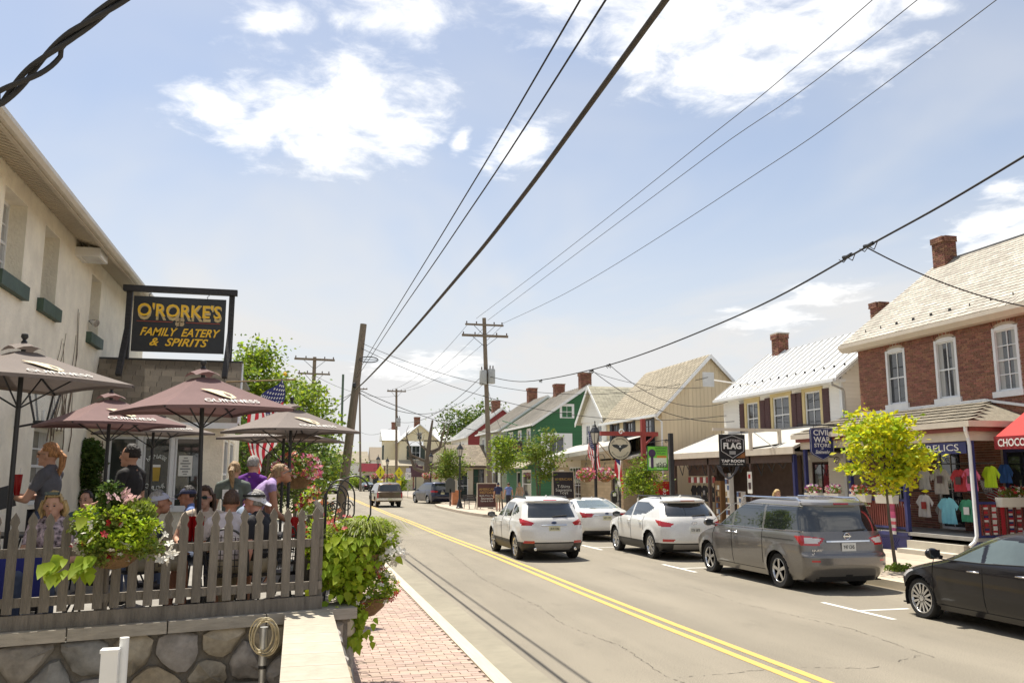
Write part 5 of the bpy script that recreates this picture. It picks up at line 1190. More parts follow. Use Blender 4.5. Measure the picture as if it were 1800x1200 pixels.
quest = dict(L=5.1, axles=(1.50, -1.50), wr=.345, ar=.40, cf=.45, cr=.20, pr=4.5, taper=.07, spokes=5, rim=.68,
    front=[(.2, 2.3), (.45, 2.52), (.72, 2.52), (.88, 2.32), (.98, 2.0), (1.06, 1.65), (1.12, 1.42), (1.4, .88), (1.6, .42), (1.71, .05), (1.77, -.35), (1.80, -.8)],
    rear=[(.2, -2.40), (.36, -2.52), (.52, -2.60), (.70, -2.60), (.74, -2.53), (.95, -2.50), (1.1, -2.46), (1.6, -2.28), (1.68, -2.28), (1.74, -2.1), (1.80, -1.5)],
    hw=[(.2, .86), (.36, .94), (.6, .975), (.85, .985), (1.05, .965), (1.15, .935), (1.4, .875), (1.62, .81), (1.7, .76), (1.76, .66), (1.80, .45)],
    sidewin=[[(1.38, 1.13), (.36, 1.14), (.34, 1.60), (.52, 1.58), (.9, 1.36)], [(.28, 1.14), (-.92, 1.15), (-.90, 1.62), (.26, 1.61)], [(-1.0, 1.15), (-2.36, 1.17), (-2.2, 1.60), (-.98, 1.62)]],
    side={'tail_light': [(-2.12, 1.06), (-2.7, 1.10), (-2.7, .86), (-2.30, .90)]},
    rearreg={'rear_window': [(-.1, 1.14), (.90, 1.14), (.78, 1.62), (-.1, 1.64)], 'tail_lens': [(.55, 1.02), (.86, 1.045), (.86, .935), (.66, .92)], 'tail_light': [(.48, 1.03), (1.0, 1.09), (1.0, .87), (.62, .89)], 'reflector': [(.62, .60), (.8, .61), (.8, .57), (.62, .57)], 'lower_valance': [(-.1, .33), (.62, .30), (.7, .18), (-.1, .18)]},
    frontreg={'headlight': [(.5, .72), (1, .74), (1, .92), (.55, .88)]},
    mats={'body': PGREY, 'window': CGLASS, 'rear_window': CGLASS, 'tail_light': TAIL, 'tail_lens': TAILW, 'reflector': TAIL, 'lower_valance': BLACKP, 'headlight': TAILW},
    gaps=[[(1.18, .40), (1.22, .9), (1.10, 1.12)], [(.32, .30), (.32, 1.13)], [(-.96, .45), (-.98, .8), (-.96, 1.14)], [(-.98, .98), (-2.1, .98)], [(1.15, .32), (-1.0, .32)]], handles=[(.46, 1.0), (.16, 1.0)], mirror=(1.18, 1.10), mirror_m=PGREY, rails=(-2.0, .3, .68, 1.765, CHROME), plate=(.86, 'Y47 CHS', PLW), badge=(1.06, 'ring'), wiper=(1.16, -.05, .45))
car = Car('minivan', 'metallic grey minivan with chrome roof rails parked by the yellow-green tree', (10.47, 17.42, 0), R(0), quest, cat='minivan')
car.rear_box(-.48, .48, .955, .985, .03, CHROME, 'chrome_strip'); car.rear_box(-.74, .74, 1.655, 1.70, .07, PGREY, 'spoiler'); car.rear_box(-.16, .16, 1.665, 1.69, .085, TAIL, 'brake_light')
car.side_tube([(1.42, 1.125), (.3, 1.13), (-1.0, 1.135), (-2.36, 1.155)], .011, CHROME, 'window_trim'); car.side_tube([(1.40, 1.14), (.9, 1.39), (.52, 1.60), (.2, 1.64), (-1, 1.65), (-2.2, 1.63)], .011, CHROME, 'window_trim')
lettering('QUEST', CHROME, car.t, (-.66, car.rear_y(-.66, .80) - .02, .80), (1, 0, 0), (0, 0, 1), width=.26, height=.04, name='badge_lettering')
sedan = dict(L=4.87, axles=(1.42, -1.42), wr=.34, ar=.40, cf=.42, cr=.24, pr=3.4, taper=.09, spokes=5, twin=True,
    front=[(.2, 2.15), (.45, 2.38), (.62, 2.40), (.72, 2.25), (.82, 1.8), (.9, 1.35), (.95, 1.1), (1.15, .65), (1.32, .2), (1.40, -.1), (1.455, -.45)],
    rear=[(.2, -2.15), (.32, -2.34), (.5, -2.43), (.75, -2.42), (.95, -2.38), (1.03, -2.32), (1.07, -2.05), (1.10, -1.85), (1.25, -1.35), (1.36, -1.0), (1.42, -.8), (1.455, -.6)],
    hw=[(.2, .80), (.36, .89), (.6, .92), (.85, .925), (.98, .905), (1.05, .86), (1.25, .75), (1.36, .67), (1.42, .58), (1.455, .42)],
    sidewin=[[(.9, .98), (-.05, .99), (-.05, 1.33), (.2, 1.33)], [(-.12, .99), (-1.0, 1.02), (-.85, 1.30), (-.12, 1.34)], [(-1.05, 1.03), (-1.4, 1.08), (-.95, 1.26)]],
    side={'tail_light': [(-1.95, 1.0), (-2.6, .96), (-2.6, .80), (-2.2, .84)]},
    rearreg={'rear_window': [(-.1, 1.09), (.74, 1.11), (.60, 1.36), (-.1, 1.39)], 'tail_light': [(.45, .94), (.98, .98), (.98, .80), (.55, .82)], 'lower_valance': [(-.1, .36), (.75, .36), (.8, .18), (-.1, .18)]},
    frontreg={'headlight': [(.5, .58), (1, .62), (1, .78), (.55, .72)], 'windshield': [(-.1, .98), (.75, .98), (.6, 1.34), (-.1, 1.36)]},
    mats={'body': PWHITE, 'window': CGLASS, 'rear_window': CGLASS2, 'windshield': CGLASS, 'tail_light': TAIL, 'lower_valance': BLACKP, 'headlight': TAILW},
    gaps=[[(0, .35), (0, 1.0)]], handles=[(.15, .88), (-.85, .9)], handle_m=PWHITE, mirror=(.75, .98), plate=(.80, 'KBT 1170', PLP), badge=(.95, 'oval'), fin=-.7)
car = Car('saloon_car', 'white saloon car parked ahead of the white SUV near the street lamp', (10.55, 30.95, 0), R(0), sedan)
car.rear_box(-.5, .5, .885, .905, .02, CHROME, 'chrome_strip')
accent = cp_(sedan, L=4.37, axles=(1.285, -1.285), wr=.31, ar=.365, cf=.50, spokes=7, rim=.74,
    front=[(.18, 1.92), (.38, 2.12), (.56, 2.16), (.66, 2.08), (.75, 1.86), (.84, 1.5), (.92, 1.15), (.98, .98), (1.18, .55), (1.34, .14), (1.41, -.2), (1.45, -.5)],
    rear=[(.18, -1.95), (.35, -2.12), (.6, -2.18), (.85, -2.16), (.98, -2.05), (1.03, -1.8), (1.08, -1.6), (1.25, -1.2), (1.36, -.95), (1.41, -.8), (1.45, -.62)],
    hw=[(.18, .74), (.34, .82), (.55, .85), (.8, .85), (.93, .835), (1.0, .80), (1.22, .70), (1.34, .63), (1.41, .54), (1.45, .38)],
    sidewin=[[(.92, .96), (-.02, .97), (.0, 1.33), (.22, 1.33)], [(-.10, .97), (-.95, 1.0), (-.8, 1.29), (-.09, 1.33)], [(-1.0, 1.01), (-1.3, 1.05), (-.88, 1.25)]],
    side={'headlight': [(1.62, .72), (2.2, .66), (2.2, .58), (1.85, .60)], 'tail_light': [(-1.75, .95), (-2.6, .92), (-2.6, .72), (-2.0, .80)]}, frontreg={'headlight': [(.42, .58), (1, .60), (1, .76), (.55, .70)], 'windshield': [(-.1, .99), (.70, 1.0), (.58, 1.32), (-.1, 1.35)], 'grille': [(-.1, .28), (.4, .28), (.3, .5), (-.1, .5)]},
    mats={'body': PBLACK, 'window': CGLASS2, 'rear_window': CGLASS, 'windshield': CGLASS2, 'tail_light': TAIL, 'lower_valance': BLACKP, 'headlight': TAILW, 'grille': BLACKP},
    gaps=[[(.92, .32), (.96, .7), (.92, .95)], [(-.06, .28), (-.06, .97)], [(.95, .27), (-.9, .27)]], handles=[(.10, .83), (-.78, .85)], handle_m=CHROME, mirror=(.78, .97), plate=(.80, 'GLX 2041', PLP), badge=(.95, 'h'))
car = Car('saloon_car', 'glossy black saloon car at the frame edge with silver seven-spoke wheels', (10.50, 10.72, 0), R(0), accent, step=.03)
car.side_tube([(.95, .955), (-.06, .962), (-1.3, 1.02)], .009, BLACKP, 'window_trim')
van2 = cp_(quest, L=5.15, mats=cp_(quest['mats'], body=PNAVY), mirror_m=PNAVY, handle_m=PNAVY, rails=(-1.9, .3, .66, 1.75, BLACKP), badge=(1.06, 'h'), plate=(.86, 'JBX 4402', PLP), rearreg={'rear_window': [(-.1, 1.16), (.85, 1.18), (.74, 1.60), (-.1, 1.62)], 'tail_light': [(.40, 1.06), (1.0, 1.12), (1.0, .93), (.45, .95)]})
car = Car('minivan', 'dark navy minivan pulling in beyond the brown pickup', (11.3, 73.6, 0), R(13), van2, cat='minivan', step=.06)
pick = dict(L=5.4, axles=(1.65, -1.55), wr=.38, ar=.46, cf=.35, cr=.10, pr=6, p=4, taper=.03, spokes=5, tw=.24,
    front=[(.42, 2.55), (.6, 2.65), (.95, 2.65), (1.08, 2.5), (1.14, 1.9), (1.18, 1.45), (1.45, 1.05), (1.68, .7), (1.76, .3), (1.80, -.2)],
    rear=[(.42, -2.60), (.6, -2.62), (.95, -2.62), (1.10, -2.60), (1.14, -2.56), (1.4, -2.46), (1.66, -2.34), (1.74, -2.2), (1.80, -1.7)],
    hw=[(.42, .88), (.55, .95), (.8, .97), (1.05, .96), (1.14, .93), (1.4, .86), (1.64, .79), (1.74, .70), (1.80, .5)],
    sidewin=[[(1.1, 1.18), (.1, 1.18), (.1, 1.62), (.5, 1.60)], [(.0, 1.18), (-.5, 1.18), (-.5, 1.62), (.0, 1.62)], [(-.85, 1.22), (-2.2, 1.22), (-2.1, 1.6), (-.85, 1.6)]],
    side={'tail_light': [(-2.5, 1.04), (-2.8, 1.04), (-2.8, .68), (-2.5, .68)]},
    rearreg={'rear_window': [(-.1, 1.20), (.80, 1.20), (.70, 1.64), (-.1, 1.64)], 'tail_light': [(.84, 1.06), (1.1, 1.06), (1.1, .66), (.84, .66)]},
    mats={'body': PBROWN, 'window': CGLASS, 'rear_window': CGLASS, 'tail_light': TAIL}, gaps=[[(-.68, .5), (-.68, 1.15)]], handles=[(.25, 1.05)], mirror=(.95, 1.12), mirror_m=BLACKP, clad=None)
car = Car('pickup_truck', 'brown pickup truck with matching bed cap driving away down the street', (6.65, 66.4, 0), R(2), pick, cat='pickup', step=.06)
MB().box(-.95, .95, -2.80, -2.64, .52, .68).build('bumper', CHROME, car.t); MB().box(-.72, .72, -2.64, -2.625, .70, 1.10).build('tailgate', PBROWN, car.t); MB().box(-.16, .16, -2.815, -2.80, .54, .66).build('license_plate', PLP, car.t); MB().box(-.12, .12, -2.40, -2.34, 1.70, 1.74).build('brake_light', TAIL, car.t)
for (lb, x, y, rz, m, sp_) in [('distant dark saloon parked where the street bends', 10.9, 138, 8, PBLACK, sedan), ('distant grey car coming along the far road', 4.4, 118, 182, PGREY, santa), ('distant blue car far down the left lane', 2.6, 150, 184, PNAVY, sedan)]:
    Car('distant_car', lb, (x, y, 0), R(rz), cp_(sp_, mats=cp_(sp_['mats'], body=m), gaps=[], handles=[]), step=.11)
# ------------------------------------------------------------------ utility poles and wires
INSUL = mat('insulator', (.10, .07, .06), .3, .2, 6); TRAN = mat('transformer_grey', (.42, .43, .42), .5, .1, 3)
def pole(name, label, base, top, r0, r1, arms=(), braces=True, trans=None, yaw=0):
    t = T(name, label, 'utility pole', base, world=True); b, tp = Vector(base), Vector(top)
    MB().tube([b + (tp - b) * (i / 8) for i in range(9)], [r0 + (r1 - r0) * i / 8 for i in range(9)], 12).build('shaft', WOODP, t, True)
    for (z, x0, x1, th) in arms:
        k = (z - b.z) / (tp.z - b.z); c = b + (tp - b) * k; d = Vector((math.cos(yaw), math.sin(yaw), 0))
        MB().beam(c + d * x0 - Vector((0, .14, 0)), c + d * x1 - Vector((0, .14, 0)), th, th * 1.2).build('cross_arm', WOODP, t)
        for s in (x0 + .1, x0 * .5 + .1, x1 * .5, x1 - .1): MB().lathe(c + d * s + Vector((0, -.14, th * .6)), [(.02, 0), (.045, .05), (.05, .11), (.03, .16), (.0, .17)], 8).build('insulator', INSUL, t, True)
        if braces:
            for s in (x0 * .55, x1 * .55): MB().beam(c + d * s + Vector((0, -.1, -.05)), c + Vector((0, -.1, -.75)), .03, .03).build('brace', BLACK, t)
    if trans:
        for (dx, z) in trans:
            k = (z - b.z) / (tp.z - b.z); c = b + (tp - b) * k + Vector((dx, -.25, 0))
            tr = MB().lathe(c, [(.0, 0), (.24, .0), (.25, .03), (.25, .92), (.22, .98), (.0, 1.0)], 16).build('transformer', TRAN, t, True)
            for s in (-.1, .1): MB().lathe(c + Vector((s, 0, .98)), [(.03, 0), (.05, .05), (.03, .1), (.05, .15), (.02, .25), (0, .26)], 8).build('bushing', INSUL, tr, True)
    return t
lp = pole('utility_pole', 'leaning bare timber pole standing on the left kerb', (1.93, 39.5, .1), (2.78, 39.5, 9.2), .23, .15)
MB().box(1.86, 1.96, 39.2, 39.3, 4.6, 6.8).build('conduit', mat('conduit_green', (.12, .17, .13), .6), lp); MB().lathe((2.42, 39.25, 6.2), [(.05, 0), (.09, .05), (.09, .2), (.05, .25)], 10).build('bracket', BLACK, lp)
pole('utility_pole', 'tall timber pole with two cross arms and grey transformer by the young trees', (12.55, 56, .1), (12.05, 56, 12.9), .19, .13, [(12.4, -1.35, 1.3, .1), (11.65, -1.6, 1.6, .13)], trans=[(-.28, 8.3), (.30, 8.4)])
pole('utility_pole', 'slim pole with single cross arm rising in front of the cream house', (11.3, 100, 0), (11.05, 100, 12.4), .17, .12, [(12.1, -1.1, 1.1, .12)], trans=[(.2, 8.0)])
pole('utility_pole', 'farthest thin pole with short cross arm beyond the leaning pole', (9.75, 135, 0), (9.15, 135, 16.6), .18, .12, [(15.8, -.9, 1.2, .14)])
pole('utility_pole', 'pole with three cross arms rising above the maples', (1.0, 66, 0), (1.05, 66, 11.2), .18, .13, [(11.0, -1.5, 1.5, .13), (9.9, -1.2, 1.2, .1), (8.6, -1.1, 1.1, .1)], yaw=.1)
WIRE = mat('wire_black', (.014, .014, .016), .6, .2, 8)
def wire(label, pts, r, sag=0., n=20, name='power_line', m=WIRE, smooth=True):
    pts = [Vector(p) for p in pts]; out = []
    if len(pts) == 2:
        for i in range(n + 1): t = i / n; p = pts[0].lerp(pts[1], t); p.z -= 4 * sag * t * (1 - t); out.append(p)
    else:
        for k in range(len(pts) - 1):
            p0, p1, p2, p3 = pts[max(k - 1, 0)], pts[k], pts[k + 1], pts[min(k + 2, len(pts) - 1)]
            for i in range(8):
                t = i / 8; out.append(.5 * ((2 * p1) + (p2 - p0) * t + (2 * p0 - 5 * p1 + 4 * p2 - p3) * t * t + (3 * p1 - p0 - 3 * p2 + p3) * t ** 3))
        out.append(pts[-1])
    return MB().tube(out, r, 6).build(name, m, None, 'all', label, 'cable')
wire('upper of two wires running overhead to the leaning pole', [(2.35, -12, 6.9), (2.35, 6.83, 6.49), (2.35, 13.2, 6.44), (2.37, 21.3, 6.52), (2.4, 29, 6.6), (2.55, 39.4, 6.9)], .011)
wire('lower of two wires running overhead to the leaning pole', [(2.38, -12, 6.6), (2.37, 6.24, 6.15), (2.37, 13.2, 6.14), (2.37, 21.2, 6.26), (2.42, 29, 6.4), (2.55, 39.4, 6.7)], .011)
wire('thick lashed cable sweeping overhead along the left kerb', [(2.25, -12, 6.0), (2.25, 4.8, 5.31), (2.25, 9, 5.17), (2.25, 12.6, 5.17), (2.25, 20.2, 5.28), (2.28, 30.9, 5.6), (2.45, 39.4, 6.1)], .026, m=mat('cable_grey', (.06, .052, .045), .7, .4, 3, stretch=(1, 3, 1)))
t = T('cable_spacer', 'oval cable spacer hanging on the wires near the leaning pole', 'cable fitting', (2.4, 31, 6.4))
MB().tube([(.34 * math.cos(a * .3142), 0, .1 * math.sin(a * .3142)) for a in range(21)], .02, 6).build('loop', BLACK, t, True); MB().beam((-.3, 0, 0), (.3, 0, 0), .02, .02).build('bar', BLACK, t)
for (lb, x, zs) in (('leftmost of three thin high wires to the transformer pole', 11.5, (12.7, 12.42, 12.84)), ('middle of three thin high wires to the transformer pole', 12.3, (12.55, 12.5, 12.75)), ('rightmost of three thin high wires to the transformer pole', 13.3, (12.0, 11.55, 12.55))):
    wire(lb, [(x + .6, -15, 14), (x + .55, 14.5, zs[0]), (x + .3, 24, zs[1]), (x + .1, 40, zs[1] + .1), (x, 56, zs[2])], .011)
wire('heavy service cable crossing in front of the right-hand roofs', [(12.9, 2, 9.6), (12.6, 12.1, 7.94), (12.6, 16.4, 7.47), (12.6, 22.5, 6.95), (12.6, 33.6, 6.85), (12.6, 47, 7.6), (12.4, 56, 8.9)], .024)
for i, (y, z) in enumerate(((16.5, 7.49), (17.3, 7.43), (33.6, 6.87), (35.8, 6.9), (44, 7.35))):
    sp_ = T('cable_splice', ('first', 'second', 'third', 'fourth', 'fifth')[i] + ' taped splice along the heavy service cable counting from the brick house', 'cable fitting', (12.6, y, z))
    MB().tube([(0, -.16, -.01), (0, 0, -.03), (0, .16, -.01)], .045, 8).build('sleeve', BLACK, sp_, True); MB().tube([(0, -.3, -.02), (.02, -.15, -.16), (0, .0, -.05), (.03, .2, -.12), (0, .33, -.02)], .012, 5).build('jumper', BLACK, sp_, True)
wire('black drop line from the splice down to the brick house eave', [(12.6, 16.6, 7.45), (18.3, 17.2, 6.35)], .016, .25)
wire('drop line from the service cable down to the white house wall', [(12.6, 35.7, 6.88), (18.5, 33.9, 4.6)], .016, .7)
wire('second drop line sagging to the white house corner', [(12.6, 33.5, 6.85), (18.5, 34.4, 5.5)], .013, .8)
wire('drop line to the tan gable from the service cable', [(12.6, 36, 6.9), (18.6, 37.0, 6.4)], .011, .3)
wire('long telephone line from the leaning pole to the tan gable', [(2.7, 39.4, 8.3), (18.9, 37.0, 6.9)], .012, 1.5)
wire('long telephone line from the leaning pole to the white house', [(2.6, 39.4, 8.1), (18.5, 34.6, 4.9)], .014, 1.3)
wire('sagging line from the leaning pole to the green gable', [(2.5, 39.4, 6.2), (16.6, 58.8, 5.2)], .016, .7)
wire('lower sagging line from the leaning pole to the transformer pole', [(2.5, 39.4, 6.1), (12.2, 56, 8.6)], .015, 1.6)
wire('line dropping left from the leaning pole behind the umbrellas', [(2.4, 39.4, 6.0), (-2, 46, 3.2)], .014, .3)
wire('line from the leaning pole to the pole with three cross arms', [(2.5, 39.4, 6.1), (1.1, 66, 8.6)], .014, .6)
wire('line from the transformer pole to the slim pole beyond', [(12.0, 56, 9.0), (11.1, 100, 8.6)], .02, 1.2)
for i, dx in enumerate((-1.2, .1, 1.2)): wire(('left', 'middle', 'right')[i] + ' of the high wires from the transformer pole onward to the slim pole', [(12.1 + dx, 56, 12.4), (11.1 + dx * .8, 100, 12.2)], .013, .9)
wire('crossing line from the slim pole to the pole with three cross arms', [(11.1, 100, 11.6), (1.05, 66, 9.8)], .014, .7)
wire('far line from the slim pole to the farthest pole', [(11.1, 100, 8.2), (9.3, 135, 9.2)], .02, .8)
wire('thin line from the transformer pole to the sage house', [(12.15, 56, 8.8), (16.6, 69.6, 5.9)], .014, .4)
# twisted service drop near the camera, top left
tw = T('twisted_cable', 'thick twisted black cable crossing the top corner of the sky', 'cable', (-1.2, 4.1, 4.1), world=True)
path = [Vector(p) for p in ((-2.2, 4.55, 3.75), (-1.56, 4.29, 3.87), (-1.41, 4.25, 3.94), (-1.26, 4.18, 4.09), (-1.09, 4.11, 4.25), (-.86, 4.03, 4.43), (-.66, 3.95, 4.59), (-.2, 3.75, 4.95))]
for s in range(3):
    out = []
    for k in range(len(path) - 1):
        for i in range(8):
            t_ = i / 8; p = path[k].lerp(path[k + 1], t_); d = (path[k + 1] - path[k]).normalized(); x, y_, _ = basis(d); a = (k + t_) * 2.3 + s * 2.094; rr_ = .016 + (.022 if s == 2 and 2.0 < k + t_ < 3.6 else 0)
            out.append(p + (x * math.cos(a) + y_ * math.sin(a)) * rr_)
    MB().tube(out, .0125, 8).build('strand', WIRE, tw, True)
# ------------------------------------------------------------------ street lamps
LGL = mat('lamp_glass', (.72, .68, .60), .3, .06, 3, trans=.3)
def make_lamp(label, loc):
    t = T('street_lamp', label, 'street lamp', loc, 0, 'black lantern lamps along the pavement')
    MB().lathe((0, 0, 0), [(.24, 0), (.24, .08), (.19, .12), (.17, .3), (.12, .42), (.10, .48), (.12, .52), (.08, .6), (.07, .62)], 12).build('base', BLACK, t, True)
    MB().lathe((0, 0, .6), [(.07, 0), (.066, 1.4), (.05, 2.6), (.07, 2.62), (.055, 2.7), (.05, 2.78)], 10).build('shaft', BLACK, t, True)
    h = 3.38
    MB().lathe((0, 0, h), [(.05, 0), (.13, .04), (.13, .06), (.05, .09)], 8).build('collar', BLACK, t, True)
    g = MB(); n = 6
    for k in range(n):
        a, b_ = 2 * math.pi * k / n, 2 * math.pi * (k + 1) / n; p0, p1 = Vector((.11 * math.cos(a), .11 * math.sin(a), h + .08)), Vector((.20 * math.cos(a), .20 * math.sin(a), h + .52)); q0, q1 = Vector((.11 * math.cos(b_), .11 * math.sin(b_), h + .08)), Vector((.20 * math.cos(b_), .20 * math.sin(b_), h + .52))
        MB().quad(p0, q0, q1, p1).build('pane', LGL, t); g.beam(p0, p1, .022, .022); g.beam(p1, q1, .03, .03)
    g.build('cage', BLACK, t)
    MB().lathe((0, 0, h + .52), [(.25, 0), (.24, .03), (.12, .22), (.06, .26), (.07, .3), (.03, .34), (.02, .42), (.035, .45), (.0, .52)], 6).build('roof', BLACK, t)
    for s in (-1, 1):
        MB().tube([(0, 0, 2.75), (s * .15, 0, 2.98), (s * .34, 0, 3.0), (s * .42, 0, 2.85), (s * .40, 0, 2.72)], .014, 6).build('arm', BLACK, t, True)
    return t
lamp_spots = [('lantern lamp with twin flower baskets beside the eagle sign', (12.2, 34.3, .15)), ('lantern lamp beside the bench and chalkboard', (10.62, 56.8, .15)), ('lantern lamp behind the navy minivan', (12.05, 79, .15)), ('lantern lamp among the far yellow road signs', (8.4, 92, .15)), ('farthest lantern lamp in front of the cream house', (10.5, 103, .15))]
l0 = make_lamp(*lamp_spots[0])
for lb, p in lamp_spots[1:]:
    c = copy_tree(l0); c.location = p; c['label'] = lb
# ------------------------------------------------------------------ hanging signs on the right
def scroll(c, r, u, v, turns=1.6, n=24):
    return [Vector(c) + (Vector(u) * math.cos(a) + Vector(v) * math.sin(a)) * r * (1 - .75 * i / n) for i, a in ((i, turns * 2 * math.pi * i / n) for i in range(n + 1))]
FX = Fr((0, 0, 0), (1, 0, 0), (0, -1, 0))
# tap room sign
ts = T('tap_room_sign', 'black hanging tap room sign with white hexagon emblem', 'sign', (15, 27.5, 2.5), world=True)
Y0 = 27.4; MB().box(14.1, 16.75, Y0 - .05, Y0 + .05, 3.80, 3.90).build('beam', CREAMP, ts)
for x in (15.55, 16.7): MB().box(x - .05, x + .05, Y0 - .05, Y0 + .05, 3.12 if x < 16 else 3.3, 3.80).build('post', CREAMP, ts)
MB().beam((15.6, Y0 + .06, 3.85), (16.2, Y0 - .5, 3.2), .03, .03).build('brace', WHITE, ts); MB().beam((15.6, Y0, 3.2), (16.7, Y0, 3.35), .08, .06).build('sill', BLACK, ts)
SGB = mat('sign_black', (.012, .012, .013), .4, .2, 4); SGR = mat('sign_rust', (.25, .10, .03), .6, .5, 6)
FT = Fr((0, Y0 - .02, 0), (1, 0, 0), (0, -1, 0)); bd = MB().box(14.32, 15.32, Y0 - .02, Y0 + .02, 2.56, 3.68).build('board', SGB, ts)
hx = [(14.82, 3.64), (15.25, 3.50), (15.25, 3.10), (14.82, 2.86), (14.39, 3.10), (14.39, 3.50)]
for (a, b_) in zip(hx, hx[1:] + hx[:1]): MB().beam(FT.pt(a[0], a[1], .006), FT.pt(b_[0], b_[1], .006), .012, .035, up=(0, 1, 0)).build('border', mat('sign_silver', (.6, .6, .6), .4), bd)
lettering('TATTERED', mat('sign_pinkwhite', (.62, .55, .55), .5), bd, FT.pt(14.86, 3.46, .004), (1, 0, 0), (0, 0, 1), width=.56, height=.085)
lettering('FLAG', WHITE, bd, FT.pt(14.82, 3.28, .004), (1, 0, 0), (0, 0, 1), width=.68, height=.22, bold=.03)
lettering('TAP ROOM', WHITE, bd, FT.pt(14.82, 2.755, .004), (1, 0, 0), (0, 0, 1), width=.88, height=.10, bold=.03); lettering('Craft Beer & Spirits', WHITE, bd, FT.pt(14.82, 2.64, .004), (1, 0, 0), (0, 0, 1), width=.78, height=.065)
p = MB(); FT.box(p, 14.70, 14.94, 2.98, 3.10, .002, .006); p.build('emblem', mat('sign_grey', (.3, .3, .3), .5), bd); p = MB(); p.prism([FT.pt(14.95, 2.86, .001), FT.pt(15.3, 2.86, .001), FT.pt(15.3, 3.08, .001), FT.pt(15.15, 2.98, .001)], (0, -.003, 0)); p.build('flame', SGR, bd)
for k, (r_, z) in enumerate(((.42, 2.54), (.36, 2.52), (.30, 2.50))): MB().tube([FT.pt(14.62 - r_ + 2 * r_ * i / 12, z - .36 * math.sin(math.pi * i / 12) + (.06 if i in (0, 12) else 0), .02 + .01 * k) for i in range(13)], .022, 6).build('bunting', mat('bunting_grey', (.35, .34, .33) if k % 2 else (.06, .06, .07), .8), ts)
for x in (14.45, 15.2): MB().tube([FT.pt(x, 3.80, -.02), FT.pt(x, 3.68, -.02)], .01, 5).build('hook', BLACK, ts)
# blue shield-shaped store sign
cs_ = T('store_sign', 'navy blue pointed store sign with white lettering on an iron bracket', 'sign', (16.1, 24, 2.7), world=True)
Y0 = 24.0; FT = Fr((0, Y0 - .02, 0), (1, 0, 0), (0, -1, 0)); out = [(15.70, 3.66), (15.74, 3.74), (16.50, 3.74), (16.54, 3.66), (16.54, 2.98), (16.48, 2.90), (16.12, 2.73), (15.76, 2.90), (15.70, 2.98)]
NAVY = mat('sign_navy', (.022, .03, .12), .4, .12, 3); g = MB(); g.prism([FT.pt(a, b_, -.04) for a, b_ in out], (0, -.04, 0)); bd = g.build('board', NAVY, cs_)
for (a, b_) in zip(out, out[1:] + out[:1]): MB().beam(FT.pt(16.12 + (a[0] - 16.12) * .95, 3.25 + (a[1] - 3.25) * .96, .003), FT.pt(16.12 + (b_[0] - 16.12) * .95, 3.25 + (b_[1] - 3.25) * .96, .003), .006, .012, up=(0, 1, 0)).build('border', WHITE, bd)
for (tx, z, w, h) in (('CIVIL', 3.59, .60, .17), ('WAR', 3.37, .60, .18), ('STORE', 3.19, .58, .12), ('at', 3.09, .08, .05), ('Steinwehr', 2.985, .52, .12)): lettering(tx, WHITE, bd, FT.pt(16.12, z, .004), (1, 0, 0), (0, 0, 1), width=w, height=h, shear=.35 if tx[0] in 'aS' and tx != 'STORE' else 0, bold=.01)
MB().tube([(15.3, Y0, 3.83), (16.75, Y0, 3.83), (16.85, Y0, 3.75), (16.85, Y0, 3.55)], .022, 7).build('bracket', BLACK, cs_, True); MB().tube(scroll((16.62, Y0, 2.72), .12, (1, 0, 0), (0, 0, 1)), .012, 6).build('scroll', BLACK, cs_, True); MB().tube([(16.85, Y0, 3.55), (16.8, 24.8, 3.3), (PXF + .06, 25.75, 3.2)], .02, 6).build('stay', BLACK, cs_, True)
for x in (15.85, 16.4): MB().tube([(x, Y0, 3.83), (x, Y0, 3.73)], .008, 5).build('hook', BLACK, cs_)
# green tours sign on black post
gs = T('tours_sign', 'bright green walking tours sign hanging from a black post', 'sign', (12.75, 28, .15), world=True)
Y0 = 27.95; FT = Fr((0, Y0 - .02, 0), (1, 0, 0), (0, -1, 0)); MB().box(12.68, 12.82, Y0 - .07, Y0 + .07, .1, 3.72).build('post', BLACK, gs)
bd = MB().box(11.85, 12.62, Y0 - .02, Y0 + .02, 2.42, 3.27).build('board', mat('sign_dkgreen', (.02, .10, .03), .5), gs); p = MB(); FT.box(p, 11.87, 12.60, 2.45, 3.25, .0, .004); p.build('panel', mat('sign_green', (.16, .52, .04), .5, .2, 2), bd)
p = MB(); FT.box(p, 11.90, 12.56, 2.55, 2.86, .004, .006); p.build('picture', mat('sign_pale', (.62, .68, .52), .5, .2, 4), bd); p = MB(); p.lathe(FT.pt(12.02, 3.02, .006), [(0, 0), (.14, 0), (.14, .003), (0, .003)], 16, axis=(0, -1, 0)); FT.box(p, 11.97, 12.07, 2.5, 2.95, .006, .009); p.build('silhouette', mat('sign_purple', (.045, .02, .07), .5), bd)
p = MB()
for k in range(7): p.ball(FT.pt(12.2 + k * .06, 2.64 + .02 * (k % 3), .008), (.022, .004, .03), nu=6, nv=4); FT.box(p, 12.18 + k * .06, 12.22 + k * .06, 2.52, 2.62, .006, .009)
p.build('walkers', mat('sign_ink_green', (.01, .03, .01), .5), bd)
for (tx, z, w) in (('ADDRESSING', 3.19, .44), ('WALKING', 3.10, .38), ('TOURS', 3.01, .33)): lettering(tx, INK if z < 3.15 else mat('sign_dkletter', (.05, .12, .03), .5), bd, FT.pt(12.36, z, .008), (1, 0, 0), (0, 0, 1), width=w, height=.055)
p = MB(); FT.box(p, 12.2, 12.56, 2.86, 2.94, .006, .009); p.build('ribbon', mat('sign_orange', (.45, .20, .03), .5), bd); lettering('Tickets', WHITE, bd, FT.pt(12.3, 2.49, .008), (1, 0, 0), (0, 0, 1), width=.24, height=.04)
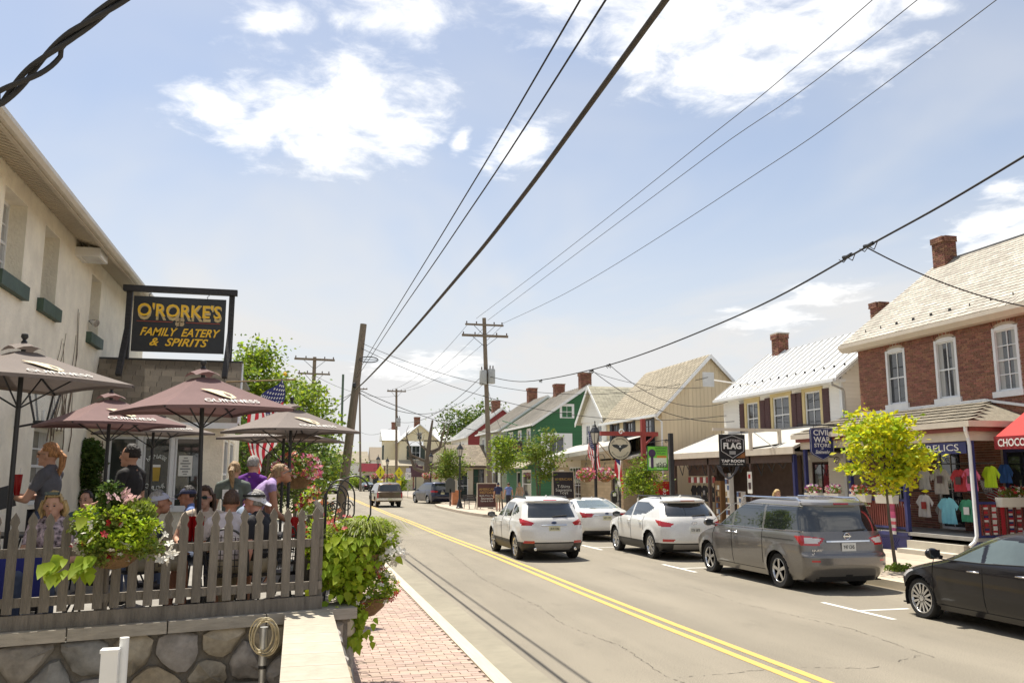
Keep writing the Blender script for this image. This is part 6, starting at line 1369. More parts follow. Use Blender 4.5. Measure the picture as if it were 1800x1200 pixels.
MB().tube([(12.7, Y0, 3.5), (12.3, Y0, 3.45), (11.9, Y0, 3.38)], .014, 6).build('bracket', BLACK, gs); MB().tube(scroll((12.58, Y0, 3.44), .07, (1, 0, 0), (0, 0, 1)), .01, 5).build('scroll', BLACK, gs, True)
for x in (12.0, 12.45): MB().tube([(x, Y0, 3.42), (x, Y0, 3.27)], .008, 5).build('hook', BLACK, gs)
# round eagle sign on red post
es = T('eagle_sign', 'round cream eagle sign hanging from a red timber cross post', 'sign', (12.95, 31, .15), world=True)
Y0 = 30.9; RP = mat('post_red', (.30, .045, .035), .6, .2, 4); MB().box(12.87, 13.03, Y0 - .08, Y0 + .08, .1, 4.42).build('post', RP, es); MB().box(11.2, 13.55, Y0 - .07, Y0 + .07, 3.76, 3.92).build('cross_beam', RP, es); MB().beam((13.0, Y0, 3.4), (13.4, Y0, 3.78), .07, .07).build('brace', RP, es); MB().tube(scroll((12.0, Y0 - .12, 3.9), .12, (1, 0, 0), (0, 0, 1), 1), .02, 6).build('rope', TRIM, es, True)
FT = Fr((0, Y0 - .03, 0), (1, 0, 0), (0, -1, 0)); c = FT.pt(11.98, 3.30, 0); bd = MB().lathe(c, [(0, -.05), (.46, -.05), (.47, -.01), (.46, .0), (0, .0)], 32, axis=(0, -1, 0)).build('disc', BLACK, es); MB().lathe(c, [(0, 0), (.43, 0), (.43, .006), (0, .006)], 32, axis=(0, -1, 0)).build('face', mat('sign_cream', (.60, .52, .38), .6, .1, 3), bd)
p = MB()
for s in (-1, 1): p.prism([FT.pt(11.98, 3.36, .008), FT.pt(11.98 + s * .12, 3.43, .008), FT.pt(11.98 + s * .34, 3.42, .008), FT.pt(11.98 + s * .26, 3.33, .008), FT.pt(11.98 + s * .13, 3.28, .008), FT.pt(11.98 + s * .04, 3.22, .008)], (0, -.004, 0))
p.prism([FT.pt(11.93, 3.40, .009), FT.pt(12.03, 3.40, .009), FT.pt(12.05, 3.24, .009), FT.pt(11.98, 3.14, .009), FT.pt(11.91, 3.24, .009)], (0, -.004, 0)); p.build('eagle', INK, bd); p = MB(); p.lathe(FT.pt(11.98, 3.35, .013), [(0, 0), (.035, 0), (.03, .004), (0, .004)], 10, axis=(0, -1, 0)); p.build('eagle_head', WHITE, bd)
for (tx, up_) in (('THE REGIMENTAL', 1), ('QUARTERMASTER', -1)):
    n = len(tx)
    for i, chx in enumerate(tx):
        if chx == ' ': continue
        a = (i - (n - 1) / 2) / n * 2.3 * up_; rr_ = .355; lettering(chx, INK, bd, FT.pt(11.98 + rr_ * math.sin(a), 3.30 + up_ * rr_ * math.cos(a), .009), (math.cos(a), 0, -math.sin(a)), (math.sin(a), 0, math.cos(a)), height=.06)
for x in (11.75, 12.2): MB().tube([(x, Y0, 3.76), (x, Y0 - .03, 3.68)], .01, 5).build('hook', BLACK, es)
# hanging black shop sign on the green house, sandwich boards, bench, bin, meters
def aboard(label, loc, rz, w, h, face, texts, frame):
    t = T('sandwich_board', label, 'sign', loc, rz)
    for s in (-1, 1):
        g = MB()
        for x in (-w / 2, w / 2): g.beam((x, s * .28, 0), (x, s * .03, h), .05, .04)
        g.beam((-w / 2, s * .03, h), (w / 2, s * .03, h), .05, .05); g.beam((-w / 2, s * .245, .15), (w / 2, s * .245, .15), .05, .05); g.build('frame', frame, t)
        g = MB(); g.add([(-w / 2 + .03, s * .24, .17), (w / 2 - .03, s * .24, .17), (w / 2 - .03, s * .032, h - .02), (-w / 2 + .03, s * .032, h - .02)], [(0, 1, 2, 3)]); pn = g.build('panel', face, t)
    sl_ = Vector((0, .21, h - .19)).normalized()
    for (tx, k, ww_, m) in texts:
        z = .17 + (h - .19) * k; y = -.24 + .21 * k; lettering(tx, m, t, (0, y - .012, z), (1, 0, 0), sl_, width=ww_ * w, height=None, name='lettering')
    return t
CHK = mat('board_black', (.02, .014, .018), .5, .2, 3); GLD = mat('board_gold', (.5, .30, .08), .5)
MRN = mat('board_maroon', (.085, .03, .025), .5, .2, 3)
aboard('maroon sandwich board with gold title beside the bench', (11.9, 54.2, .15), R(-8), 1.25, 1.65, MRN, [('AMERICAN', .76, .8, GLD), ('HISTORY', .62, .7, GLD), ('Books, Prints, Toys', .48, .75, PAPER), ('Souvenirs', .37, .6, PAPER), ('Games & More', .26, .65, PAPER)], CREAMP)
aboard('dark sandwich board behind the white SUV roof near the stone shopfront', (14.0, 44.6, .9), R(-8), 1.15, 1.6, CHK, [('AMERICAN', .72, .8, GLD), ('T-Shirts', .45, .6, PAPER), ('Souvenirs', .32, .75, PAPER), ('Toys', .2, .4, PAPER)], CREAMP)
MB().box(13.3, 14.7, 44.2, 45.0, .15, .9).build('display_crate', CREAMP, None, label='cream display crate under the dark sandwich board', cat='crate')
aboard('white and green sandwich board under the bushy street tree', (13.3, 31.5, .15), R(-10), .7, 1.3, mat('board_green', (.2, .5, .12), .5, .2, 3), [('WALKING TOURS', .82, .85, INK)], TRIM)
hs = T('hanging_shop_sign', 'black shop sign hanging from a dark post before the green house', 'sign', (15.6, 57, .15), world=True)
MB().box(13.1, 13.25, 56.9, 57.05, .1, 5.0).build('post', BLACK, hs); MB().box(13.2, 15.1, 56.93, 57.02, 4.75, 4.85).build('arm', BLACK, hs); bd = MB().box(13.7, 15.0, 56.95, 57.0, 3.55, 4.65).build('board', CHK, hs)
lettering('AMERICAN', GLD, bd, (14.35, 56.94, 4.2), (1, 0, 0), (0, 0, 1), width=1.1, height=.26)
be = T('bench', 'black iron bench with slatted seat beside the maroon sandwich board', 'bench', (11.2, 55.3, .15), R(35)); SLT = mat('bench_slat', (.06, .045, .035), .6)
for k in range(4): MB().box(-.6, .6, -.2 + k * .11, -.11 + k * .11, .42, .45).build('slat', SLT, be)
for k in range(4): MB().obox((0, .26 + k * .02, .54 + k * .11), (.6, 0, 0), (0, .012, 0), (0, .01, .045)).build('slat', SLT, be)
for x in (-.52, .52): MB().tube([(x, -.22, 0), (x, -.18, .3), (x, -.2, .42), (x, .2, .42), (x, .34, .92)], .025, 6).build('frame', BLACK, be, True); MB().tube([(x, .2, .42), (x, .28, 0)], .025, 6).build('leg', BLACK, be); MB().tube([(x, -.22, .42), (x, -.2, .62), (x, .26, .64)], .02, 6).build('armrest', BLACK, be, True)
bn = T('litter_bin', 'terracotta litter bin in front of the shingle cabin', 'bin', (11.6, 63.5, .15)); MB().box(-.3, .3, -.3, .3, .0, 1.0).build('body', mat('terracotta', (.42, .17, .08), .8, .15, 4), bn); MB().box(-.33, .33, -.33, .33, 1.0, 1.08).build('lid', mat('terracotta', (.42, .17, .08)), bn)
def meter(label, loc):
    t = T('parking_meter', label, 'parking meter', loc); MB().tube([(0, 0, 0), (0, 0, 1.05)], .035, 8).build('post', BLACK, t); g = MB(); g.prism([(-.11, -.07, 1.05), (.11, -.07, 1.05), (.13, -.07, 1.35), (.09, -.07, 1.47), (0, -.07, 1.52), (-.09, -.07, 1.47), (-.13, -.07, 1.35)], (0, .14, 0)); g.build('head', BLACK, t); MB().box(-.07, .07, -.076, -.07, 1.3, 1.42).build('window', PAPER, t)
meter('parking meter beside the lamp with twin baskets', (12.35, 32.6, .15))
ib = T('information_post', 'dark information post with rounded head near the navy minivan', 'sign', (10.9, 62, .15)); MB().box(-.05, .05, -.04, .04, 0, 1.2).build('post', DKB, ib); g = MB(); g.prism([(-.35, -.04, .95)] + [(.35 * math.cos(math.pi * (1 - k / 10)), -.04, 1.65 + .35 * math.sin(math.pi * k / 10)) for k in range(11)] + [(.35, -.04, .95)], (0, .08, 0)); g.build('panel', mat('panel_slate', (.06, .065, .06), .6), ib)
# road signs far off
YS = mat('sign_yellow_green', (.72, .66, .02), .5, .05)
def roadsign(label, loc, kind):
    t = T('road_sign', label, 'road sign', loc); t.scale = (.62, .62, .9); MB().tube([(0, 0, 0), (0, 0, 3.4)], .05, 6).build('post', STEEL, t)
    if kind == 'diamond':
        g = MB(); g.prism([(0, -.08, 2.2), (.75, -.08, 2.95), (0, -.08, 3.7), (-.75, -.08, 2.95)], (0, .03, 0)); p = g.build('plate', YS, t); MB().box(-.45, .45, -.1, -.07, 1.45, 2.05).build('plate', YS, t)
        g = MB(); g.ball((0, -.1, 3.2), (.09, .01, .1)); g.beam((0, -.1, 3.1), (0, -.1, 2.8), .02, .14); g.beam((0, -.1, 2.8), (.12, -.1, 2.5), .02, .08); g.beam((0, -.1, 2.8), (-.12, -.1, 2.5), .02, .08); g.build('symbol', INK, p)
    else:
        MB().box(-.5, .5, -.09, -.06, 2.15, 2.95).build('plate', WHITE, t); lettering('134', INK, t, (0, -.1, 2.55), (1, 0, 0), (0, 0, 1), width=.8, height=.5); MB().box(-.4, .4, -.09, -.06, 3.0, 3.5).build('plate', mat('sign_lilac', (.5, .5, .6), .5), t)
roadsign('yellow pedestrian road sign behind the pickup roof', (7.9, 84, 0), 'diamond'); roadsign('second yellow pedestrian road sign beside the route sign', (11.2, 97, 0), 'diamond'); roadsign('white route sign numbered 134', (11.6, 92, 0), 'route')
hm = T('history_marker', 'dark blue shield-topped history marker by the route sign', 'sign', (12.7, 94, 0)); MB().tube([(0, 0, 0), (0, 0, 2.3)], .06, 6).build('post', BLACK, hm); g = MB(); g.prism([(-.75, -.05, 2.2), (.75, -.05, 2.2), (.75, -.05, 3.4), (.3, -.05, 3.4), (0, -.05, 3.75), (-.3, -.05, 3.4), (-.75, -.05, 3.4)], (0, .1, 0)); g.build('panel', mat('marker_plum', (.10, .05, .07), .5), hm)
# ------------------------------------------------------------------ flags
FRED = mat('flag_red', (.50, .03, .045), .8, .08, trans=.3); FWHT = mat('flag_white', (.75, .73, .70), .8, .04, trans=.3); FBLU = mat('flag_blue', (.03, .035, .14), .8, .1, trans=.2)
def us_flag(t, fn, nx=30, m3=(FRED, FWHT, FBLU)):
    """fn(u, v): u along the fly 0..1, v down the hoist 0..1."""
    g = MB(); ny = 26; vs = [fn(i / nx, j / ny) for j in range(ny + 1) for i in range(nx + 1)]
    g.v = [tuple(v) for v in vs]
    for j in range(ny):
        for i in range(nx):
            g.f.append((j * (nx + 1) + i, j * (nx + 1) + i + 1, (j + 1) * (nx + 1) + i + 1, (j + 1) * (nx + 1) + i)); u, v = (i + .5) / nx, (j + .5) / ny
            g.m.append(2 if (u < .4 and v < 7 / 13) else int(v * 13) % 2)
    o = g.build('cloth', list(m3), t, 'all')
    s = MB()
    for r_ in range(9):
        for c in range(11):
            if (r_ + c) % 2: continue
            u, v = .4 * (c + 1) / 12, 7 / 13 * (r_ + 1) / 10; p, a, b_ = Vector(fn(u, v)), Vector(fn(u + .012, v)), Vector(fn(u, v + .012)); du, dv = (a - p).normalized() * .026, (b_ - p).normalized() * .026; n = du.cross(dv).normalized() * .006
            for q in (n, -n): s.add([p + q - du, p + q - dv, p + q + du, p + q + dv], [(0, 1, 2, 3)])
    so = s.build('stars', WHITE, o); so['kind'] = 'stuff'
def drape(p0, along, fly, sway, drop):
    """a limp flag hung from a slanting staff: hoist runs along the staff, the fly falls"""
    p0, along = Vector(p0), Vector(along); d = along.normalized(); side = Vector(sway)
    def f(u, v):
        base = p0 + along * (1 - v); k = u ** .9
        return base + Vector((0, 0, -fly * k)) * (.75 + .25 * v) + side * (.25 * k + .06 * math.sin(u * 9 + v * 7)) + Vector((.05 * math.sin(u * 6 + v * 10), .07 * math.cos(v * 11 + u * 3) * u, 0))
    return f
uf = T('us_flag', 'limp American flag on a pole at the corner of the pub bay', 'flag', (-.5, 18, 4.3), world=True)
MB().tube([(EX, EY - .05, 4.18), (-.08, 18.2, 4.20)], .018, 6).build('staff', mat('staff_wood', (.28, .19, .09), .6), uf); MB().ball((-.3, 18.3, 4.32), .04).build('finial', GOLD, uf); us_flag(uf, drape((-.98, 18.1, 3.55), (.62, .1, .68), 1.5, (.30, .1, 0), 0))
uf = T('us_flag', 'American flag on a slanting staff beside the lamp with twin baskets', 'flag', (14.9, 36, 2.6), world=True)
MB().tube([(15.0, 38.4, 2.45), (12.75, 36.6, 4.2)], .02, 6).build('staff', mat('staff_wood', (.28, .19, .09), .6), uf); us_flag(uf, drape((13.4, 37.1, 3.65), (-.75, -.6, .6), 1.6, (.1, .2, 0), 0))
rf_ = T('red_flag', 'red and white flag hanging beside the eagle sign', 'flag', (14.9, 33, 2.5), world=True)
MB().tube([(15.0, 36.8, 2.2), (13.1, 34.4, 3.6)], .02, 6).build('staff', mat('staff_wood', (.28, .19, .09), .6), rf_)
fn_ = drape((13.7, 35.1, 3.15), (-.6, -.7, .42), 1.75, (.1, .1, 0), 0); g = MB(); nx, ny = 16, 12; g.v = [tuple(fn_(i / nx, j / ny)) for j in range(ny + 1) for i in range(nx + 1)]
for j in range(ny):
    for i in range(nx): g.f.append((j * (nx + 1) + i, j * (nx + 1) + i + 1, (j + 1) * (nx + 1) + i + 1, (j + 1) * (nx + 1) + i)); g.m.append(2 if (i < 6 and j < 7) else (0 if j < 4 or j > 8 else 1) if i >= 6 else (0 if j > 8 else 1))
g.build('cloth', [FRED, FWHT, FBLU], rf_, 'all')
# ------------------------------------------------------------------ vegetation
nrs = np.random.RandomState(11)
def leaf_mesh(name, P_, size, m, aspect=.55, updir=None, jit=.5, fold=.25):
    """One folded leaf (two faces) per point."""
    n = len(P_); P_ = np.asarray(P_, float); s = size * (1 + jit * nrs.uniform(-1, 1, n))
    d = nrs.normal(size=(n, 3)); d[:, 2] *= .6
    if updir is not None: d += np.asarray(updir)
    d /= np.linalg.norm(d, axis=1)[:, None]
    q = nrs.normal(size=(n, 3)); q[:, 2] += .0; w = np.cross(d, q); w /= np.linalg.norm(w, axis=1)[:, None]; nn = np.cross(d, w); nn *= np.sign(nn[:, 2:3] + 1e-9)
    a = P_ - d * s[:, None] * .5; b = P_ + d * s[:, None] * .5
    hw = s[:, None] * aspect * .5; f = nn * s[:, None] * fold * aspect * .5
    l = P_ + w * hw + f - d * s[:, None] * .08; r = P_ - w * hw + f - d * s[:, None] * .08
    V = np.stack([a, l, b, r], 1).reshape(-1, 3); me = bpy.data.meshes.new(name); me.vertices.add(4 * n); me.vertices.foreach_set('co', V.ravel())
    idx = np.arange(n) * 4; F_ = np.stack([idx, idx + 1, idx + 2, idx, idx + 2, idx + 3], 1).ravel()
    me.loops.add(6 * n); me.loops.foreach_set('vertex_index', F_); me.polygons.add(2 * n); me.polygons.foreach_set('loop_start', np.arange(2 * n) * 3); me.polygons.foreach_set('loop_total', np.full(2 * n, 3)); me.materials.append(m); me.update(calc_edges=True); return me
def leaves(name, P_, size, m, parent, **k):
    o = bpy.data.objects.new(name, leaf_mesh(name, P_, size, m, **k)); return link(o, parent)
def LM(name, c, hue=.03, rnd=.3, trans=.4): return mat(name, c, .55, .2, 2, rnd=rnd, hue=hue, trans=trans, spec=.35)
L_MID = LM('leaf_mid', (.17, .24, .03)); L_YEL = LM('leaf_yellow_green', (.60, .60, .02), .02, .2, .55); L_DARK = LM('leaf_dark', (.08, .13, .025)); L_LIME = LM('leaf_lime', (.36, .48, .03), .02, .2, .45); L_OLIVE = LM('leaf_olive', (.19, .23, .045))
BARK = mat('bark', (.13, .105, .08), .95, .3, 4, bump=.8, bscale=18, stretch=(6, 6, 1)); BARKP = mat('bark_pale', (.24, .19, .13), .95, .3, 4, bump=.8, bscale=16, stretch=(6, 6, 1))
def limb(p, q, r0, r1, bend_=.12, n=6, g=None):
    p, q = Vector(p), Vector(q); L_ = (q - p).length; off = Vector((rng.uniform(-1, 1), rng.uniform(-1, 1), rng.uniform(.0, .8))) * L_ * bend_; pts = []
    for i in range(n + 1): t = i / n; pts.append(p.lerp(q, t) + off * (4 * t * (1 - t)) * .5)
    (g or MB()).tube(pts, [r0 + (r1 - r0) * i / n for i in range(n + 1)], 6); return pts
def tree(name, label, base, H, rad, zc, nclump, nleaf, lsize, m, trunk_r=.08, stems=1, clump=.35, m2=None, group=None, aspect=.55, lean=(0, 0), shell=.55, cat='tree', bark=BARK, updir=None, flat=1.):
    """base at ground; crown ellipsoid centre height zc with radii rad; real limbs to every clump of leaves."""
    t = T(name, label, cat, base, 0, group); rx, ry, rz_ = rad; g = MB(); C0 = Vector((lean[0], lean[1], zc)); fork = max(.25, zc - rz_ * 1.0)
    top = Vector((lean[0], lean[1], zc + rz_ * .55)); tr = MB()
    for s in range(stems):
        o = Vector((rng.uniform(-.08, .08) * (s > 0), rng.uniform(-.08, .08) * (s > 0), 0)); tp = top + (Vector((rng.uniform(-.4, .4) * rx, rng.uniform(-.4, .4) * ry, 0)) if stems > 1 else Vector((0, 0, 0)))
        limb(o, tp, trunk_r, trunk_r * .2, .06, 8, tr)
    tr.build('trunk', bark, t, True)
    pts = []; cl = []
    for k in range(nclump):
        while True:
            u = Vector((rng.uniform(-1, 1), rng.uniform(-1, 1), rng.uniform(-1, 1)))
            if shell < u.length < 1.0 or (u.length < 1 and rng.random() < .25): break
        c = C0 + Vector((u.x * rx, u.y * ry, u.z * rz_)) * rng.uniform(.82, 1.12); cl.append(c)
        zt = min(max(fork, c.z - abs(Vector((c.x - lean[0], c.y - lean[1], 0)).length) * .8 - .1), top.z); o = Vector((lean[0], lean[1], 0)) * (zt / max(top.z, .1)); o.z = zt
        limb(o, c, trunk_r * .36, trunk_r * .05, .15, 5, g)
        per = int(nleaf / nclump * rng.uniform(.55, 1.45)); q = nrs.normal(size=(per, 3)) * (clump * rng.uniform(.7, 1.25)); q[:, 2] *= .62 * flat; pts.append(q + np.array(c))
    g.build('limbs', bark, t, True)
    P_ = np.concatenate(pts); k = nrs.uniform(size=len(P_)) < (.7 if m2 else 2)
    leaves('crown', P_[k], lsize, m, t, aspect=aspect, updir=updir)
    if m2: leaves('crown', P_[~k], lsize, m2, t, aspect=aspect, updir=updir)
    return t
tree('street_tree', 'bright yellow-green young tree at the kerb behind the grey minivan', (13.05, 16.9, .12), 3.9, (.82, .85, .86), 2.72, 44, 3900, .135, L_YEL, .045, 1, .2, L_LIME, 'young street trees', .5, (-.08, 0), cat='tree', flat=.7)
tree('street_tree', 'bushy round street tree below the tours sign', (12.62, 30.4, .12), 2.9, (.62, .62, .70), 2.0, 30, 3600, .10, L_MID, .04, 3, .2, L_LIME, 'young street trees')
tree('street_tree', 'slim street tree in front of the green house shop', (12.75, 45, .12), 4.7, (.95, .95, 1.4), 3.25, 26, 2600, .16, L_MID, .06, 2, .3, L_OLIVE, 'young street trees')
tree('street_tree', 'leafy street tree half hiding the transformer pole', (12.55, 52.5, .12), 4.7, (.80, .80, 1.3), 3.5, 34, 3000, .15, L_MID, .06, 1, .32, L_LIME, 'young street trees')
tree('street_tree', 'small street tree by the navy minivan and lamp', (11.9, 67.5, .12), 4.1, (1.1, 1.1, 1.2), 2.9, 34, 2800, .18, L_MID, .06, 1, .34, L_OLIVE, 'young street trees')
tree('maple_tree', 'tall bright maple behind the pub bay flag', (-1.75, 34, 0), 7.7, (1.25, 1.6, 3.0), 4.55, 60, 9500, .17, L_MID, .14, 2, .42, L_LIME, 'trees beyond the pub')
tree('maple_tree', 'lower maple to the right of the tall maple', (.05, 39, 0), 6.6, (1.45, 1.7, 2.4), 4.0, 50, 7500, .18, L_MID, .14, 2, .42, L_LIME, 'trees beyond the pub', shell=.3)
tree('maple_tree', 'broad low tree showing under the far umbrellas', (-1.0, 30, .2), 4.4, (2.0, 1.3, 1.6), 2.6, 46, 7000, .14, L_DARK, .12, 2, .4, L_MID, 'trees beyond the pub', shell=.2)
tree('maple_tree', 'small tree thinning out beside the leaning pole', (1.35, 46, .1), 4.4, (.95, .95, 1.6), 2.7, 26, 3000, .16, L_MID, .09, 2, .35, L_LIME, 'trees beyond the pub', shell=.2)
tree('oak_tree', 'large dark round tree rising behind the red house', (23.5, 112, 0), 11.8, (5.2, 4, 3.4), 8.2, 70, 11000, .36, L_DARK, .4, 1, .9, L_MID)
for i, (x, y, h) in enumerate(((14.6, 128, 2.4), (8.2, 150, 3.4), (7.0, 160, 3.0), (10.6, 152, 2.6))):
    tree('shrub', ('clipped shrub near the history marker', 'tall green shrub left of the far lamp', 'leafy shrub by the far road', 'round shrub before the far red-roofed shop')[i], (x, y, 0), h, (h * .6, h * .6, h * .45), h * .5, 16, 1600, .3, L_MID, .06, 3, .45, L_LIME, 'shrubs at the far bend', cat='shrub', shell=.1)
# bare pollarded tree
bt = T('bare_tree', 'bare pollarded tree with stubby limbs in front of the cream house', 'tree', (13.6, 92, 0)); g = MB()
MB().tube([(0, 0, 0), (.05, 0, 2), (.0, 0, 3.5), (.15, 0, 5.2), (.3, 0, 6.6), (.55, 0, 8.3)], [.42, .34, .30, .25, .18, .10], 10).build('trunk', BARK, bt, True)
for k, (z, dx, dz, r_) in enumerate(((2.6, -1.9, 2.2, .24), (2.9, 2.3, 1.9, .26), (3.8, -2.3, 2.8, .16), (4.4, 1.7, 3.2, .18), (5.0, -1.0, 2.4, .14), (3.4, 3.2, 2.8, .18), (4.8, 2.4, 3.0, .12), (2.4, 2.6, .6, .18))):
    a = Vector((.05, 0, z)); e_ = a + Vector((dx, rng.uniform(-.8, .8), dz)); el = a + Vector((dx * .75, 0, dz * .25)); pts = [a, a.lerp(el, .5), el, el.lerp(e_, .5), e_]
    g = MB(); g.tube(pts, [r_, r_ * .85, r_ * .7, r_ * .55, r_ * .4], 7)
    for j in range(7):
        b_ = pts[rng.randint(2, 4)]; q = b_ + Vector((rng.uniform(-.9, .9), rng.uniform(-.5, .5), rng.uniform(.3, 1.3))); g.tube([b_, b_.lerp(q, .5) + Vector((rng.uniform(-.1, .1), 0, .1)), q], [r_ * .25, r_ * .15, .015], 5)
    g.build('limb', BARK, bt, True)
# flowers and baskets
PINK = mat('petal_pink', (.62, .12, .25), .6, .2, 3, rnd=.3, hue=.04, trans=.3); PETW = mat('petal_white', (.78, .74, .66), .6, .06, 3, trans=.3); PETR = mat('petal_red', (.42, .015, .025), .6, .2, 3, rnd=.3, trans=.2); PETO = mat('petal_coral', (.65, .22, .10), .6, .2, 3, rnd=.3, hue=.03, trans=.3); PETP = mat('petal_purple', (.28, .06, .28), .6, .2, 3, rnd=.3, trans=.3)
def ellip(n, c, r, shell=.6, top=None):
    u = nrs.normal(size=(n, 3)); u /= np.linalg.norm(u, axis=1)[:, None]; k = nrs.uniform(shell, 1.05, (n, 1)) ** .7; q = u * k * np.array(r)
    if top is not None: q[:, 2] = np.maximum(q[:, 2], top)
    return q + np.array(c)
def blooms(name, P_, s, m, parent, petals=5):
    V = []; F_ = []
    for p in P_:
        ax = Vector((rng.uniform(-1, 1), rng.uniform(-1.2, .4), rng.uniform(0, 1.2))).normalized(); x, y_, _ = basis(ax); p = Vector(p); ss = s * rng.uniform(.7, 1.25)
        for k in range(petals):
            a = 2 * math.pi * k / petals; d = x * math.cos(a) + y_ * math.sin(a); w = x * -math.sin(a) + y_ * math.cos(a); b = len(V)
            V += [p, p + d * ss * .6 + w * ss * .32 + ax * ss * .15, p + d * ss + ax * ss * .12, p + d * ss * .6 - w * ss * .32 + ax * ss * .15]; F_.append((b, b + 1, b + 2, b + 3))
    g = MB(); g.v = [tuple(v) for v in V]; g.f = F_; g.m = [0] * len(F_); o = g.build(name, m, parent); o['kind'] = 'stuff'; return o
COIR = mat('coir', (.17, .10, .045), .95, .3, 12, bump=.8, bscale=30); POTW = mat('planter_white', (.70, .68, .60), .6, .06)
def basket(label, loc, r, cols, n=700, leaf=.06, m=L_MID, group='hanging flower baskets', wires=.5, pot=COIR):
    t = T('flower_basket', label, 'flower basket', loc, 0, group)
    MB().lathe((0, 0, -r * .55), [(.0, 0), (r * .35, .02), (r * .6, r * .28), (r * .72, r * .55), (r * .66, r * .55), (0, r * .45)], 14).build('pot', pot, t, True)
    leaves('foliage', ellip(n, (0, 0, r * .25), (r * .95, r * .95, r * .62), .45), leaf, m, t)
    for cm, k in cols: blooms('flowers', ellip(k, (0, 0, r * .28), (r * 1.02, r * 1.02, r * .68), .85), leaf * .75, cm, t)
    if wires:
        for a in range(3): MB().tube([(r * .6 * math.cos(a * 2.1), r * .6 * math.sin(a * 2.1), 0), (0, 0, wires)], .006, 4).build('hanger', BLACK, t)
    return t
for (lx, ly, lz), lab in ((lamp_spots[0][1], 'on the lamp beside the eagle sign'), (lamp_spots[2][1], 'on the lamp behind the navy minivan'), (lamp_spots[3][1], 'on the lamp among the far yellow signs'), (lamp_spots[4][1], 'on the farthest lamp')):
    for s, nm in ((-1, 'left'), (1, 'right')): basket('pink and coral flower basket hung %s %s' % (nm, lab), (lx + s * .42, ly, lz + 2.05), .40, [(PINK, 70), (PETO, 40), (PETW, 30)], 300, .09, wires=.62)
basket('round basket of pink geraniums hanging beyond the purple-vest woman', (.02, 15.7, 2.22), .42, [(PINK, 120), (PETO, 60), (PETW, 60)], 500, .06)
# big foreground baskets
b1 = basket('overflowing flower basket hung on the front of the picket fence', (-1.47, 8.02, 1.60), .31, [(PETW, 40), (PETR, 34)], 2600, .045, L_MID, wires=.35)
leaves('foliage', np.concatenate([ellip(330, (rng.uniform(-.3, .34), rng.uniform(-.2, .1), rng.uniform(-.1, .34)), (.14, .12, .1), .2) for _ in range(9)]), .04, L_OLIVE, b1); leaves('foliage', ellip(500, (-.05, .0, .42), (.13, .1, .16), .1), .05, L_DARK, b1); leaves('foliage', np.concatenate([ellip(230, (rng.uniform(-.25, .32), rng.uniform(-.25, .1), rng.uniform(.0, .34)), (.15, .13, .09), .4) for _ in range(10)]), .042, L_LIME, b1)
blooms('flowers', ellip(14, (.02, -.05, .42), (.14, .1, .07), .3), .055, mat('petal_pale_pink', (.75, .50, .50), .6, .1, 3, trans=.3), b1); blooms('flowers', ellip(12, (.40, -.08, -.02), (.1, .1, .14), .5), .05, PETW, b1)
def vine_leaves(t, pts, s=.12, m=L_LIME):
    for p in pts:
        p = Vector(p); out = Vector((p.x, p.y - .2, 0)); out = (out.normalized() if out.length > .01 else Vector((0, -1, 0))); d = (out * .55 + Vector((rng.uniform(-.4, .4), rng.uniform(-.3, .1), -.9))).normalized(); w = d.cross(Vector((0, -1, .3))).normalized(); n = w.cross(d); ss = s * rng.uniform(.75, 1.25)
        q = [p - d * ss * .1, p + w * ss * .42 + d * ss * .12, p + w * ss * .3 + d * ss * .6, p + d * ss * 1.15, p - w * ss * .3 + d * ss * .6, p - w * ss * .42 + d * ss * .12]; mid = p + d * ss * .5 + n * -ss * .12
        g = MB(); g.add(q + [mid], [(i, (i + 1) % 6, 6) for i in range(6)]); g.build('leaf', m, t, 'all')
vine_leaves(b1, [(-.30 + rng.uniform(-.14, .2), -.26 + rng.uniform(-.1, .1), -.02 - rng.uniform(0, .16)) for _ in range(26)] + [(-.2, -.3, .28)], .10)
b2 = T('flower_basket', 'huge lime green trailing basket of petunias and grass at the fence corner', 'flower basket', (.66, 9.12, 1.40), 0, 'hanging flower baskets')
MB().lathe((0, 0, -.25), [(0, 0), (.14, .02), (.24, .14), (.28, .28), (.25, .28), (0, .22)], 14).build('pot', COIR, b2, True)
leaves('foliage', ellip(3000, (.0, 0, .10), (.40, .34, .26), .3), .045, L_OLIVE, b2); leaves('foliage', ellip(1800, (.05, 0, .2), (.36, .3, .2), .5), .045, L_LIME, b2)
leaves('foliage', ellip(2200, (-.12, -.12, -.05), (.30, .24, .34), .5), .06, L_LIME, b2, aspect=.7); leaves('foliage', ellip(900, (-.05, -.12, -.55), (.12, .12, .36), .3), .05, L_LIME, b2, aspect=.7)
blooms('flowers', ellip(26, (.28, -.1, .06), (.17, .2, .20), .7), .06, PETW, b2); blooms('flowers', ellip(26, (-.15, -.05, .30), (.2, .2, .12), .5), .03, PETR, b2)
vine_leaves(b2, [(-.14 + rng.gauss(0, .15), -.24 + rng.gauss(0, .08), .22 - abs(rng.gauss(0, .27))) for _ in range(230)], .075)
vine_leaves(b2, [(-.03 + rng.gauss(0, .07), -.2 + rng.gauss(0, .05), -.45 - rng.uniform(0, .42)) for _ in range(70)], .065)
G_ = mat('grass_blade', (.28, .31, .07), .6, .2, 3, rnd=.3, trans=.4); g = MB()
